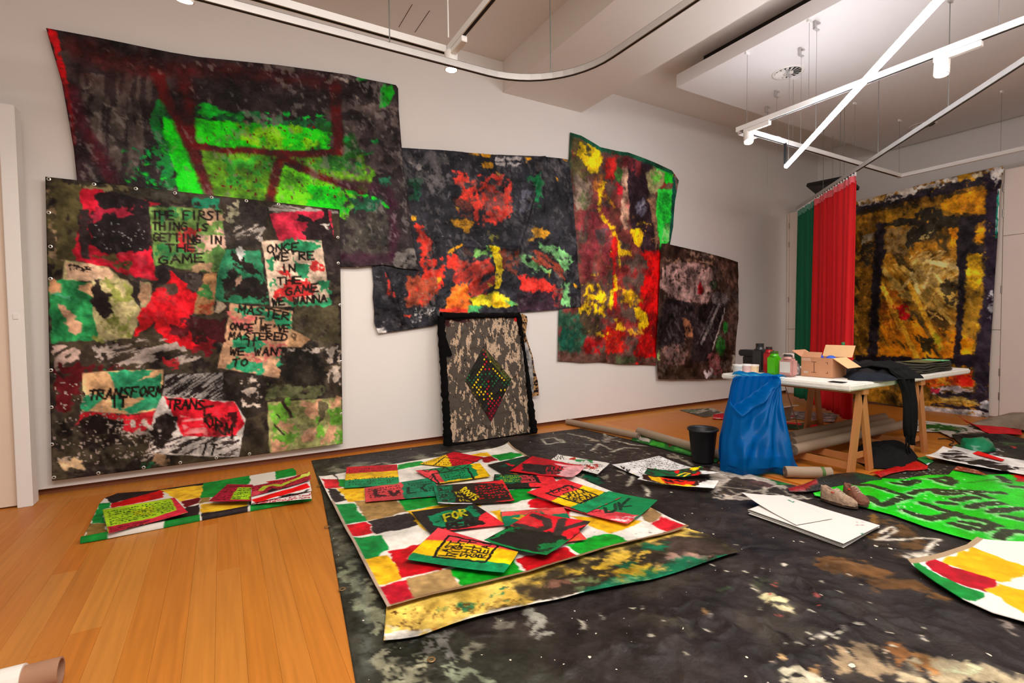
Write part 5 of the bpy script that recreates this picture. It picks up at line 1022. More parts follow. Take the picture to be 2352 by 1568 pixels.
def p_weave(p):
    p.fr(*F6); Q = p.m([(640, 455), (905, 780), (690, 1195), (445, 800)]); O = p.m([(645, 500)])[0]; mp_ = p.mpp((640, 800))
    X = (p.P[:, 0]-O[0])/(mp_*21); Yv = -(p.P[:, 1]-O[1])/(mp_*23); X = X-.055*Yv
    i = np.floor(X).astype(int); j = np.floor(Yv).astype(int); fx, fy = X-i-.5, Yv-j-.5; dia = (np.abs(fx)+np.abs(fy)) < .5
    p.c[:] = (34, 30, 28)
    T = np.random.RandomState(3).rand(64, 64)
    par = ((i+j) % 2) == 0; dc = dia & par
    col = np.zeros((len(i), 3)); col[:] = (38, 44, 34)
    redm = ((i >= -1) & (i <= 1)) | ((j > 18) & (i > 0)); col[redm & (T[i % 64, j % 64] > .25)] = (176, 22, 40)
    grn = ((j >= 9) & (j <= 14)) & ~((i >= -1) & (i <= 1) & (T[i % 64, (j+7) % 64] > .4)); col[grn & (T[i % 64, j % 64] > .3)] = (34, 100, 58)
    yl = (np.abs(j-(-1.6*i+2)) < 1.2) & (i < 0) & (j < 16) | (np.abs(j-(1.35*i+2)) < 1.0) & (i > 1) & (j < 14) | ((j >= 16) & (j <= 19) & (T[i % 64, (j+3) % 64] > .62)) | ((i <= -3) & (i >= -6) & (j > 13) & (T[i % 64, (j+9) % 64] > .5)); col[yl] = (222, 190, 26)
    p.c[dc] = col[dc]
    p.poly([(650, 480), (905, 775), (860, 810), (670, 560)], (92, 92, 40), warp=.004, a=.8, tex=.42, ts=.012); p.poly([(640, 1100), (790, 1000), (690, 1195), (600, 1080)], (98, 24, 38), warp=.004, a=.7, tex=.4, ts=.012); p.poly([(445, 800), (470, 780), (640, 1100), (620, 1080)], (52, 46, 34), a=.8, warp=.004); p.poly([(600, 540), (450, 760), (470, 700)], (90, 34, 32), a=.7, warp=.004, tex=.4, ts=.012); p.poly([(610, 470), (680, 470), (680, 520), (610, 510)], (70, 80, 48), a=.6, tex=.3, ts=.012)
put(sheet('woven_diamond', PLP, [(445, 800), (640, 455)], [(640, 455), (905, 780)], [(690, 1195), (905, 780)], [(445, 800), (690, 1195)], .005, p_weave, lambda a, b, c, d: lean(a, b, c, d)+.018, .006, M_CANVAS, F6), pan)
def furframe():
    bm = bmesh.new(); p = Paint(np.zeros((1, 2)), PLP).fr(*F6); r_ = random.Random(3)
    outer = [(188, 132), (1008, 128), (1065, 640), (1132, 1352), (222, 1478), (205, 900)]; seq = outer+[outer[0]]
    inner = [(250, 175), (985, 170), (1040, 640), (1078, 1310), (292, 1420), (270, 900)]; iseq = inner+[inner[0]]
    def P3(q): uv = p.m([q]); h = lean(uv, None, None, None)+.02; return Vector(PLP.p3(uv, h)[0])
    path = []; wd = []
    for a, b, c, d in zip(seq, seq[1:], iseq, iseq[1:]):
        n = 26
        for k in range(n):
            t_ = k/n; o_ = P3((a[0]+(b[0]-a[0])*t_, a[1]+(b[1]-a[1])*t_)); i_ = P3((c[0]+(d[0]-c[0])*t_, c[1]+(d[1]-c[1])*t_)); path.append((o_+i_)/2); wd.append((o_-i_).length/2*r_.uniform(.85, 1.2))
    path.append(path[0]); wd.append(wd[0]); addtube(bm, path, wd, 10, False)
    for v in bm.verts:
        v.co += Vector((r_.uniform(-1, 1), r_.uniform(-.6, .6), r_.uniform(-1, 1)))*.006
        v.co -= Vector(pan.location); v.co.z = max(v.co.z, -.004)
        v.co.y = min(v.co.y, WY-.03-pan.location[1])
    o = obj('fur_edging', bm, mat('black_fur', (12, 10, 11), .95, .3, 60, 1.0, 160, spec=.1), pan, smooth=True)
    bm = bmesh.new()
    for q in ([(240, 300), (320, 540), (300, 560), (235, 540)], [(240, 170), (520, 165), (400, 200)]):
        vs = [bm.verts.new(P3(x)+Vector((0, -.012, 0))-Vector(pan.location)) for x in q]; f = bm.faces.new(vs); r = bmesh.ops.extrude_face_region(bm, geom=[f]); bmesh.ops.translate(bm, vec=(0, .012, 0), verts=[v for v in r['geom'] if isinstance(v, bmesh.types.BMVert)])
    obj('fur_tuft', bm, MATS['black_fur'], pan)
furframe()
def p_leo(p):
    n = fbm(p.P, .016, 4, 2); p.c[:] = (168, 128, 84); p.c[n > .5] = (30, 22, 20); p.fr(*F6)
    p.poly([(1045, 405), (1080, 420), (1130, 560), (1148, 700), (1148, 920), (1110, 920), (1090, 700)], (150, 146, 142), warp=.004, var=.3); n2 = fbm(p.P, .02, 6, 3)
sheet('leopard_scarf', Plane('A', 5.31), [(1003, 140), (1040, 132), (1085, 160)], [(1085, 160), (1092, 200), (1070, 330), (1100, 440), (1140, 560), (1155, 680), (1190, 800), (1206, 945)], [(1105, 950), (1130, 962), (1206, 945)], [(1003, 140), (1010, 230), (1045, 330), (1055, 420), (1070, 560), (1090, 740), (1105, 950)], .006, p_leo,
      lambda uv, S, V, sz: .01+.012*np.abs(np.sin(S*6+V*3)), .006, M_CANVAS, F6, label='leopard print cloth strip hanging beside the fur edged panel', cat='cloth')
# ---- golden canvas on the folding doors
def p_gold(p):
    p.base([(70, 52, 24), (132, 90, 26), (160, 112, 34), (104, 74, 28), (58, 48, 28), (146, 98, 24)], .16, 6, (1, 1.6), .4); p.fr(*F8)
    K = (34, 29, 33)
    p.poly([(640, 620), (1110, 600), (1090, 1000), (900, 900), (700, 760)], (170, 138, 62), warp=.06, tex=.42, ts=.09, ang=-.9, st=(3, .6)); p.poly([(800, 560), (1100, 540), (1100, 760), (900, 780)], (186, 152, 82), warp=.06, tex=.5, ts=.07, ang=.5, st=(2, .5))
    p.poly([(620, 1000), (900, 960), (1090, 1050), (1090, 1180), (610, 1180)], (196, 116, 20), warp=.06, tex=.32, ts=.09, ang=-1, st=(3, .6)); p.poly([(650, 400), (860, 390), (800, 560), (660, 560)], (120, 96, 54), warp=.05, tex=.3)
    p.poly([(640, 760), (760, 780), (720, 1000), (640, 960)], (150, 82, 20), warp=.05, tex=.3)
    for a, b, w_, c in (((640, 740), (860, 1190), 26, (206, 150, 40)), ((800, 730), (1000, 1120), 26, (200, 146, 40)), ((910, 600), (1110, 640), 24, (200, 176, 110)), ((820, 670), (865, 790), 18, (204, 180, 110)), ((900, 610), (760, 770), 16, (190, 160, 90)), ((680, 840), (760, 1020), 16, (190, 130, 40)), ((1000, 720), (900, 890), 14, (180, 140, 60)), ((940, 640), (900, 760), 14, (190, 160, 100)), ((960, 680), (1000, 730), 16, (196, 170, 96)), ((680, 900), (720, 1060), 14, (196, 120, 30)), ((920, 900), (1000, 950), 10, (180, 140, 70)), ((1000, 880), (930, 950), 10, (180, 140, 70)), ((880, 760), (960, 880), 12, (170, 130, 60))): p.line([a, b], w_*1.1, tuple(min(255, x*1.12) for x in c), tex=.1, ts=.04, warp=.012)
    p.poly([(720, 870), (790, 860), (810, 950), (770, 960)], (160, 26, 26), warp=.04, tex=.25); p.poly([(1020, 700), (1090, 720), (1080, 880), (1000, 820)], (66, 56, 34), warp=.05, tex=.3); p.poly([(860, 1040), (960, 1060), (940, 1160), (880, 1150)], (58, 50, 28), warp=.05, tex=.2); p.poly([(940, 1030), (1000, 1060), (990, 1150)], (170, 160, 30), warp=.04, tex=.3)
    p.poly([(1060, 1020), (1095, 1000), (1090, 1190), (1050, 1190)], (232, 120, 14), warp=.03, tex=.15)
    p.poly([(520, 330), (640, 330), (620, 560), (590, 800), (560, 1190), (500, 1190)], (104, 72, 26), warp=.04, tex=.3); p.poly([(520, 460), (590, 480), (560, 640), (515, 600)], (46, 40, 30), warp=.05, tex=.25); p.poly([(520, 440), (600, 430), (590, 500), (520, 500)], (120, 110, 90), tex=.5, warp=.03)
    p.poly([(660, 300), (880, 270), (1080, 230), (1080, 340), (860, 330), (660, 370)], (138, 100, 28), warp=.04, tex=.2)
    p.poly([(1010, 230), (1090, 205), (1262, 168), (1268, 312), (1110, 312), (1000, 300)], (224, 150, 18), warp=.02, tex=.05, var=.2); p.poly([(1085, 220), (1262, 172), (1264, 300), (1110, 306)], (230, 148, 14), warp=.03, tex=.2)
    p.poly([(860, 290), (960, 270), (1010, 320), (1120, 330), (1120, 380), (1000, 400), (900, 480), (780, 520), (790, 430), (880, 380), (650, 390), (640, 370), (850, 340)], (48, 44, 34), warp=.04, tex=.1); p.poly([(870, 470), (960, 400), (900, 480)], (170, 150, 90), tex=.3, warp=.03)
    p.poly([(1050, 410), (1110, 390), (1115, 490), (1060, 510)], (222, 136, 20), warp=.03, tex=.1); p.poly([(1205, 415), (1275, 390), (1282, 485), (1210, 490)], (224, 146, 20), warp=.025, tex=.08); p.poly([(1210, 350), (1270, 340), (1270, 370), (1225, 370)], (206, 140, 30), tex=.25, warp=.02)
    p.poly([(1140, 570), (1255, 545), (1262, 720), (1240, 780), (1135, 760)], (206, 158, 28), warp=.03, tex=.1, var=.25); p.poly([(1140, 780), (1260, 760), (1230, 960), (1210, 1160), (1120, 1160), (1130, 900)], (150, 112, 32), warp=.04, tex=.2); p.poly([(1120, 1040), (1200, 1060), (1190, 1165), (1105, 1160)], (222, 132, 20), warp=.03, tex=.1); p.poly([(1210, 940), (1262, 1040), (1215, 1020)], (180, 130, 24), warp=.02)
    # black frame bars
    p.line([(640, 385), (625, 520), (605, 800), (585, 1190)], 52, K, warp=.02); p.poly([(595, 540), (665, 530), (665, 590), (600, 600)], K, warp=.02)
    p.poly([(1110, 330), (1270, 320), (1275, 345), (1200, 400), (1200, 490), (1260, 500), (1250, 550), (1140, 565), (1120, 700), (1085, 560)], (44, 38, 40), warp=.025); p.line([(1135, 560), (1120, 800), (1105, 1020), (1095, 1170)], 36, K, warp=.015)
    p.line([(515, 290), (700, 240), (900, 190), (1100, 150), (1290, 95)], 62, (46, 40, 46), warp=.03, tex=.1); p.line([(515, 310), (620, 290), (760, 265)], 26, (60, 50, 30), tex=.3)
    p.line([(1320, 80), (1305, 300), (1300, 500), (1295, 800), (1245, 1180), (1250, 1500)], 78, (44, 36, 48), warp=.02, tex=.06)
    p.poly([(1215, 1040), (1300, 1000), (1280, 1330), (1200, 1330), (1195, 1200)], (44, 37, 46), warp=.02)
    p.line([(505, 1190), (700, 1195), (1000, 1210), (1190, 1190)], 46, K, warp=.03); p.poly([(1090, 1165), (1200, 1165), (1190, 1230), (1085, 1235)], (34, 29, 36), warp=.02)
    # rough light top border
    p.poly([(510, 235), (700, 180), (1000, 110), (1230, 60), (1380, 25), (1375, 110), (1280, 80), (1000, 150), (850, 190), (700, 240), (515, 275)], (176, 168, 156), tex=.42, ts=.05, warp=.03); p.poly([(1020, 90), (1090, 85), (1080, 130), (1010, 140)], (198, 190, 176), warp=.03, tex=.2); p.poly([(1090, 90), (1180, 70), (1190, 110), (1100, 120)], (206, 150, 40), warp=.03, tex=.2); p.poly([(1190, 70), (1250, 60), (1250, 100), (1190, 105)], (196, 180, 140), tex=.3, warp=.02)
    p.poly([(540, 230), (680, 195), (660, 230), (560, 250)], (150, 116, 60), tex=.4, warp=.03); p.poly([(1290, 60), (1372, 30), (1370, 100), (1320, 150)], (176, 172, 168), tex=.4, ts=.04)
    p.line([(1350, 170), (1335, 420)], 14, (216, 214, 210)); p.line([(1345, 180), (1330, 460)], 8, (20, 120, 100))
    p.poly([(1290, 780), (1330, 740), (1300, 960), (1280, 940)], (170, 172, 176), tex=.5, ts=.05)
    # below the table edge
    p.poly([(830, 1290), (1180, 1260), (1190, 1350), (840, 1350)], (196, 82, 24), warp=.03, tex=.1); p.poly([(930, 1300), (1060, 1290), (1040, 1340), (930, 1340)], (206, 140, 40), tex=.4, warp=.03); p.poly([(1080, 1290), (1180, 1280), (1180, 1345), (1080, 1340)], (196, 36, 24), tex=.25, warp=.03)
    p.poly([(930, 1355), (1190, 1350), (1200, 1390), (950, 1400)], (170, 156, 156), tex=.45, st=(3, .6), ts=.04, warp=.03); p.poly([(940, 1365), (1000, 1365), (990, 1400), (940, 1395)], (170, 40, 60), tex=.3, warp=.02); p.poly([(960, 1395), (1290, 1380), (1290, 1440), (1100, 1430), (960, 1410)], (40, 34, 40), tex=.15, warp=.03, st=(3, .6)); p.poly([(980, 1410), (1200, 1430), (1240, 1460), (1000, 1450)], (150, 124, 60), tex=.42, st=(3, .6), warp=.03)
    p.poly([(940, 1450), (1290, 1480), (1290, 1505), (940, 1470)], (38, 32, 40), tex=.2, st=(3, .6), warp=.02); p.poly([(870, 1465), (1000, 1475), (1290, 1505), (1290, 1550), (1100, 1530), (870, 1500)], (192, 184, 180), warp=.015, tex=.1); p.poly([(1240, 1440), (1290, 1440), (1290, 1490), (1240, 1480)], (160, 160, 158), tex=.45)
sheet('painted_canvas', Plane('B', BX-.05), [(430, 255), (523, 238), (700, 190), (850, 150), (1000, 110), (1200, 65), (1370, 28), (1376, 40)], [(1376, 40), (1350, 200), (1340, 420), (1320, 700), (1300, 1050), (1285, 1300), (1283, 1540)], [(430, 1420), (700, 1460), (885, 1498), (1100, 1530), (1283, 1540)], [(430, 255), (430, 1420)], .0092, p_gold,
      wrinkle(.008, .5, 3), .008, M_CANVAS, F8, gain=1.3, smear=(.005, .3, .06, .6), label='huge golden canvas with thick black bars hanging on the folding doors', cat='painting')
# ================================================================= canvases and papers on the floor
G3 = (1540, 770, 3.2667); G6 = (140, 1040, 3.92); G7 = (700, 1000, 3.92); G8 = (1080, 1000, 3.92)
H1 = (1600, 1000, 3.1277); H2 = (700, 1200, 2.94); H3 = (1400, 1200, 2.4706); H6 = (2000, 900, 6.682); H7 = (1280, 930, 5.6); H8 = (860, 1020, 4.3556)
K1 = (1780, 1040, 4.1119); K2 = (1640, 1080, 5.88); U1 = (1780, 860, 9.8)
PF = lambda z: Plane('F', z)
def proj(x, y, z=0.):
    d = np.array([x, y, z-EYE]); f = d@CF; return (1176+FPX*(d@CR)/f, 784-FPX*(d@CU)/f)
def frx(f, pts): return [(f[0]+a/f[2], f[1]+b/f[2]) for a, b in pts]
def p_tarp(p):
    p.base([(40, 35, 33), (52, 46, 43), (44, 39, 38), (58, 52, 47)], .5, 2)
    p.poly([proj(.0, 5.4), proj(1.1, 5.4), proj(.72, 3.4), proj(.62, 2.2), proj(1.1, 1.7), proj(.8, .5), proj(0, .5)], (54, 54, 46), warp=.08, edge=.15, a=.9)
    p.fr(*G7)
    P = (132, 132, 112)
    for q in (((200, 300), (420, 230), (640, 260), (420, 330), (250, 350)), ((560, 260), (700, 240), (860, 290), (780, 310)), ((880, 200), (1100, 170), (1300, 150), (1100, 230)), ((1200, 190), (1500, 110), (1560, 170)), ((190, 760), (300, 800), (250, 900), (200, 860)), ((330, 900), (410, 1000), (480, 1300), (420, 1400), (350, 1100))): p.poly(q, P, warp=.06, tex=.42, ts=.14, edge=.1, a=.8)
    p.line([(580, 270), (700, 245), (830, 275)], 0, (168, 160, 146), wm=.03, soft=.7, tex=.2)
    p.poly([(310, 1180), (380, 1130), (480, 1250), (560, 1480), (640, 1568), (420, 1568), (350, 1350)], (130, 134, 108), warp=.05, tex=.3, ts=.12)
    p.fr(*H2)
    p.poly([(340, 380), (450, 400), (520, 620), (540, 740), (420, 700), (380, 540)], (138, 140, 114), warp=.05, tex=.25, ts=.1)
    p.poly([(520, 830), (740, 860), (800, 960), (900, 1090), (520, 1090), (500, 960)], (142, 140, 116), warp=.05, tex=.22, ts=.09); p.poly([(740, 780), (960, 740), (1000, 820), (1020, 960), (900, 960), (820, 860)], (104, 102, 96), warp=.05, tex=.25, ts=.08); p.poly([(960, 1000), (1180, 1010), (1240, 1090), (980, 1090)], (134, 142, 118), warp=.05, tex=.15, ts=.1)
    p.poly([(560, 830), (760, 830), (760, 880), (650, 890)], (40, 42, 34), warp=.05); p.splat([(520, 820), (1000, 760), (1100, 1090), (520, 1090)], 150, .003, .014, (40, 40, 34), 2)
    p.poly([(1090, 880), (1150, 820), (1190, 860), (1140, 960), (1100, 920)], (150, 146, 124), warp=.03, tex=.25); p.poly([(1490, 600), (1560, 560), (1600, 620), (1650, 700), (1560, 800), (1500, 740)], (150, 148, 136), warp=.03, tex=.36, ts=.04, ang=.4, st=(2, .6)); p.poly([(1850, 655), (1900, 670), (1915, 740), (1860, 730)], (216, 206, 188), warp=.015); p.poly([(1980, 615), (2020, 650), (2000, 670)], (206, 198, 180), warp=.01)
    p.poly([(1290, 640), (1420, 660), (1400, 720), (1290, 720)], (110, 104, 92), tex=.5, ts=.04)
    p.line([(330, 180), (410, 700), (420, 1000)], 0, (98, 106, 98), wm=.05, soft=.9, a=.5, tex=.3)
    # near middle: brown wash, pale scuffs, spatter
    p.fr(*H1)
    p.poly([(780, 915), (900, 920), (1000, 880), (1250, 930), (1500, 1000), (1620, 1080), (1800, 1170), (1700, 1200), (1540, 1150), (1270, 1160), (1190, 1040), (1060, 1030), (900, 1000)], (112, 76, 42), warp=.04, a=.8, tex=.38, ts=.12, ang=-.4, st=(2, .7))
    p.poly([(1250, 700), (1330, 590), (1560, 680), (1640, 760), (1500, 900), (1380, 840), (1300, 780)], (104, 74, 42), a=.75, warp=.05, tex=.34, ts=.12); p.poly([(1240, 560), (1320, 600), (1260, 660)], (116, 82, 40), tex=.3, warp=.04)
    W = (206, 196, 178)
    p.line([(1290, 748), (1450, 748), (1640, 738), (1745, 745)], 0, W, wm=.022, soft=.5); p.line([(1320, 700), (1400, 655), (1440, 680), (1370, 720), (1310, 745)], 0, W, wm=.02, soft=.6); p.line([(1740, 748), (1690, 780), (1650, 830)], 0, W, wm=.025, soft=.6); p.poly([(1510, 860), (1640, 850), (1760, 860), (1700, 900), (1540, 900)], W, warp=.03, tex=.3, edge=.04)
    p.poly([(470, 1190), (540, 1170), (660, 1230), (685, 1310), (560, 1280), (490, 1250)], (206, 196, 150), warp=.02, tex=.28, ts=.05, ang=-.5, st=(2, .6)); p.poly([(390, 1110), (460, 1110), (430, 1160)], (150, 140, 118), tex=.4); p.poly([(420, 1270), (460, 1260), (440, 1300)], (190, 180, 150), tex=.3)
    p.poly([(580, 1310), (610, 1325), (590, 1335)], (205, 90, 80), warp=.005); p.poly([(20, 1290), (90, 1310), (90, 1345), (40, 1330)], (150, 116, 80), tex=.2, warp=.02); p.poly([(70, 1325), (100, 1330), (90, 1350)], (226, 216, 200), warp=.01)
    p.poly([(130, 1130), (250, 1090), (230, 1110), (150, 1150)], (66, 84, 60), tex=.3, warp=.02)
    p.fr(*H3)
    p.poly([(1250, 760), (1350, 710), (1480, 700), (1600, 740), (1700, 780), (1640, 850), (1540, 900), (1400, 880), (1280, 850)], (164, 140, 108), warp=.03, tex=.4, ts=.05, ang=.8, st=(2, .5)); p.poly([(1580, 720), (1690, 700), (1690, 780), (1620, 850)], (140, 92, 50), warp=.03, tex=.3)
    p.poly([(1650, 880), (1760, 760), (1900, 800), (2100, 850), (2400, 900), (2400, 960), (1650, 960)], (176, 160, 128), warp=.04, tex=.22, ts=.1); p.poly([(1940, 820), (2060, 850), (2030, 900), (1960, 880)], (196, 200, 160), warp=.04, tex=.2); p.poly([(1760, 780), (1860, 810), (1820, 880), (1740, 860)], (150, 106, 62), warp=.05, tex=.3)
    p.poly([(1000, 890), (1100, 860), (1200, 900), (1280, 960), (1000, 960)], (206, 196, 168), warp=.03, tex=.3, ts=.05); p.poly([(940, 770), (990, 770), (985, 810), (950, 810)], (186, 150, 104), warp=.02); p.poly([(900, 820), (930, 830), (920, 850)], (226, 196, 170), warp=.01); p.poly([(1140, 830), (1200, 840), (1200, 890), (1150, 880)], (170, 130, 84), warp=.02, tex=.2)
    p.poly([(2180, 580), (2300, 590), (2352, 620), (2352, 700), (2260, 660)], (140, 126, 116), warp=.05, tex=.42, ts=.08)
    p.poly([(200, 530), (420, 600), (450, 680), (280, 620)], (76, 70, 58), warp=.06, edge=.08, tex=.3); p.poly([(820, 350), (960, 360), (900, 420)], (58, 62, 44), warp=.05, edge=.06)
    p.line([(820, 340), (1000, 430), (1250, 530), (1420, 580), (1600, 670), (1760, 750)], 0, (28, 24, 24), wm=.02, soft=.7, warp=.02); p.line([(960, 650), (1080, 720), (1230, 810)], 0, (26, 22, 22), wm=.018, soft=.7, warp=.02); p.line([(1080, 710), (1240, 660), (1420, 590)], 0, (28, 24, 24), wm=.015, soft=.7, warp=.02)
    for q in ((1130, 370, 1500, 560, 26), (1080, 640, 1420, 760, 26), (100, 440, 700, 800, 60), (700, 240, 1500, 560, 70), (1000, 600, 2100, 760, 60), (500, 60, 1100, 300, 50)): p.splat([(q[0], q[1]), (q[2], q[1]), (q[2], q[3]), (q[0], q[3])], q[4]//7, .006, .014, (200, 192, 172), q[0])
    p.splat([(900, 330), (1200, 330), (1200, 560), (900, 560)], 10, .005, .012, (196, 86, 76), 5)
    p.line([(1080, 712), (1250, 655), (1420, 600)], 0, (206, 198, 180), wm=.03, tex=.56, ts=.03)
    # far part near the wall: chalky strokes
    p.fr(*H7)
    S = (176, 170, 152)
    for q in (((140, 370), (260, 395), (400, 420)), ((440, 590), (540, 500), (690, 570)), ((690, 605), (860, 550), (1060, 560)), ((790, 470), (960, 510), (1140, 530)), ((-60, 420), (60, 450), (90, 480), (-20, 480)), ((1540, 680), (1640, 720), (1740, 770)), ((990, 920), (930, 980), (920, 1050)), ((1110, 1030), (1150, 1090), (1190, 1170)), ((790, 850), (870, 880), (780, 905)), ((600, 360), (620, 400))): p.line(q, 0, S, wm=.035, soft=.7, tex=.15, warp=.012)
    p.poly([(380, 430), (500, 420), (490, 490), (420, 480)], (160, 146, 126), tex=.3, warp=.05); p.poly([(560, 420), (740, 390), (860, 430), (760, 460), (600, 470)], (150, 140, 128), tex=.45, warp=.06); p.poly([(330, 500), (400, 490), (390, 560)], (110, 124, 112), tex=.3, warp=.05); p.poly([(1380, 630), (1560, 640), (1560, 700), (1420, 680)], (170, 160, 140), tex=.4, warp=.05)
    p.poly([(280, 900), (430, 880), (600, 960), (560, 1020), (380, 990)], (16, 88, 60), warp=.06, tex=.25, ts=.1); p.poly([(200, 930), (320, 900), (330, 1000), (240, 1000)], (150, 138, 120), warp=.05, tex=.4); p.poly([(580, 880), (700, 970), (640, 1000), (540, 920)], (140, 134, 118), warp=.05, tex=.45)
    p.splat([(100, 400), (1700, 600), (1300, 900), (100, 800)], 120, .005, .018, (160, 154, 140), 4)
    p.fr(*G7); p.line([(2140, 30), (2250, 20), (2310, 60), (2180, 80), (2130, 30)], 0, (170, 166, 150), wm=.03, soft=.7); p.poly([(1500, 150), (1640, 110), (1700, 140), (1560, 180)], (130, 130, 108), tex=.4, warp=.05, edge=.06)
    # pale cracked patch beside the bin
    p.fr(*K2)
    p.poly([(-60, -60), (300, 0), (640, 90), (900, 180), (1050, 330), (1420, 380), (1000, 390), (600, 400), (100, 400), (0, 400), (-60, 100)], (178, 166, 152), warp=.03, tex=.16, ts=.05); p.poly([(80, 210), (220, 100), (450, 110), (700, 190), (880, 240), (980, 330), (700, 350), (300, 350), (120, 330)], (66, 56, 46), warp=.03, var=.2); p.poly([(500, 130), (760, 170), (740, 240), (560, 210)], (92, 66, 62), warp=.04, tex=.2)
    p.line([(60, 215), (330, 250), (700, 310), (860, 330)], 0, (190, 178, 160), wm=.018, soft=.4); p.line([(120, 400), (400, 310), (700, 260), (900, 185), (640, 95)], 0, (190, 178, 160), wm=.018, soft=.4); p.line([(680, 230), (680, 360)], 0, (190, 178, 160), wm=.025, soft=.4); p.line([(60, 225), (200, 260), (290, 320)], 0, (184, 172, 154), wm=.014, soft=.4)
    p.splat([(900, 250), (1420, 330), (1420, 400), (900, 380)], 90, .004, .014, (40, 34, 32), 6); p.splat([(0, 300), (150, 330), (130, 400), (0, 400)], 40, .004, .012, (50, 44, 40), 7)
    p.poly([(300, -20), (640, 60), (1100, 190), (900, 210), (640, 90)], (36, 96, 44), warp=.03, tex=.2)
    p.fr(0, 0, 1)
def d_tarp(uv, S, V, sz):
    op = smooth(1.85, 1.5, uv[:, 1])*smooth(3.1, 2.75, uv[:, 0]); h = .004*fbm(uv, .4, 3, 4)
    h += op*(.024*fbm(uv, .5, 5, 4)+.016*(1-np.abs(fbm(uv, .45, 9, 3)-.5)*2)**6+.012*(1-np.abs(fbm(uv, .3, 12, 3)-.5)*2)**8)
    return h
sheet('dust_sheet', PF(.003), [proj(.74, 5.3), proj(2.05, 5.26), proj(3.0, 5.1), proj(3.93, 5.03)], [proj(3.93, 5.03), proj(4.03, 4.2), proj(4.08, 3.4), proj(3.98, 2.7), proj(4.05, 1.6), proj(4.2, .3)],
      [proj(.28, .7), proj(1.6, .35), proj(4.2, .3)], [proj(.74, 5.3), proj(.66, 4.2), proj(.55, 3.2), proj(.4, 1.9), proj(.28, .7)], .0105, p_tarp, d_tarp, .004, M_TARP, smear=(.006, .35, .04, .35),
      label='huge black paint spattered dust sheet spread over the wooden floor', cat='dust sheet')
for q in ((733, 1117), (751, 1211), (786, 1355), (991, 1517)):
    u = onZ(*q, .006); bm = lathe([(.018, .006), (.014, .009), (.009, .007)], 12); e = obj('eyelet', bm, mat('brass_eyelet', (140, 110, 70), .4, metal=.5), bpy.data.objects['dust_sheet'], smooth=True); e.location = Vector(u)-bpy.data.objects['dust_sheet'].location
def p_under(p):
    p.base([(206, 170, 70), (230, 194, 92), (190, 156, 66)], .2, 3); p.fr(*H2); p.poly([(1350, 700), (1500, 380), (1900, 200), (3000, 0), (3100, 500), (1700, 620)], (58, 50, 38), warp=.12, edge=.12)
    p.poly([(900, 600), (1000, 560), (1300, 470), (1400, 470), (1200, 540), (1060, 580)], (22, 96, 68), warp=.05, tex=.25, ts=.08); p.poly([(1480, 520), (1560, 480), (1700, 400), (1880, 330), (2100, 260), (2352, 220), (2900, 200), (2900, 420), (1880, 480), (1560, 545)], (52, 44, 36), warp=.05, tex=.12)
    for q, c in ((((1600, 430), (1800, 370), (1900, 400), (1700, 440)), (120, 84, 70)), (((1700, 330), (1900, 300), (1860, 350)), (206, 170, 60)), (((1900, 300), (2250, 220), (2300, 250), (2000, 330)), (222, 180, 56)), (((2050, 350), (2352, 290), (2352, 340), (2120, 400)), (190, 150, 40)), (((1860, 480), (2060, 400), (2352, 340), (2700, 300), (2700, 420), (1900, 500)), (18, 108, 74)), (((2000, 420), (2200, 370), (2352, 370), (2200, 430)), (110, 160, 110)), (((2100, 300), (2200, 270), (2300, 280), (2150, 330)), (20, 92, 64)), (((1800, 400), (2000, 370), (1960, 420), (1850, 440)), (120, 134, 84))): p.poly(q, c, warp=.05, tex=.28, ts=.1, ang=.25, st=(2.5, .6))
    p.fr(*G8)
    for q, c in ((((1200, 1080), (1550, 1040), (1620, 1060), (1480, 1130), (1250, 1150)), (196, 160, 60)), (((1560, 1000), (1800, 960), (1900, 980), (1700, 1050)), (24, 96, 66)), (((1640, 1160), (1900, 1120), (1860, 1200), (1650, 1220)), (206, 166, 90)), (((1750, 1080), (2200, 1080), (2150, 1140), (1800, 1120)), (150, 118, 104)), (((1900, 1100), (2352, 1080), (2352, 1140), (1850, 1250), (1500, 1300)), (18, 98, 66)), (((1250, 1240), (1600, 1150), (1700, 1200), (1400, 1290)), (206, 170, 50)), (((1700, 900), (2200, 960), (2250, 1080), (1800, 1060)), (62, 50, 44))): p.poly(q, c, warp=.05, tex=.25, ts=.1, ang=.25, st=(2.5, .6))
    p.fr(*H2); p.poly([(530, 740), (640, 735), (900, 745), (1100, 650), (1300, 600), (1560, 545), (1880, 480), (1900, 500), (1560, 580), (1300, 650), (1000, 720), (540, 830)], (228, 220, 208), warp=.015); p.poly([(540, 680), (640, 700), (560, 760)], (224, 206, 160), warp=.03); p.splat([(560, 600), (1500, 500), (1400, 560), (560, 740)], 130, .003, .01, (90, 60, 30), 2); p.line([(660, 660), (690, 700), (740, 735)], 0, (120, 90, 50), wm=.012); p.poly([(880, 735), (940, 720), (930, 735)], (196, 60, 40), warp=.01)
sheet('painted_canvas', PF(.017), [(893, 1330), (1250, 1262), (1560, 1208)], [(1560, 1208), (1640, 1232), (1702, 1270)], [(881, 1475), (960, 1462), (1000, 1450), (1108, 1417), (1227, 1392), (1339, 1366), (1499, 1334), (1600, 1302), (1702, 1270)], [(893, 1330), (887, 1400), (881, 1475)], .009, p_under,
      lambda uv, S, V, sz: .004*fbm(uv, .3, 4, 3)+.015*np.exp(-(1-V)*sz[1]/.04)*fbm(uv, .35, 2, 2), .004, M_CANVAS, smear=(.012, .8, .04, .4), label='yellow, green and black streaked canvas showing below the front edge of the chequered canvas', cat='painting')
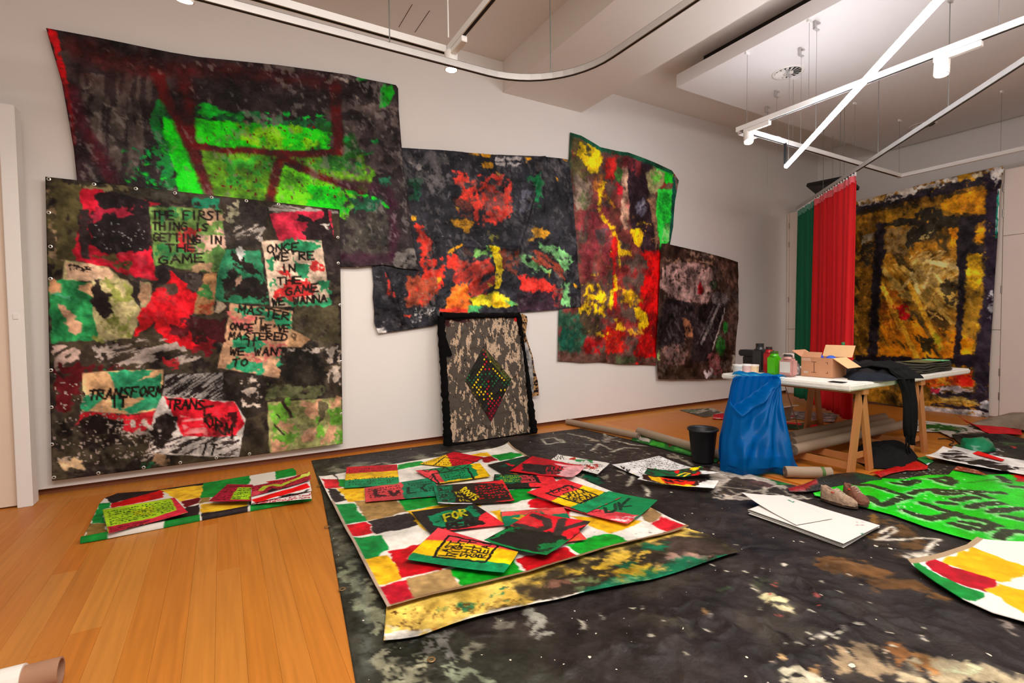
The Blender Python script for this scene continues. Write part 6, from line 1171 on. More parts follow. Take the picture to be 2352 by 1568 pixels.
def p_check(p):
    p.fill((240, 234, 222)); R, Y, G, K, T = (204, 18, 34), (246, 186, 34), (12, 146, 50), (50, 43, 43), (170, 134, 80); kw = dict(warp=.014, ws=.08, edge=.006, var=.16); p.fr(*G7)
    for q, c in ((((150, 395), (310, 398), (325, 465), (195, 482)), (206, 40, 50)), (((120, 345), (240, 335), (330, 440), (310, 405), (270, 340)), K), (((290, 478), (530, 460), (548, 585), (390, 605)), Y), (((195, 478), (280, 484), (370, 585), (250, 612)), K), (((440, 592), (830, 578), (912, 690), (560, 772)), T), (((830, 570), (1190, 520), (1205, 632), (920, 682)), G), (((255, 630), (440, 612), (560, 762), (370, 812)), (16, 138, 62)), (((565, 772), (960, 690), (1030, 800), (880, 850), (640, 885)), K),
                 (((345, 818), (560, 780), (625, 885), (395, 928)), (206, 14, 36)), (((415, 932), (680, 895), (748, 1030), (600, 1112), (520, 1132)), (14, 142, 64)), (((748, 1052), (1060, 970), (1320, 1185), (870, 1295)), (196, 14, 32)), (((525, 1135), (760, 1072), (872, 1300), (690, 1368), (635, 1362)), Y), (((915, 1290), (1312, 1195), (1435, 1432), (1000, 1522)), (180, 146, 94)), (((665, 1380), (900, 1308), (1002, 1522), (745, 1562)), (192, 28, 46)), (((1305, 1200), (1650, 1150), (1880, 1105), (1995, 1280), (1440, 1435)), (10, 156, 34)), (((840, 265), (1040, 230), (1120, 260), (840, 310)), G), (((300, 400), (370, 395), (355, 470), (320, 460)), G), (((920, 685), (1200, 630), (1560, 610), (1600, 640), (960, 700), (1070, 820), (1130, 880), (1050, 830)), Y)): p.poly(q, c, **kw)
    p.fr(*G8)
    for q, c in ((((400, 1112), (850, 1008), (1025, 1132), (530, 1272)), (200, 14, 32)), (((865, 990), (1060, 930), (1200, 885), (1330, 898), (1465, 1000), (1020, 1118)), (10, 156, 40)), (((900, 728), (1200, 740), (1560, 765), (1450, 820), (1250, 882), (1100, 830)), Y), (((1632, 798), (1720, 745), (1990, 862), (1820, 912)), (208, 34, 46)), (((1540, 690), (1640, 680), (1730, 740), (1640, 792), (1560, 770)), (164, 130, 88)), (((505, 600), (600, 568), (870, 640), (910, 730), (700, 660), (540, 650)), (206, 18, 34)), (((330, 490), (545, 475), (595, 560), (390, 605), (260, 610)), (10, 146, 46)), (((180, 690), (280, 670), (310, 800), (240, 760)), Y), (((90, 205), (170, 185), (260, 225), (130, 250)), (160, 20, 30)), (((185, 182), (360, 152), (485, 185), (270, 232)), G), (((0, 172), (150, 150), (180, 188), (30, 188)), Y), (((0, 190), (90, 190), (60, 240), (-40, 220)), R), (((560, 460), (760, 440), (700, 470)), R)): p.poly(q, c, **kw)
    p.splat([(1100, 850), (1800, 850), (1800, 940), (1200, 960)], 30, .003, .007, (60, 50, 46), 3); p.fr(0, 0, 1)
    e = np.minimum(p.S*p.size[0], np.minimum((1-p.V)*p.size[1], (1-p.S)*p.size[0])); p.c[(1-p.V)*p.size[1] < .028] = (148, 116, 84); p.c[(p.S*p.size[0] < .02) & (p.V > .3)] = (190, 165, 145); p.c[((1-p.S)*p.size[0] < .022) & (p.V < .25)] = (176, 150, 120)
def d_check(uv, S, V, sz):
    h = .004*fbm(uv, .3, 6, 3); e = np.minimum(np.minimum(S, 1-S)*sz[0], (1-V)*sz[1]); h += (.022*np.exp(-e/.03))*(.35+.65*fbm(uv, .5, 2, 2)); c = np.hypot((1-S)*sz[0], (1-V)*sz[1]); h += .02*np.clip(1-c/.25, 0, 1)**2; c = np.hypot((1-S)*sz[0], V*sz[1]); h += .03*np.clip(1-c/.25, 0, 1)**2
    return h
sheet('chequered_canvas', PF(.028), [(732, 1096), (900, 1066), (1050, 1042), (1168, 1024)], [(1168, 1024), (1205, 1048), (1320, 1100), (1480, 1165), (1582, 1217)], [(889, 1402), (1000, 1370), (1110, 1345), (1217, 1320), (1400, 1262), (1582, 1217)], [(732, 1096), (762, 1156), (800, 1230), (845, 1318), (889, 1402)], .0078, p_check, d_check, .005, M_PAPER, smear=(.004, .3, 0, .16),
      label='large chequered canvas of red, green, yellow, black and white squares, covered with painted sheets', cat='painting')
def p_left(p):
    p.fill((232, 226, 214)); p.fr(*G6); kw = dict(warp=.01, ws=.06, edge=.006, var=.16)
    R, Y, G, K, T = (196, 14, 22), (246, 192, 46), (4, 140, 50), (42, 34, 34), (150, 118, 62)
    for q, c in ((((400, 400), (510, 360), (780, 340), (1300, 260), (1300, 300), (800, 375), (450, 455)), K), (((450, 455), (910, 335), (925, 400), (700, 450), (450, 495)), R), (((905, 335), (1305, 285), (1262, 398), (1070, 438)), Y), (((1290, 270), (1690, 205), (1705, 275), (1400, 395), (1255, 405)), G), (((1915, 160), (2130, 130), (2130, 200), (1940, 238)), G), (((345, 455), (445, 445), (455, 490), (385, 505), (395, 635), (265, 640)), (14, 138, 60)), (((250, 636), (400, 640), (425, 725), (200, 770)), T), (((1075, 440), (1252, 400), (1242, 450), (1130, 495)), (112, 20, 30)), (((1130, 490), (1250, 468), (1255, 570), (930, 645), (940, 600)), K), (((1250, 405), (1350, 400), (1330, 440), (1255, 455)), T), (((1258, 462), (1695, 428), (1665, 492), (1268, 545)), Y),
                 (((1700, 430), (2250, 300), (2250, 400), (1700, 480)), K), (((1850, 260), (2000, 235), (2060, 250), (1900, 290)), R), (((150, 765), (425, 730), (428, 780), (150, 830)), G), (((930, 635), (1255, 572), (1250, 612), (930, 680)), G), (((1255, 545), (1695, 485), (1695, 525), (1255, 612)), K), (((1700, 475), (2260, 400), (2260, 450), (1700, 530)), G), (((430, 720), (930, 625), (930, 645), (430, 740)), Y)): p.poly(q, c, **kw)
sheet('chequered_canvas', PF(.008), [(395, 405), (510, 362), (800, 345), (1300, 268), (1680, 208), (2090, 138), (2118, 165)], [(2118, 165), (2118, 200), (2200, 300), (2255, 425)], [(172, 812), (400, 772), (930, 668), (1260, 602), (1700, 520), (2255, 425)], [(395, 405), (345, 460), (262, 640), (172, 812)], .0065, p_left,
      lambda uv, S, V, sz: .004*fbm(uv, .2, 4, 3)+.028*np.sqrt(np.clip(1-(((1-V)*sz[1]-.03)/.03)**2, 0, 1)), .006, M_PAPER, G6, label='narrow chequered canvas with a rolled front edge lying on bare floorboards by the banner', cat='painting')

# ---- painted sheets of paper
def paper(quad, fr_, paint, z, label, lift=(0, 0, 0, 0), seed=1, res=.006, name='painted_sheet', cat='painted sheet', group=None, amp=.003):
    tl, tr_, br, bl = quad
    return sheet(name, PF(z), [tl, tr_], [tr_, br], [bl, br], [tl, bl], res, paint, paperdisp(amp, lift, seed), .002, M_PAPER, fr_, smear=(.0025, .3, 0, .2) if name != 'white_card' else None, label=label, cat=cat, group=group)
GC = 'painted sheets on the chequered canvas'; GL = 'painted sheets on the narrow canvas'
KK = (38, 32, 30); PK = (222, 66, 72); TE = (10, 128, 84); YY = (240, 190, 16)
def f(p): p.fill((172, 214, 40)); p.fr(*G6); p.poly([(990, 410), (1030, 400), (1150, 545), (1060, 560), (1045, 520)], (210, 44, 64), warp=.008); p.poly([(420, 668), (800, 595), (1050, 520), (1150, 545), (425, 725)], (206, 44, 66), warp=.01); p.poly([(650, 520), (820, 470), (850, 560), (660, 580)], (200, 214, 30), tex=.3, warp=.03); p.scribble([(420, 525), (985, 425), (1030, 520), (440, 660)], 8, 22, 0, (24, 70, 20), 2, wm=.008); p.scribble([(440, 680), (800, 600), (800, 640), (450, 715)], 2, 18, 0, (110, 14, 40), 3, wm=.007); p.line([(380, 510), (1010, 405)], 0, (230, 170, 40), wm=.012)
paper([(375, 510), (1022, 402), (1145, 545), (425, 722)], G6, f, .05, 'lime green handwritten sheet with a red border, left on the narrow canvas', (0, 0, .01, 0), group=GL)
def f(p): p.fill((176, 34, 56)); p.fr(*G6); p.scribble([(1480, 290), (1720, 295), (1700, 425), (1350, 430)], 8, 16, 0, (90, 10, 30), 2, wm=.008); p.poly([(1600, 310), (1722, 312), (1705, 420), (1518, 420)], (170, 214, 40), warp=.008); p.scribble([(1600, 315), (1720, 315), (1700, 415), (1530, 415)], 6, 7, 0, (50, 90, 30), 4, wm=.008)
paper([(1500, 280), (1730, 285), (1712, 432), (1328, 436)], G6, f, .05, 'dark red handwritten sheet with a lime square, middle of the narrow canvas', group=GL)
def f(p): p.fill((232, 226, 220)); p.fr(*G6); p.scribble([(1760, 440), (2250, 340), (2250, 410), (1760, 460)], 3, 22, 0, (180, 40, 56), 2, wm=.012)
paper([(1715, 380), (2245, 330), (2258, 410), (1712, 462)], G6, f, .05, 'pale red marked sheet at the bottom of the pile, right end of narrow canvas', group=GL)
def f(p): p.fill((236, 232, 226)); p.fr(*G6); p.poly([(1715, 420), (2215, 282), (2245, 312), (1745, 452)], (232, 14, 24), warp=.006); p.poly([(1800, 440), (2240, 330), (2240, 345), (1800, 455)], KK, tex=.4)
paper([(1710, 330), (2235, 250), (2258, 340), (1715, 452)], G6, f, .062, 'white sheet with a broad red stripe, right end of narrow canvas', (0, .02, 0, 0), group=GL)
def f(p): p.fill((176, 40, 60)); p.fr(*G6); p.scribble([(1720, 290), (2240, 205), (2240, 280), (1720, 380)], 4, 22, 0, (96, 14, 34), 2, wm=.01); p.line([(1800, 340), (1840, 300), (1920, 290), (1980, 300), (2050, 270), (2230, 215)], 0, (190, 206, 60), wm=.045, tex=.2); p.poly([(1880, 330), (1960, 320), (1950, 350), (1870, 355)], KK); p.poly([(1715, 350), (1810, 350), (1820, 390), (1720, 385)], (214, 70, 84)); p.poly([(2170, 215), (2245, 200), (2235, 235), (2180, 230)], (206, 220, 90))
paper([(1720, 300), (2240, 198), (2250, 260), (1712, 388)], G6, f, .074, 'red and lime scribbled sheet on top of the pile, right end of narrow canvas', (0, .03, .02, 0), group=GL)
# sheets on the chequered canvas, far to near
Z0 = .045
def f(p):
    p.fill((206, 26, 40)); p.fr(*G7); p.poly([(360, 345), (840, 315), (850, 380), (360, 405)], YY, warp=.008); p.poly([(350, 402), (850, 372), (860, 480), (350, 480)], (12, 140, 84), warp=.008)
    p.scribble([(400, 300), (820, 275), (820, 310), (395, 335)], 2, 20, 0, (70, 10, 20), 2, wm=0.0062);  p.scribble([(400, 385), (800, 360), (810, 430), (390, 455)], 3, 16, 0, (30, 40, 26), 5, wm=0.0062)
paper([(378, 285), (830, 260), (852, 440), (353, 472)], G7, f, Z0, 'red, yellow and green striped sheet at the back left corner of the chequered canvas', group=GC, res=.0042)
def f(p): p.fill((240, 192, 20)); p.fr(*H8); p.poly([(700, 60), (1120, 120), (1100, 240), (780, 220)], (206, 20, 40), warp=.01); p.poly([(400, 200), (650, 230), (640, 280), (430, 260)], (16, 130, 70), tex=.2); p.line([(560, 240), (700, 130), (1000, 175), (880, 240)], 0, KK, wm=.014); p.scribble([(650, 150), (960, 165), (900, 220), (600, 215)], 3, 10, 0, KK, 3, wm=0.0074); p.scribble([(480, 170), (800, 80), (760, 110), (480, 210)], 2, 12, 0, (60, 40, 20), 6, wm=0.0062)
paper([(790, 76), (1092, 130), (870, 238), (455, 195)], H8, f, Z0, 'yellow and red sheet with black lettering, farthest back on the chequered canvas', group=GC, res=.0042)
def f(p): p.fill((16, 132, 78)); p.fr(*H8); p.poly([(400, 255), (640, 260), (700, 400), (560, 420), (400, 340)], PK, warp=.012); p.poly([(920, 180), (1060, 180), (1170, 320), (1000, 350), (1040, 280)], YY, warp=.02, tex=.12); p.poly([(640, 380), (1160, 310), (1160, 330), (650, 400)], YY); p.line([(580, 300), (930, 240), (1000, 350), (650, 395), (580, 300)], 0, KK, wm=.018); p.scribble([(680, 280), (900, 250), (960, 330), (720, 370)], 4, 9, 0, (24, 50, 36), 4, wm=0.0087); p.line([(480, 260), (540, 280), (600, 240), (650, 280), (700, 230), (760, 265), (820, 220), (880, 245), (950, 205)], 0, KK, wm=.012); p.line([(520, 345), (600, 300), (560, 370)], 0, KK, wm=.012)
paper([(410, 265), (1052, 188), (1162, 318), (640, 394)], H8, f, Z0+.006, 'green sheet with yellow fringe and a black scribbled frame', group=GC, res=.0042)
def f(p): p.fill((40, 36, 32)); p.fr(*H8); p.poly([(1300, 150), (1520, 130), (1480, 220), (1250, 230)], (20, 70, 50), tex=.4, st=(3, .5), ts=.05); p.poly([(1300, 190), (1420, 205), (1380, 225)], (190, 24, 40), warp=.02); p.poly([(1300, 290), (1560, 290), (1520, 310)], (150, 80, 30), tex=.5)
paper([(1130, 205), (1570, 108), (1780, 320), (1290, 300)], H8, f, Z0, 'nearly black sheet with dark green strokes under the red and pink one', group=GC, res=.0042)
def f(p): p.fill((238, 234, 226)); p.fr(*H8); p.poly([(1930, 150), (2010, 135), (1990, 165)], (206, 60, 40)); p.poly([(1990, 150), (2200, 160), (2180, 185), (2020, 175)], (40, 140, 70), tex=.3, warp=.02); p.poly([(2040, 190), (2240, 200), (2200, 260), (2060, 230)], (206, 70, 60), tex=.45, warp=.03); p.text('LOVE', (1770, 160), (1930, 150), 0, 0, KK, up=(-14, -38), wm=0.0074); p.scribble([(1990, 200), (2300, 200), (2230, 290), (1980, 270)], 5, 12, 0, KK, 3, wm=0.0068); p.scribble([(1800, 170), (1960, 180), (1940, 200), (1800, 195)], 2, 6, 0, KK, 4, wm=0.0074); p.poly([(2000, 270), (2090, 260), (2060, 310), (1980, 305)], (226, 90, 50), tex=.2); p.line([(2340, 215), (2240, 300)], 0, KK, wm=.012)
paper([(1838, 103), (2352, 190), (2240, 302), (1742, 172)], H8, f, .04, 'white lettered sheet with red and green marks at the back right of the chequered canvas', group=GC, res=.0042)
def f(p):
    p.fill((36, 34, 30)); p.fr(*H8); p.poly([(1215, 300), (1590, 300), (1560, 390), (1230, 400)], (14, 96, 60), tex=.3, warp=.02); p.poly([(1460, 315), (1590, 300), (1640, 380), (1480, 390)], (200, 60, 70), tex=.25); p.scribble([(1260, 310), (1460, 310), (1440, 380), (1260, 380)], 4, 9, 0, (150, 170, 30), 3, wm=0.0087); p.scribble([(1470, 315), (1580, 310), (1620, 375), (1490, 380)], 2, 4, 0, KK, 4, wm=0.0112)
    p.poly([(1600, 300), (1800, 330), (1840, 420), (1560, 430), (1540, 390), (1640, 380)], (232, 44, 52), warp=.01); p.line([(1590, 300), (1650, 385)], 0, KK, wm=.03)
paper([(1200, 300), (1780, 318), (1850, 418), (1180, 440)], H8, f, Z0+.006, 'black, green and red sheet tucked behind the lettered ones on the right', group=GC, res=.0042)
def f(p): p.fill((190, 16, 36)); p.fr(*H8); p.poly([(1780, 190), (2130, 225), (1990, 360), (1800, 310), (1900, 230)], (226, 160, 164), warp=.025, var=.1); p.poly([(1500, 195), (1900, 225), (1850, 305), (1700, 300), (1460, 260)], (44, 34, 32), warp=.02); p.text('FUN', (1720, 265), (1870, 255), 0, 0, (206, 20, 44), up=(10, -36), wm=0.0099); p.scribble([(1715, 275), (1870, 265), (1870, 290), (1715, 300)], 2, 5, 0, (206, 20, 44), 4, wm=.012); p.poly([(1560, 110), (1600, 125), (1580, 180), (1500, 200)], (206, 20, 40))
paper([(1578, 118), (2112, 228), (1982, 352), (1355, 268)], H8, f, Z0+.012, 'crimson sheet fading to pink with a black block of lettering', (0, .01, .02, 0), group=GC, res=.0042)
def f(p): p.fill((214, 70, 74)); p.fr(*G7); p.poly([(870, 420), (1170, 370), (1215, 545), (900, 570)], (14, 124, 86), warp=.012); p.line([(640, 490), (640, 545), (720, 540)], 0, (50, 24, 26), wm=.03); p.line([(760, 500), (800, 540), (850, 500)], 0, (50, 24, 26), wm=.03); p.line([(930, 470), (930, 520), (1000, 510)], 0, (24, 50, 40), wm=.025); p.line([(1090, 440), (1050, 470), (1100, 500)], 0, (24, 50, 40), wm=.025);  p.scribble([(570, 480), (860, 440), (870, 545), (580, 570)], 5, 12, 0, (90, 20, 30), 3, wm=0.0099); p.scribble([(890, 430), (1150, 400), (1170, 500), (910, 540)], 5, 10, 0, (10, 70, 50), 6, wm=0.0099)
paper([(540, 472), (1168, 374), (1206, 542), (546, 598)], G7, f, Z0, 'sheet painted half salmon red and half teal with black smudged letters', group=GC, res=.0042)
def f(p): p.fill((46, 38, 33)); p.fr(*G7); p.poly([(1160, 465), (1330, 450), (1360, 615), (1205, 630)], (12, 96, 66), warp=.02, tex=.3, ts=.04); p.scribble([(1200, 480), (1320, 465), (1340, 600), (1220, 610)], 6, 4, 0, (30, 150, 110), 2, wm=0.0074); p.line([(1170, 462), (1205, 628)], 0, (16, 120, 84), wm=.03); p.poly([(1500, 430), (1790, 400), (1895, 590), (1700, 600), (1870, 575), (1770, 430)], (226, 44, 50), warp=.014, tex=.1); p.scribble([(1530, 450), (1760, 425), (1840, 560), (1560, 580)], 6, 9, 0, (196, 20, 36), 5, wm=0.0112); p.text('ROOTS', (1400, 500), (1530, 595), 0, 0, (226, 200, 30), up=(46, -34), wm=0.0136); p.scribble([(1340, 505), (1400, 500), (1500, 600), (1400, 605)], 3, 4, 0, (200, 180, 30), 7, wm=0.0087); p.line([(1200, 630), (1500, 612)], 0, (206, 200, 206), wm=.02)
paper([(1160, 462), (1782, 400), (1892, 590), (1200, 634)], G7, f, Z0+.008, 'black sheet with yellow letters between a green and a red end', (.01, 0, 0, .02), group=GC, res=.0042)
def f(p): p.fill((232, 44, 52)); p.fr(*G8); p.poly([(760, 440), (1030, 440), (1370, 550), (1050, 700), (690, 590), (850, 470)], (232, 56, 60)); p.poly([(1020, 440), (1060, 445), (1240, 520), (930, 650), (720, 590), (840, 530), (1000, 470)], (244, 196, 20), warp=.01); p.poly([(1240, 490), (1380, 550), (1050, 700), (900, 650), (1120, 560)], (14, 140, 84), warp=.012); p.line([(685, 520), (880, 450), (1155, 540), (990, 612), (685, 520)], 0, KK, wm=.02); p.text('LAST', (750, 518), (960, 478), 0, 0, KK, up=(-28, -30), wm=0.0112); p.text('SHIT', (860, 560), (1060, 512), 0, 0, KK, up=(-30, -36), wm=0.0124); p.text('GOT', (900, 580), (1070, 540), 0, 0, KK, up=(-26, -28), wm=0.0099); p.text('REAL', (950, 600), (1150, 548), 0, 0, KK, up=(-26, -28), wm=0.0124)
def g(p): p.fill((14, 140, 80)); p.fr(*G8); p.poly([(820, 640), (1090, 660), (1510, 720), (1410, 810), (1000, 740)], (232, 70, 78), warp=.012); p.poly([(1240, 770), (1400, 730), (1500, 715), (1440, 780)], (236, 200, 200), tex=.3, warp=.03); p.text('UK', (1230, 715), (1480, 620), 0, 0, (30, 60, 44), up=(-20, -60), wm=0.0248); p.scribble([(1060, 670), (1180, 660), (1180, 695), (1060, 705)], 1, 4, 0, (150, 24, 44), 3, wm=.014)
paper([(1250, 500), (1686, 600), (1412, 808), (830, 645)], G8, g, Z0+.004, 'teal and salmon sheet with dark capitals at the right edge of the chequered canvas', (0, .015, .01, 0), group=GC, res=.0042)
paper([(838, 398), (1372, 552), (1042, 697), (508, 512)], G8, f, Z0+.012, 'red, yellow and teal sheet with a black lettered frame on the right of the canvas', (.01, 0, 0, 0), group=GC, res=.0042)
def f(p): p.fill((44, 40, 38)); p.fr(*G7); p.poly([(1560, 740), (1640, 680), (1800, 800), (1660, 890), (1130, 880), (1300, 830), (1620, 800)], (236, 50, 58), warp=.015); p.poly([(1120, 720), (1480, 640), (1590, 720), (1340, 770), (1560, 780), (1350, 830), (1220, 820), (1130, 780)], (14, 128, 84), warp=.03, tex=.14); p.poly([(1220, 720), (1470, 680), (1540, 760), (1290, 800)], (40, 50, 40), tex=.2, warp=.02); p.text('FOR', (1270, 770), (1480, 715), 0, 0, (206, 196, 30), up=(-20, -60), wm=0.0174); p.text('REAL', (1300, 842), (1600, 790), 0, 0, KK, up=(-20, -50), wm=0.0248); p.line([(1250, 830), (1380, 840), (1620, 790)], 0, KK, wm=.022)
paper([(1520, 610), (1804, 800), (1130, 872), (960, 690)], G7, f, Z0+.006, 'black sheet with a teal framed block of yellow letters and a red corner', group=GC, res=.0042)
def f(p): p.fill((14, 120, 84)); p.fr(*H8); p.poly([(1255, 680), (1890, 625), (1920, 690), (1600, 700), (1400, 720), (1270, 730)], (236, 80, 76), warp=.02, tex=.08); p.poly([(1380, 740), (1520, 700), (1480, 760)], (200, 150, 40), tex=.4)
paper([(1258, 678), (1892, 628), (1960, 745), (1300, 822)], H8, f, Z0+.006, 'salmon and teal sheet half hidden in the middle of the chequered canvas', group=GC, res=.0042)
def f(p): p.fill((236, 74, 66)); p.fr(*H8); p.poly([(1990, 950), (2080, 910), (2060, 960)], (220, 90, 50), tex=.3)
paper([(1960, 860), (2060, 880), (2125, 950), (1700, 1010)], H8, f, Z0+.004, 'plain coral sheet peeping out under the green and black one', group=GC, res=.0042)
def f(p):
    p.fill((236, 68, 76)); p.fr(*G7); p.poly([(1080, 940), (1290, 950), (1700, 1010), (1930, 1050), (1850, 1170), (960, 1060)], (250, 198, 16), warp=.008); p.poly([(960, 1058), (1130, 1085), (1850, 1160), (1900, 1260), (880, 1150)], (10, 140, 84), warp=.01)
    p.line([(1295, 905), (1740, 985), (1630, 1145), (1155, 1092), (1295, 905)], 0, KK, wm=.016)
    for t_, a, b in (('LAST', (1268, 1085), (1390, 952)), ('NIGHT', (1358, 1091), (1470, 940)), ('SHIT', (1456, 1095), (1558, 945)), ('GOT', (1540, 1100), (1600, 994)), ('REAL', (1620, 1106), (1698, 940))): p.text(t_, a, b, 0, 0, KK, up=(-68, -8), wm=.011)
paper([(1200, 830), (1922, 1048), (1795, 1250), (903, 1112)], G7, f, Z0+.012, 'coral, yellow and teal striped sheet with a framed block of black words, nearest left', (0, 0, .01, 0), group=GC, res=.0042)
def f(p):
    p.fill((40, 38, 33)); p.fr(*H8); p.poly([(1560, 670), (2170, 785), (1960, 960), (1800, 880), (1450, 830), (1360, 800)], (232, 34, 46), warp=.02, tex=.06); p.poly([(1360, 800), (1600, 690), (1740, 760), (1660, 830), (1450, 830)], (214, 50, 54), tex=.25, warp=.02); p.line([(1590, 710), (1720, 760), (1740, 830), (1640, 860), (1420, 810)], 0, (62, 52, 48), wm=.055); p.line([(1880, 760), (1830, 900)], 0, (60, 50, 46), wm=.055); p.line([(1850, 860), (2130, 790)], 0, (60, 50, 46), wm=.05)
    p.poly([(1100, 980), (1300, 850), (1420, 830), (1250, 930)], (14, 120, 60), warp=.02, tex=.2); p.poly([(1250, 900), (1450, 830), (1400, 900)], (20, 100, 56), tex=.3, warp=.03); p.line([(1105, 975), (1400, 1060), (1720, 1130), (1960, 960)], 0, (10, 130, 66), wm=.03); p.poly([(1640, 1040), (1880, 950), (1940, 960), (1740, 1120), (1660, 1090)], (14, 124, 62), warp=.03, tex=.25)
paper([(1575, 678), (2162, 788), (1722, 1140), (1098, 978)], H8, f, Z0+.018, 'dark green sheet with black strokes on a red corner, nearest the middle of the canvas', (0, .01, .02, .012), group=GC, res=.0042)
# sheets to the right of the chequered canvas
def f(p): p.fill((238, 236, 232)); p.fr(*H7); p.scribble([(900, 740), (1320, 675), (1680, 800), (1080, 900)], 8, 17, 0, (40, 40, 44), 2, wm=0.0074); p.line([(820, 790), (850, 830), (860, 800)], 0, KK, wm=.012); p.line([(890, 830), (910, 860), (930, 830)], 0, KK, wm=.012); p.line([(1260, 820), (1270, 860)], 0, (20, 180, 60), wm=.02); p.poly([(980, 882), (1010, 885), (990, 900)], (220, 200, 30))
paper([(1310, 665), (1745, 822), (1085, 930), (702, 778)], H7, f, .02, 'white sheet covered in small black handwriting on the black dust sheet', (.01, .01, 0, .01))
def f(p): p.fill((60, 40, 34)); p.fr(*H7); p.poly([(1080, 880), (1300, 870), (1330, 940), (1100, 950)], (14, 90, 56), tex=.3, warp=.02); p.poly([(1200, 860), (1500, 850), (1860, 860), (1840, 930), (1500, 990), (1300, 930)], (20, 96, 56), warp=.03, tex=.3); p.poly([(1500, 860), (1580, 850), (1560, 900)], (220, 30, 30)); p.poly([(1710, 848), (1830, 852), (1820, 880), (1710, 876)], (240, 200, 20)); p.line([(1540, 920), (1640, 890), (1700, 900), (1620, 940)], 0, (236, 206, 40), wm=.02); p.poly([(1740, 930), (1840, 900), (1830, 960), (1760, 960)], (210, 30, 30)); p.poly([(1830, 890), (2090, 920), (2070, 985), (1900, 960)], (244, 242, 238)); p.line([(1850, 930), (1920, 940), (1960, 980), (2060, 985)], 0, (20, 60, 40), wm=.03)
paper([(1160, 858), (1860, 845), (2085, 925), (1095, 945)], H7, f, .03, 'brown, green and yellow patterned sheet propped behind the flame coloured one', (.02, .03, .03, .02), amp=.015)
def f(p): p.fill((244, 242, 236)); p.fr(*H7); p.poly([(1120, 945), (1450, 940), (1830, 980), (1780, 1060), (1400, 1040), (1100, 985)], (60, 36, 28), warp=.015); p.poly([(1160, 960), (1400, 960), (1420, 1020), (1200, 1000)], (240, 180, 20), tex=.3, warp=.02); p.poly([(1300, 950), (1700, 980), (1750, 1040), (1400, 1030)], (226, 40, 24), warp=.03, tex=.12); p.poly([(1320, 1020), (1700, 1040), (1790, 1060), (1420, 1045)], (244, 196, 24), warp=.015); p.scribble([(1380, 970), (1740, 975), (1760, 1020), (1380, 1015)], 1, 6, 0, (50, 24, 16), 4, wm=.028); p.poly([(1830, 960), (1940, 980), (1920, 1020), (1840, 1020)], (50, 30, 24)); p.poly([(1080, 990), (1200, 1010), (1500, 1040), (1500, 1050), (1080, 1000)], (70, 56, 48), tex=.2)
paper([(1112, 940), (2078, 1010), (2012, 1096), (1030, 990)], H7, f, .045, 'white edged sheet with flame red and yellow lettering', (.03, .02, 0, .01), amp=.012)
# pile of white boards
rw = random.Random(2)
for k in range(6):
    def f(p, k=k):
        p.fill((236, 230, 222)); p.fr(*K2)
        if k == 4: p.poly([(1880, 690), (2030, 690), (2030, 740), (1900, 760)], (190, 150, 150), tex=.45, warp=.02); p.poly([(1980, 850), (2030, 850), (2010, 875)], (60, 140, 110), warp=.01, tex=.2)
        if k == 5: p.line([(1010, 400), (1050, 430), (1080, 420)], 0, (70, 140, 110), wm=.012)
    j = lambda a, b: (a+rw.uniform(-18, 18), b+rw.uniform(-9, 9))
    q = [j(960, 350), j(2235, 780-8*k), j(1735, 1040-14*k), j(460, 590-18*k)] if k < 5 else [(935, 335), (1600, 650), (1110, 735), (372, 352)]
    paper(q, K2, f, .012+.008*k, ('lowest', 'second lowest', 'third from bottom', 'fourth from bottom', 'second from top', 'topmost, shorter')[k]+' white card of the pile beside the old shoes', (0, 0, 0, 0) if k < 5 else (0, 0, .0, .03), name='white_card', cat='card', group='pile of white cards on the dust sheet', amp=.002, seed=k)
# bright green lettered canvas
def p_grn(p):
    p.base([(4, 196, 26), (10, 214, 34), (0, 188, 20)], .3, 2); p.fr(*K1); D = (44, 58, 40)
    ST = [[(780, 310), (900, 310), (1090, 375), (1250, 430), (1150, 460), (1030, 500), (980, 490), (900, 430)], [(1130, 290), (1230, 310), (1340, 275), (1230, 280)], [(1280, 400), (1400, 360), (1530, 355), (1550, 400), (1740, 395)], [(1500, 260), (1640, 240), (1680, 280), (1640, 310), (1560, 285)], [(1590, 365), (1900, 380), (2150, 390)], [(1900, 400), (2030, 440)], [(1710, 465), (1900, 435)], [(1560, 480), (1680, 490)], [(1400, 485), (1560, 545), (1720, 575), (1560, 610), (1450, 630)], [(1220, 550), (1400, 610), (1520, 620)], [(1850, 530), (2000, 490), (2120, 485)], [(2040, 570), (2180, 550), (2330, 535)], [(1690, 680), (1860, 720), (1960, 735), (2090, 690), (1960, 640), (1780, 610)], [(1780, 660), (1930, 690)], [(2100, 810), (2180, 755), (2300, 745), (2400, 770)], [(2130, 230), (2180, 280)], [(2240, 330), (2400, 340)], [(2170, 610), (2400, 650)]]
    for q in ST: p.line([(a-14, b+8) for a, b in q], 0, (176, 232, 160), wm=.085, soft=.6, a=.8, warp=.02, tex=.2)
    for q in ST: p.line(q, 0, D, wm=.066, soft=.2, warp=.012)
    p.splat([(900, 250), (2352, 250), (2352, 850), (1200, 600)], 70, .005, .016, (190, 240, 180), 3); p.poly([(1160, 520), (1220, 510), (1220, 560), (1180, 560)], (170, 230, 160), tex=.2, warp=.03); p.line([(1830, 290), (2100, 260)], 0, (6, 150, 24), wm=.03, soft=.8)
    p.poly([(2210, 200), (2400, 195), (2400, 290), (2300, 280)], (200, 14, 20), warp=.02)
ed = frx(K1, [(360, 390), (640, 320), (800, 280), (1000, 245), (1230, 255), (1430, 215), (1640, 215), (1690, 172), (1820, 190), (1900, 212), (2080, 210), (2240, 205), (2420, 190)])
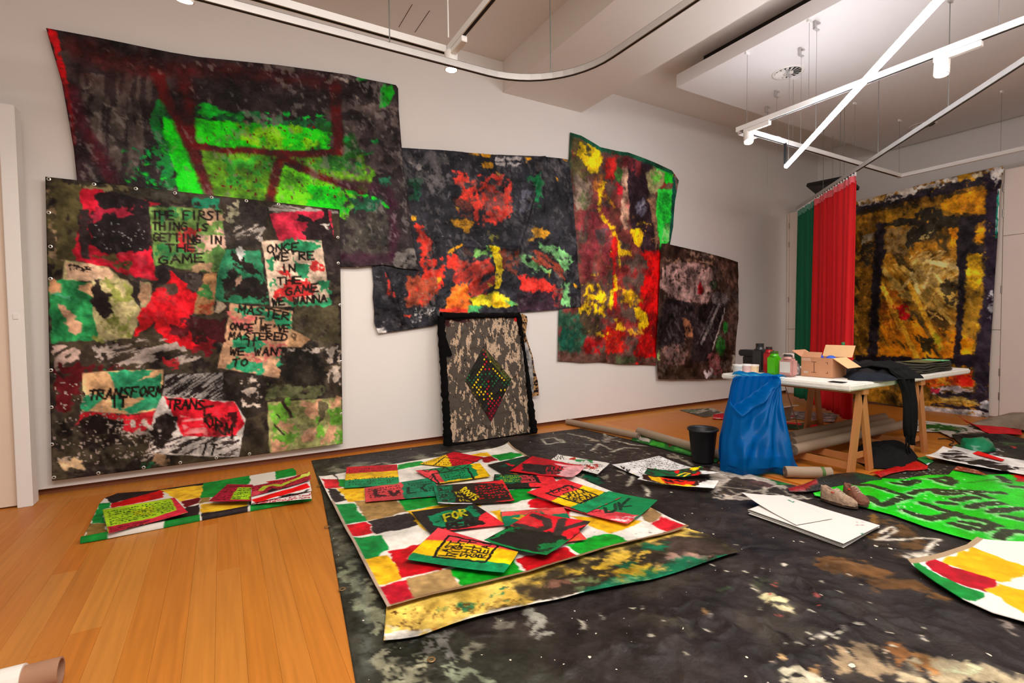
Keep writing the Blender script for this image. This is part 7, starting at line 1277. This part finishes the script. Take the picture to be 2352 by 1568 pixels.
sheet('lettered_canvas', PF(.022), ed+[proj(5.95, 1.2)], [proj(5.95, 1.2), proj(4.9, .45)], frx(K1, [(375, 400), (860, 515), (1100, 580), (1400, 690), (1650, 765), (1900, 835), (2352, 985)])+[proj(4.9, .45)], frx(K1, [(360, 390), (375, 400)]), .0075, p_grn,
      lambda uv, S, V, sz: .006*fbm(uv, .25, 4, 3)+.02*fbm(uv, .5, 5, 3)*smooth(.9, .3, V), .004, M_WET, smear=(.006, .4, 0, .14), label='bright green canvas with dark smeared letters on the floor at the right', cat='painting')
def p_rchk(p):
    p.fill((238, 232, 222)); p.fr(*K1); Y = (246, 182, 26)
    p.poly([(1570, 1035), (1850, 905), (1900, 910), (2352, 1070), (2700, 1200), (2700, 1250), (2352, 1150), (2150, 1230)], Y, warp=.012, var=.08); p.poly([(1420, 1060), (1470, 1020), (1560, 1030), (1700, 1090), (2100, 1200), (2130, 1240), (1970, 1310), (1700, 1230), (1480, 1120)], (182, 20, 40), warp=.014); p.poly([(1260, 1030), (1440, 1090), (1560, 1180), (1970, 1330), (1960, 1380), (1850, 1420), (1600, 1330), (1350, 1130)], (6, 140, 56), warp=.012)
    p.fr(*H1); p.poly([(2060, 1120), (2180, 1070), (2352, 1110), (2700, 1250), (2700, 1400), (2352, 1290), (2150, 1160)], Y, warp=.012, var=.08); p.fr(0, 0, 1)
    for (x0, y0, x1, y1), c in (((3.75, .62, 4.1, .85), (182, 20, 40)), ((4.1, .55, 4.7, .72), (6, 140, 56)), ((3.3, .5, 3.7, .62), (6, 140, 56)), ((3.7, .46, 4.2, .56), Y)): p.poly([proj(x0, y0), proj(x1, y0), proj(x1, y1), proj(x0, y1)], c, warp=.012)
    p.c[p.S*p.size[0] < .035] = (176, 150, 118)
sheet('chequered_canvas', PF(.03), [(2244, 1240)]+[proj(4.75, .55)], [proj(4.75, .55), proj(3.1, .45)], [(2084, 1296), (2150, 1342), (2210, 1380), (2280, 1412)]+[proj(3.1, .45)], [(2244, 1240), (2220, 1258), (2160, 1278), (2084, 1296)], .008, p_rchk,
      lambda uv, S, V, sz: .003*fbm(uv, .3, 4, 3)+.02*np.exp(-(S*sz[0])/.04)+.012*np.exp(-(1-V)*sz[1]/.06), .005, M_PAPER, label='yellow, red and green chequered canvas cut by the right edge of the picture', cat='painting')
# ================================================================= rolls, shoes and the rest of the floor clutter
def roll(a, b, r, label, m_=None, core=None, name='canvas_roll', cat='roll', spiral=True, z=None):
    a = np.array(a, float); b = np.array(b, float); t = thing(name, tuple(a), label, cat)
    d = b-a; n = 24; L_ = np.linalg.norm(d); d = d/L_
    pts = [tuple(d*L_*k/n+np.array([0, 0, .001*math.sin(k*.5)])) for k in range(n+1)]
    rs = [r*(1+.005*math.sin(k*.9)) for k in range(n+1)]
    obj('wound_cloth', tube(pts, rs, 24), m_ or ROLLM, t, smooth=False)
    if spiral:
        for e, s in ((0, -1), (L_, 1)):
            bm = bmesh.new(); q = d*(e+s*.002); u = np.cross(d, [0, 0, 1]); u = u/np.linalg.norm(u); v = np.cross(u, d)
            sp = [tuple(q+(u*math.cos(k*.45)+v*math.sin(k*.45))*r*(.25+.7*k/60)) for k in range(61)]; addtube(bm, sp, .0022, 5); obj('end_spiral', bm, mat('roll_edge', (120, 100, 84), .8), t)
    return t
def at(q, z): return onZ(*q, z)
a, b = at((1303, 968), .04), at((1466, 1001), .04); roll(a, b, .038, 'thin raw canvas roll running from the wall beside the black dust sheet')
a, b = at((1467, 990), .05), at((1680, 1052), .05); roll(a, b, .047, 'thick raw canvas roll passing behind the black waste bin')
def f(p): p.fill((30, 96, 40)); p.fr(*H7); p.poly([(1040, 400), (1180, 440), (1190, 500), (1050, 460)], (190, 176, 166), tex=.3, warp=.03); p.poly([(1190, 450), (1400, 490), (1420, 550), (1190, 510)], (56, 150, 44), warp=.03, tex=.15); p.poly([(1390, 470), (1530, 510), (1450, 540)], (120, 30, 36), warp=.02); p.poly([(1450, 540), (1740, 560), (1740, 640), (1500, 580)], (70, 150, 60), warp=.03, tex=.2)
paper(frx(H7, [(1020, 385), (2090, 700), (2040, 740), (945, 450)]), (0, 0, 1), f, .012, 'green and white painted canvas edge unrolled from the thick roll', name='painted_strip', cat='canvas', res=.008)
for k, (qa, qb, lb) in enumerate((((1822, 1033), (2090, 971), 'nearest raw canvas roll resting on the low trestle rails'), ((1820, 1016), (2046, 969), 'middle raw canvas roll resting on the low trestle rails'), ((1818, 1001), (2030, 957), 'farthest raw canvas roll resting on the low trestle rails'))):
    roll(onZ(*qa, .16), onZ(*qb, .16), .048, lb)
t = roll((4.13, 2.48, .054), (4.42, 2.26, .054), .047, 'short raw canvas roll with a green band in front of the blue bag')
dv = Vector((.29, -.22, 0)).normalized(); obj('green_band', tube([tuple(dv*.28), tuple(dv*.305)], .0485, 20), mat('green_band', (70, 100, 40), .7), t)
t = roll((-1.9, 2.50, .062), (-.665, 2.455, .062), .058, 'white paper roll on a cardboard core at the bottom left corner', mat('white_paper_roll', (232, 224, 214), .7, .03, 8), name='paper_roll', spiral=False)
bm = bmesh.new(); dd = np.array([1.235, -.045, 0]); dd /= np.linalg.norm(dd); P = [tuple(dd*s) for s in (1.2, 1.34)]
addtube(bm, P, .05, 28, False); addtube(bm, [tuple(dd*1.34), tuple(dd*1.2)], .043, 28, False)
obj('cardboard_core', bm, mat('core_board', (158, 116, 90), .8, .08, 10), t, smooth=True)
bm = bmesh.new(); u = np.cross(dd, [0, 0, 1]); rings = []
for r in (.05, .043): rings.append([bm.verts.new(tuple(dd*1.34+u*math.cos(k*math.pi/14)*r+np.array([0, 0, math.sin(k*math.pi/14)*r]))) for k in range(28)])
for k in range(28): bm.faces.new((rings[0][k], rings[0][(k+1) % 28], rings[1][(k+1) % 28], rings[1][k]))
obj('core_rim', bm, mat('core_board', (158, 116, 90)), t)
# old shoes
def shoe(px0, px1, h, w_, col, label, seed, z=.016):
    a, b = onZ(*px0, z), onZ(*px1, z); c = (a+b)/2; L_ = np.linalg.norm(b-a); ang = math.atan2(b[1]-a[1], b[0]-a[0])
    t = thing('old_shoe', (c[0], c[1], z), label, 'shoe', 'pair of old shoes', ang); rs = random.Random(seed)
    n, ms = 26, 20; V = []
    for i in range(n+1):
        u = i/n; x_ = (u-.5)*L_; ww = w_*(.62+.38*math.sin(min(1, u*1.25)*math.pi*.62))*(1 if u < .8 else math.sqrt(max(0, 1-((u-.8)/.2)**2))*.98+.02)
        if u < .06: ww *= .4+u*10
        top = np.interp(u, [0, .08, .3, .45, .62, .85, 1], [h*.9, h, h*.82, h*.86, h*.6, h*.42, .02])
        for k in range(ms+1):
            a_ = math.pi*k/ms; cx = math.cos(a_); sx = math.sin(a_)
            zz = top*sx**.55
            if u < .36 and .3 < k/ms < .7: zz -= h*.45*math.sin((k/ms-.3)/.4*math.pi)*math.sin(min(1, u/.36)*math.pi)**.6
            V.append((x_, ww/2*math.copysign(abs(cx)**.75, cx)*(1-.15*(zz/h)), .016+max(0, zz)+rs.uniform(-.003, .003)))
    m_ = mat('shoe'+str(seed), col, .75, .5, 34, .8, 60)
    mesh_from_grid('upper', V, ms, n, m_, t)
    V = []
    for j in (0, 1):
        for i in range(40):
            a_ = i/40*2*math.pi; x_ = math.cos(a_)*L_/2*1.02; u = (x_/L_)+.5; ww = w_*(.66+.34*math.sin(min(1, max(0, u)*1.25)*math.pi*.62)); V.append((x_, math.sin(a_)*ww/2*1.05, .0 if j == 0 else .02))
    V.append((0, 0, .02)); me = bpy.data.meshes.new('sole'); me.from_pydata(V, [], [(i, (i+1) % 40, 40+(i+1) % 40, 40+i) for i in range(40)]+[(40+i, 40+(i+1) % 40, 80) for i in range(40)]); link('sole', me, mat('shoe_sole', (74, 54, 42), .8, .2, 20), t)
    for k in range(4):
        x_ = L_*(-.06+.07*k); zt = .016+np.interp(x_/L_+.5, [0, .08, .3, .45, .62, .85, 1], [h*.9, h, h*.82, h*.86, h*.6, h*.42, .02])
        obj('lace', tube([(x_-.01, -w_*.22, zt-.008), (x_, 0, zt+.004), (x_+.01, w_*.22, zt-.008)], .004, 6), mat('lace', (176, 160, 142), .8), t)
    obj('paint_blot', lathe([(.0, .004), (.012, .002), (.013, -.002)], 10), mat('red_blot', (200, 50, 40), .5), t).location = (-L_*.12, -w_*.3, h*.8)
shoe((1886, 1146), (1970, 1168), .105, .095, (158, 130, 106), 'pale paint stained old shoe lying beside the white cards', 3)
shoe((1940, 1142), (1992, 1164), .11, .09, (112, 66, 46), 'brown old shoe lying on its partner by the green canvas', 5, .03)
# wet black and red plastic in front of the trestle
def f(p): p.fill((34, 36, 34)); p.fr(*K1); p.poly([(100, 330), (350, 280), (560, 230), (420, 310), (260, 370), (120, 370)], (150, 16, 22), warp=.02, tex=.1); p.poly([(780, 190), (1000, 230), (1020, 260), (800, 290)], (24, 78, 44), warp=.04, edge=.05, a=.7)
o = sheet('plastic_sheet', PF(.02), [(120, 345), (350, 285), (560, 225), (720, 205), (860, 215), (1015, 250)], [(1015, 250), (1010, 262)], [(130, 372), (300, 376), (520, 350), (760, 306), (1010, 262)], [(120, 345), (130, 372)], .008, f, lambda uv, S, V, sz: .01+.075*np.sin(np.pi*np.clip(V, 0, 1))**1.2*np.sin(np.pi*np.clip(S, .02, 1))*(.6+.4*fbm(uv, .2, 3, 3)), .004, M_WET, K1, label='crumpled black plastic sheet with red wet paint, behind the shoes', cat='plastic sheet')
def f(p): p.base([(170, 12, 20), (196, 16, 26), (150, 10, 18)], .1, 3)
sheet('plastic_sheet', PF(.018), [(890, 205), (1100, 150), (1200, 110), (1320, 78), (1400, 110), (1450, 142)], [(1450, 142), (1440, 160)], [(1000, 238), (1100, 200), (1240, 172), (1330, 172), (1440, 160)], [(890, 205), (1000, 238)], .009, f, lambda uv, S, V, sz: .01+.03*fbm(uv, .15, 5, 3)*np.sin(np.pi*np.clip(V, 0, 1)), .004, M_WET, K1, label='glossy red sheet lying under the foot of the far trestle', cat='plastic sheet')
def f(p): p.base([(46, 44, 38), (58, 54, 44), (40, 40, 40)], .15, 3); p.fr(*K1); p.splat([(1100, 180), (1650, 120), (1650, 210), (1200, 250)], 40, .005, .014, (190, 190, 170), 3); p.poly([(1330, 50), (1440, 45), (1500, 90), (1420, 110)], (30, 120, 50))
sheet('painted_canvas', PF(.010), frx(K1, [(950, 250), (1300, 130), (1500, 60), (1800, 60), (2200, 110)])+[proj(6.4, 1.0)], [proj(6.4, 1.0), proj(5.6, .8)], frx(K1, [(900, 290), (1300, 300), (1700, 260), (2200, 240)])+[proj(5.6, .8)], frx(K1, [(950, 250), (900, 290)]), .014, f, lambda uv, S, V, sz: .004*fbm(uv, .3, 2, 3), .003, M_CANVAS, label='dark speckled canvas under the back edge of the bright green one', cat='canvas')
heap('black_bag', [(1985, 1050), (2010, 1030), (2060, 1028), (2098, 1050), (2094, 1064), (2040, 1078), (2000, 1074)], .13, BLACKCL, 'black cloth bag slumped on the floor between the trestles', 'bag', 9, z=.012, fold=.3)
# papers at the far right
def f(p): p.fill((232, 226, 214)); p.fr(*H6); p.poly([(740, 470), (1000, 490), (1400, 540), (1480, 600), (1000, 600), (740, 550)], (26, 100, 34), warp=.05, tex=.25, ts=.1); p.poly([(1200, 550), (1400, 560), (1300, 590)], (110, 110, 60), tex=.3)
paper([(700, 425), (1600, 530), (1500, 630), (690, 600)], H6, f, .014, 'white sheet with rough green brushwork behind the far trestle', res=.012)
def f(p): p.fill((206, 196, 184)); p.fr(*H6); p.poly([(1250, 640), (1700, 600), (1850, 650), (1300, 690)], (110, 90, 76), tex=.4, ts=.1, warp=.05); p.poly([(1080, 590), (1480, 580), (1350, 640)], (24, 70, 40), tex=.3, warp=.05)
paper([(1050, 610), (1560, 570), (1900, 660), (1250, 705)], H6, f, .02, 'pale crumpled sheet between the green brushwork and the red sheet', res=.012, amp=.02)
def f(p): p.base([(206, 10, 32), (226, 16, 40), (190, 8, 28)], .15, 4)
sheet('painted_sheet', PF(.03), [(1345, 435), (1480, 500), (1620, 530), (2000, 545), (2310, 585)], [(2310, 585), (2330, 660)], [(1380, 475), (1560, 530), (1820, 650), (2330, 660)], [(1345, 435), (1380, 475)], .012, f, lambda uv, S, V, sz: .02*fbm(uv, .2, 3, 3)+.05*np.exp(-S*sz[0]/.2), .003, M_PAPER, H6, label='long bright red sheet curling on the floor at the far right', cat='painted sheet')
def f(p): p.base([(146, 130, 110), (158, 142, 122), (138, 122, 104)], .3, 4)
sheet('raw_canvas', PF(.02), frx(H6, [(1480, 520), (1650, 480)])+[proj(8.82, 2.4), proj(8.85, 1.2)], [proj(8.85, 1.2), proj(7.6, 1.2)], frx(H6, [(1500, 535), (1800, 548), (2200, 575)])+[proj(7.6, 1.2)], frx(H6, [(1480, 520), (1500, 535)]), .03, f, lambda uv, S, V, sz: .02+.16*np.sin(np.pi*np.clip(V, 0, 1))*np.clip(S*2.2, 0, 1), .004, M_CANVAS, label='half unrolled raw beige canvas on the floor below the folding doors', cat='canvas')
def f(p):
    p.base([(50, 48, 42), (64, 58, 50), (44, 46, 40), (40, 40, 38)], .2, 4); p.fr(*H6); p.poly([(1250, 690), (2000, 690), (2100, 760), (1500, 770)], (24, 20, 20), warp=.05); p.poly([(1650, 890), (1850, 870), (1960, 980), (1800, 960)], (200, 192, 192), tex=.3, warp=.04); p.poly([(2150, 840), (2240, 850), (2180, 870)], (206, 50, 46)); p.poly([(1900, 880), (2030, 890), (1990, 930)], (190, 186, 184), tex=.3, warp=.03); p.poly([(2000, 780), (2352, 800), (2352, 850), (2050, 830)], (60, 84, 50), tex=.4)
sheet('painted_canvas', PF(.014), frx(H6, [(1240, 695), (1700, 680), (2050, 690), (2352, 760)])+[proj(7.2, 1.0)], [proj(7.2, 1.0), proj(6.0, .9)], frx(H6, [(1440, 850), (1900, 980), (2352, 1060)])+[proj(6.0, .9)], frx(H6, [(1240, 695), (1440, 850)]), .012, f, lambda uv, S, V, sz: .005+.03*np.exp(-V*sz[1]/.08), .004, M_CANVAS, label='dark mottled canvas at the far right behind the black and white sheet', cat='canvas')
def f(p): p.base([(10, 110, 70), (20, 130, 84), (8, 90, 60)], .08, 4); p.splat([(1480, 740), (1800, 760), (1800, 900), (1480, 900)], 12, .008, .02, (150, 190, 170), 2)
cv = onZ(*frx(H6, [(1640, 880)])[0], .03); crumple('plastic_tub', (cv[0], cv[1], .03), .17, .13, .11, mat('green_plastic', (10, 118, 76), .3, .15, 14, .3, 20), 'crushed green plastic tub behind the black and white sheet', 'tub', 7, 3, .45)
def f(p): p.fill((34, 118, 40)); p.fr(*H6); p.poly([(1200, 880), (1330, 815), (1400, 840), (1300, 880)], (20, 90, 40), tex=.3)
paper([(1330, 808), (1475, 830), (1440, 890), (1190, 890)], H6, f, .02, 'small green painted scrap next to the crushed green tub', res=.01)
def f(p): p.base([(30, 110, 50), (44, 136, 66), (24, 90, 40)], .06, 4); p.fr(*H6); p.poly([(860, 1110), (950, 1080), (930, 1140)], (206, 206, 214))
paper([(690, 1015), (840, 985), (965, 1065), (870, 1118)], H6, f, .026, 'green painted scrap at the tip of the red glossy sheet', res=.01)
def f(p): p.fill((232, 226, 220)); p.fr(*H6); p.poly([(1300, 960), (2352, 1130), (2500, 1200), (2352, 1180), (1600, 1060)], KK, tex=.3, ts=.06, st=(3, .5))
paper([(1270, 868)]+[(2700, 1110), (2700, 1330), (1120, 960)], H6, f, .035, 'white sheet with black dry strokes just under the black and white one', res=.01, lift=(.03, 0, 0, 0))
def f(p): p.fill((236, 230, 222)); p.fr(*H6); p.poly([(1050, 1010), (1300, 970), (1500, 1000), (1900, 1060), (2100, 1120), (2250, 1180), (2100, 1230), (1700, 1130), (1400, 1080)], (42, 36, 33), warp=.04, tex=.14, ts=.07, ang=-.6, st=(3, .6)); p.poly([(1050, 960), (1300, 900), (1500, 960), (1300, 1000)], (50, 44, 44), tex=.5, ts=.05, ang=-.6, st=(4, .4)); p.poly([(2130, 1130), (2300, 1160), (2280, 1190)], KK, tex=.3)
paper([(1105, 890)]+[(2480, 1120), (2560, 1300), (832, 1000)], H6, f, .05, 'white sheet with a broad black smear above the bright green canvas', res=.01, lift=(.04, 0, 0, .02))
def f(p): p.fill((226, 24, 26))
paper([(1645, 905), (2055, 1040), (2010, 1062), (1560, 945)], H6, f, .062, 'red paper strip on the black and white sheet at the right', res=.01)
def f(p): p.base([(190, 20, 24), (150, 60, 34), (130, 60, 40)], .1, 3); p.splat([(1300, 1150), (1700, 1200), (1780, 1270), (1300, 1200)], 30, .005, .012, (220, 180, 150), 3)
paper([(1330, 1135), (1600, 1190), (1800, 1280), (1262, 1195)], H6, f, .045, 'red brown paper edge between the bright green canvas and the smeared sheet', res=.01)
c0 = [frx(H6, [q])[0] for q in ((1040, 720), (1150, 710), (1270, 745), (1280, 780), (1200, 800), (1230, 830), (1400, 790), (1480, 780))]
for _ in range(3): c0 = [c0[0]]+[q for a, b in zip(c0, c0[1:]) for q in ((a[0]*.75+b[0]*.25, a[1]*.75+b[1]*.25), (a[0]*.25+b[0]*.75, a[1]*.25+b[1]*.75))]+[c0[-1]]
bm = tube([tuple(onZ(*q, .008)-onZ(*c0[0], 0)) for q in c0], .006, 6); o = obj('cable', bm, BLACKPL, None, 'thin black cable snaking over the floor behind the far trestle', 'cable', smooth=True); o.location = onZ(*c0[0], 0)
# papers on the bare floor behind the bag and below the table
def f(p): p.base([(140, 136, 120), (90, 84, 70), (180, 172, 156), (64, 58, 48)], .14, 5, (2, .7), .3); p.fr(*H7); p.poly([(1650, 70), (1800, 60), (1780, 100)], (96, 116, 84), tex=.3, warp=.05)
paper([(1990, 38), (2185, 115), (1885, 155), (1568, 62)], H7, f, .006, 'grey green streaked sheet on bare boards left of the blue bag', res=.012)
def f(p): p.fill((206, 30, 46)); p.fr(*H7); p.poly([(1985, 150), (2130, 160), (2120, 190), (1990, 180)], (200, 140, 130), tex=.4)
paper([(2010, 118), (2200, 100), (2200, 185), (1995, 175)], H7, f, .014, 'small red sheet touching the left side of the blue bag', res=.01)
def f(p): p.base([(160, 150, 144), (60, 52, 50), (196, 188, 180), (110, 90, 84), (50, 44, 42)], .1, 6, (2.5, .5), -.4); p.fr(*U1); p.poly([(170, 800), (370, 800), (280, 900), (440, 930), (430, 960), (200, 960)], (160, 20, 44), warp=.03, tex=.12)
paper([(165, 795), (1420, 880), (1330, 1080), (210, 975)], U1, f, .008, 'black and white streaked sheet with a crimson corner on the boards under the table', res=.012)
def f(p): p.base([(24, 76, 46), (40, 90, 56), (20, 60, 40)], .12, 5); p.fr(*U1); p.poly([(230, 1080), (500, 1085), (640, 1120), (560, 1160), (500, 1120), (240, 1110)], (232, 20, 24), warp=.03); p.poly([(720, 1090), (1000, 1080), (1110, 1110), (930, 1215), (760, 1170)], (226, 12, 16), warp=.02); p.line([(480, 1085), (850, 1080)], 0, (230, 220, 214), wm=.03)
paper([(240, 1082), (1060, 1082), (860, 1225), (280, 1225)], U1, f, .008, 'dark green sheet with red flags on the boards under the table', res=.012)
def f(p): p.base([(196, 182, 164), (176, 162, 146)], .1, 5)
q = onZ(1925, 985, .01)
bm = bmesh.new(); V = []
for j in range(17):
    a = -.2+1.9*j/16
    for i in range(7): V.append((.34*i/6-.12, .20*math.cos(a)-.1, .03+.19*math.sin(a)+.05*i/6))
o = mesh_from_grid('curled_paper', V, 6, 16, mat('curled_paper_stock', (200, 184, 164), .8, .04, 8), label='curled stiff beige paper standing behind the near trestle', cat='paper'); bm.free()
zmin = min(v[2] for v in V); o.location = (6.05, 3.75, .012-zmin); o.rotation_euler = (0, 0, -.6); sd = o.modifiers.new('thick', 'SOLIDIFY'); sd.thickness = .004
# folded dark cloths with a green corner on the table
t = thing('folded_cloth', (6.2, 2.35, TT+.004), 'stack of folded dark canvas with a pale green corner, far end of table', 'cloth')
for k in range(4):
    bm = box(-.30+.02*k, .42-.015*k, -.17, .17-.01*k, .022*k, .022*k+.02, .008); bmesh.ops.subdivide_edges(bm, edges=[e for e in bm.edges if e.calc_length() > .2], cuts=6, use_grid_fill=True)
    rr2 = random.Random(k)
    for v in bm.verts: v.co.z += .006*math.sin(v.co.x*14+k)+.004*math.sin(v.co.y*20+k*2) + (.006 if k else .006)
    obj('fold', bm, mat('dark_olive_canvas', (62, 58, 46), .8, .25, 12, .3, 60), t)
obj('painted_corner', box(.16, .33, -.172, .02, .104, .110, .002), mat('pale_green_paint', (110, 190, 130), .6, .3, 30), t)
obj('paint_stain', box(-.2, .16, -.16, .05, .103, .108, .002), mat('olive_paint', (104, 96, 52), .7, .35, 20), t)
p = onZ(1920, 878, TT); obj('dark_scrap', box(-.04, .05, -.07, .05, 0, .003, .001), CHAR, None, 'thin dark paper scrap on the white table in front of the box', 'paper').location = (p[0], p[1], TT+.004)
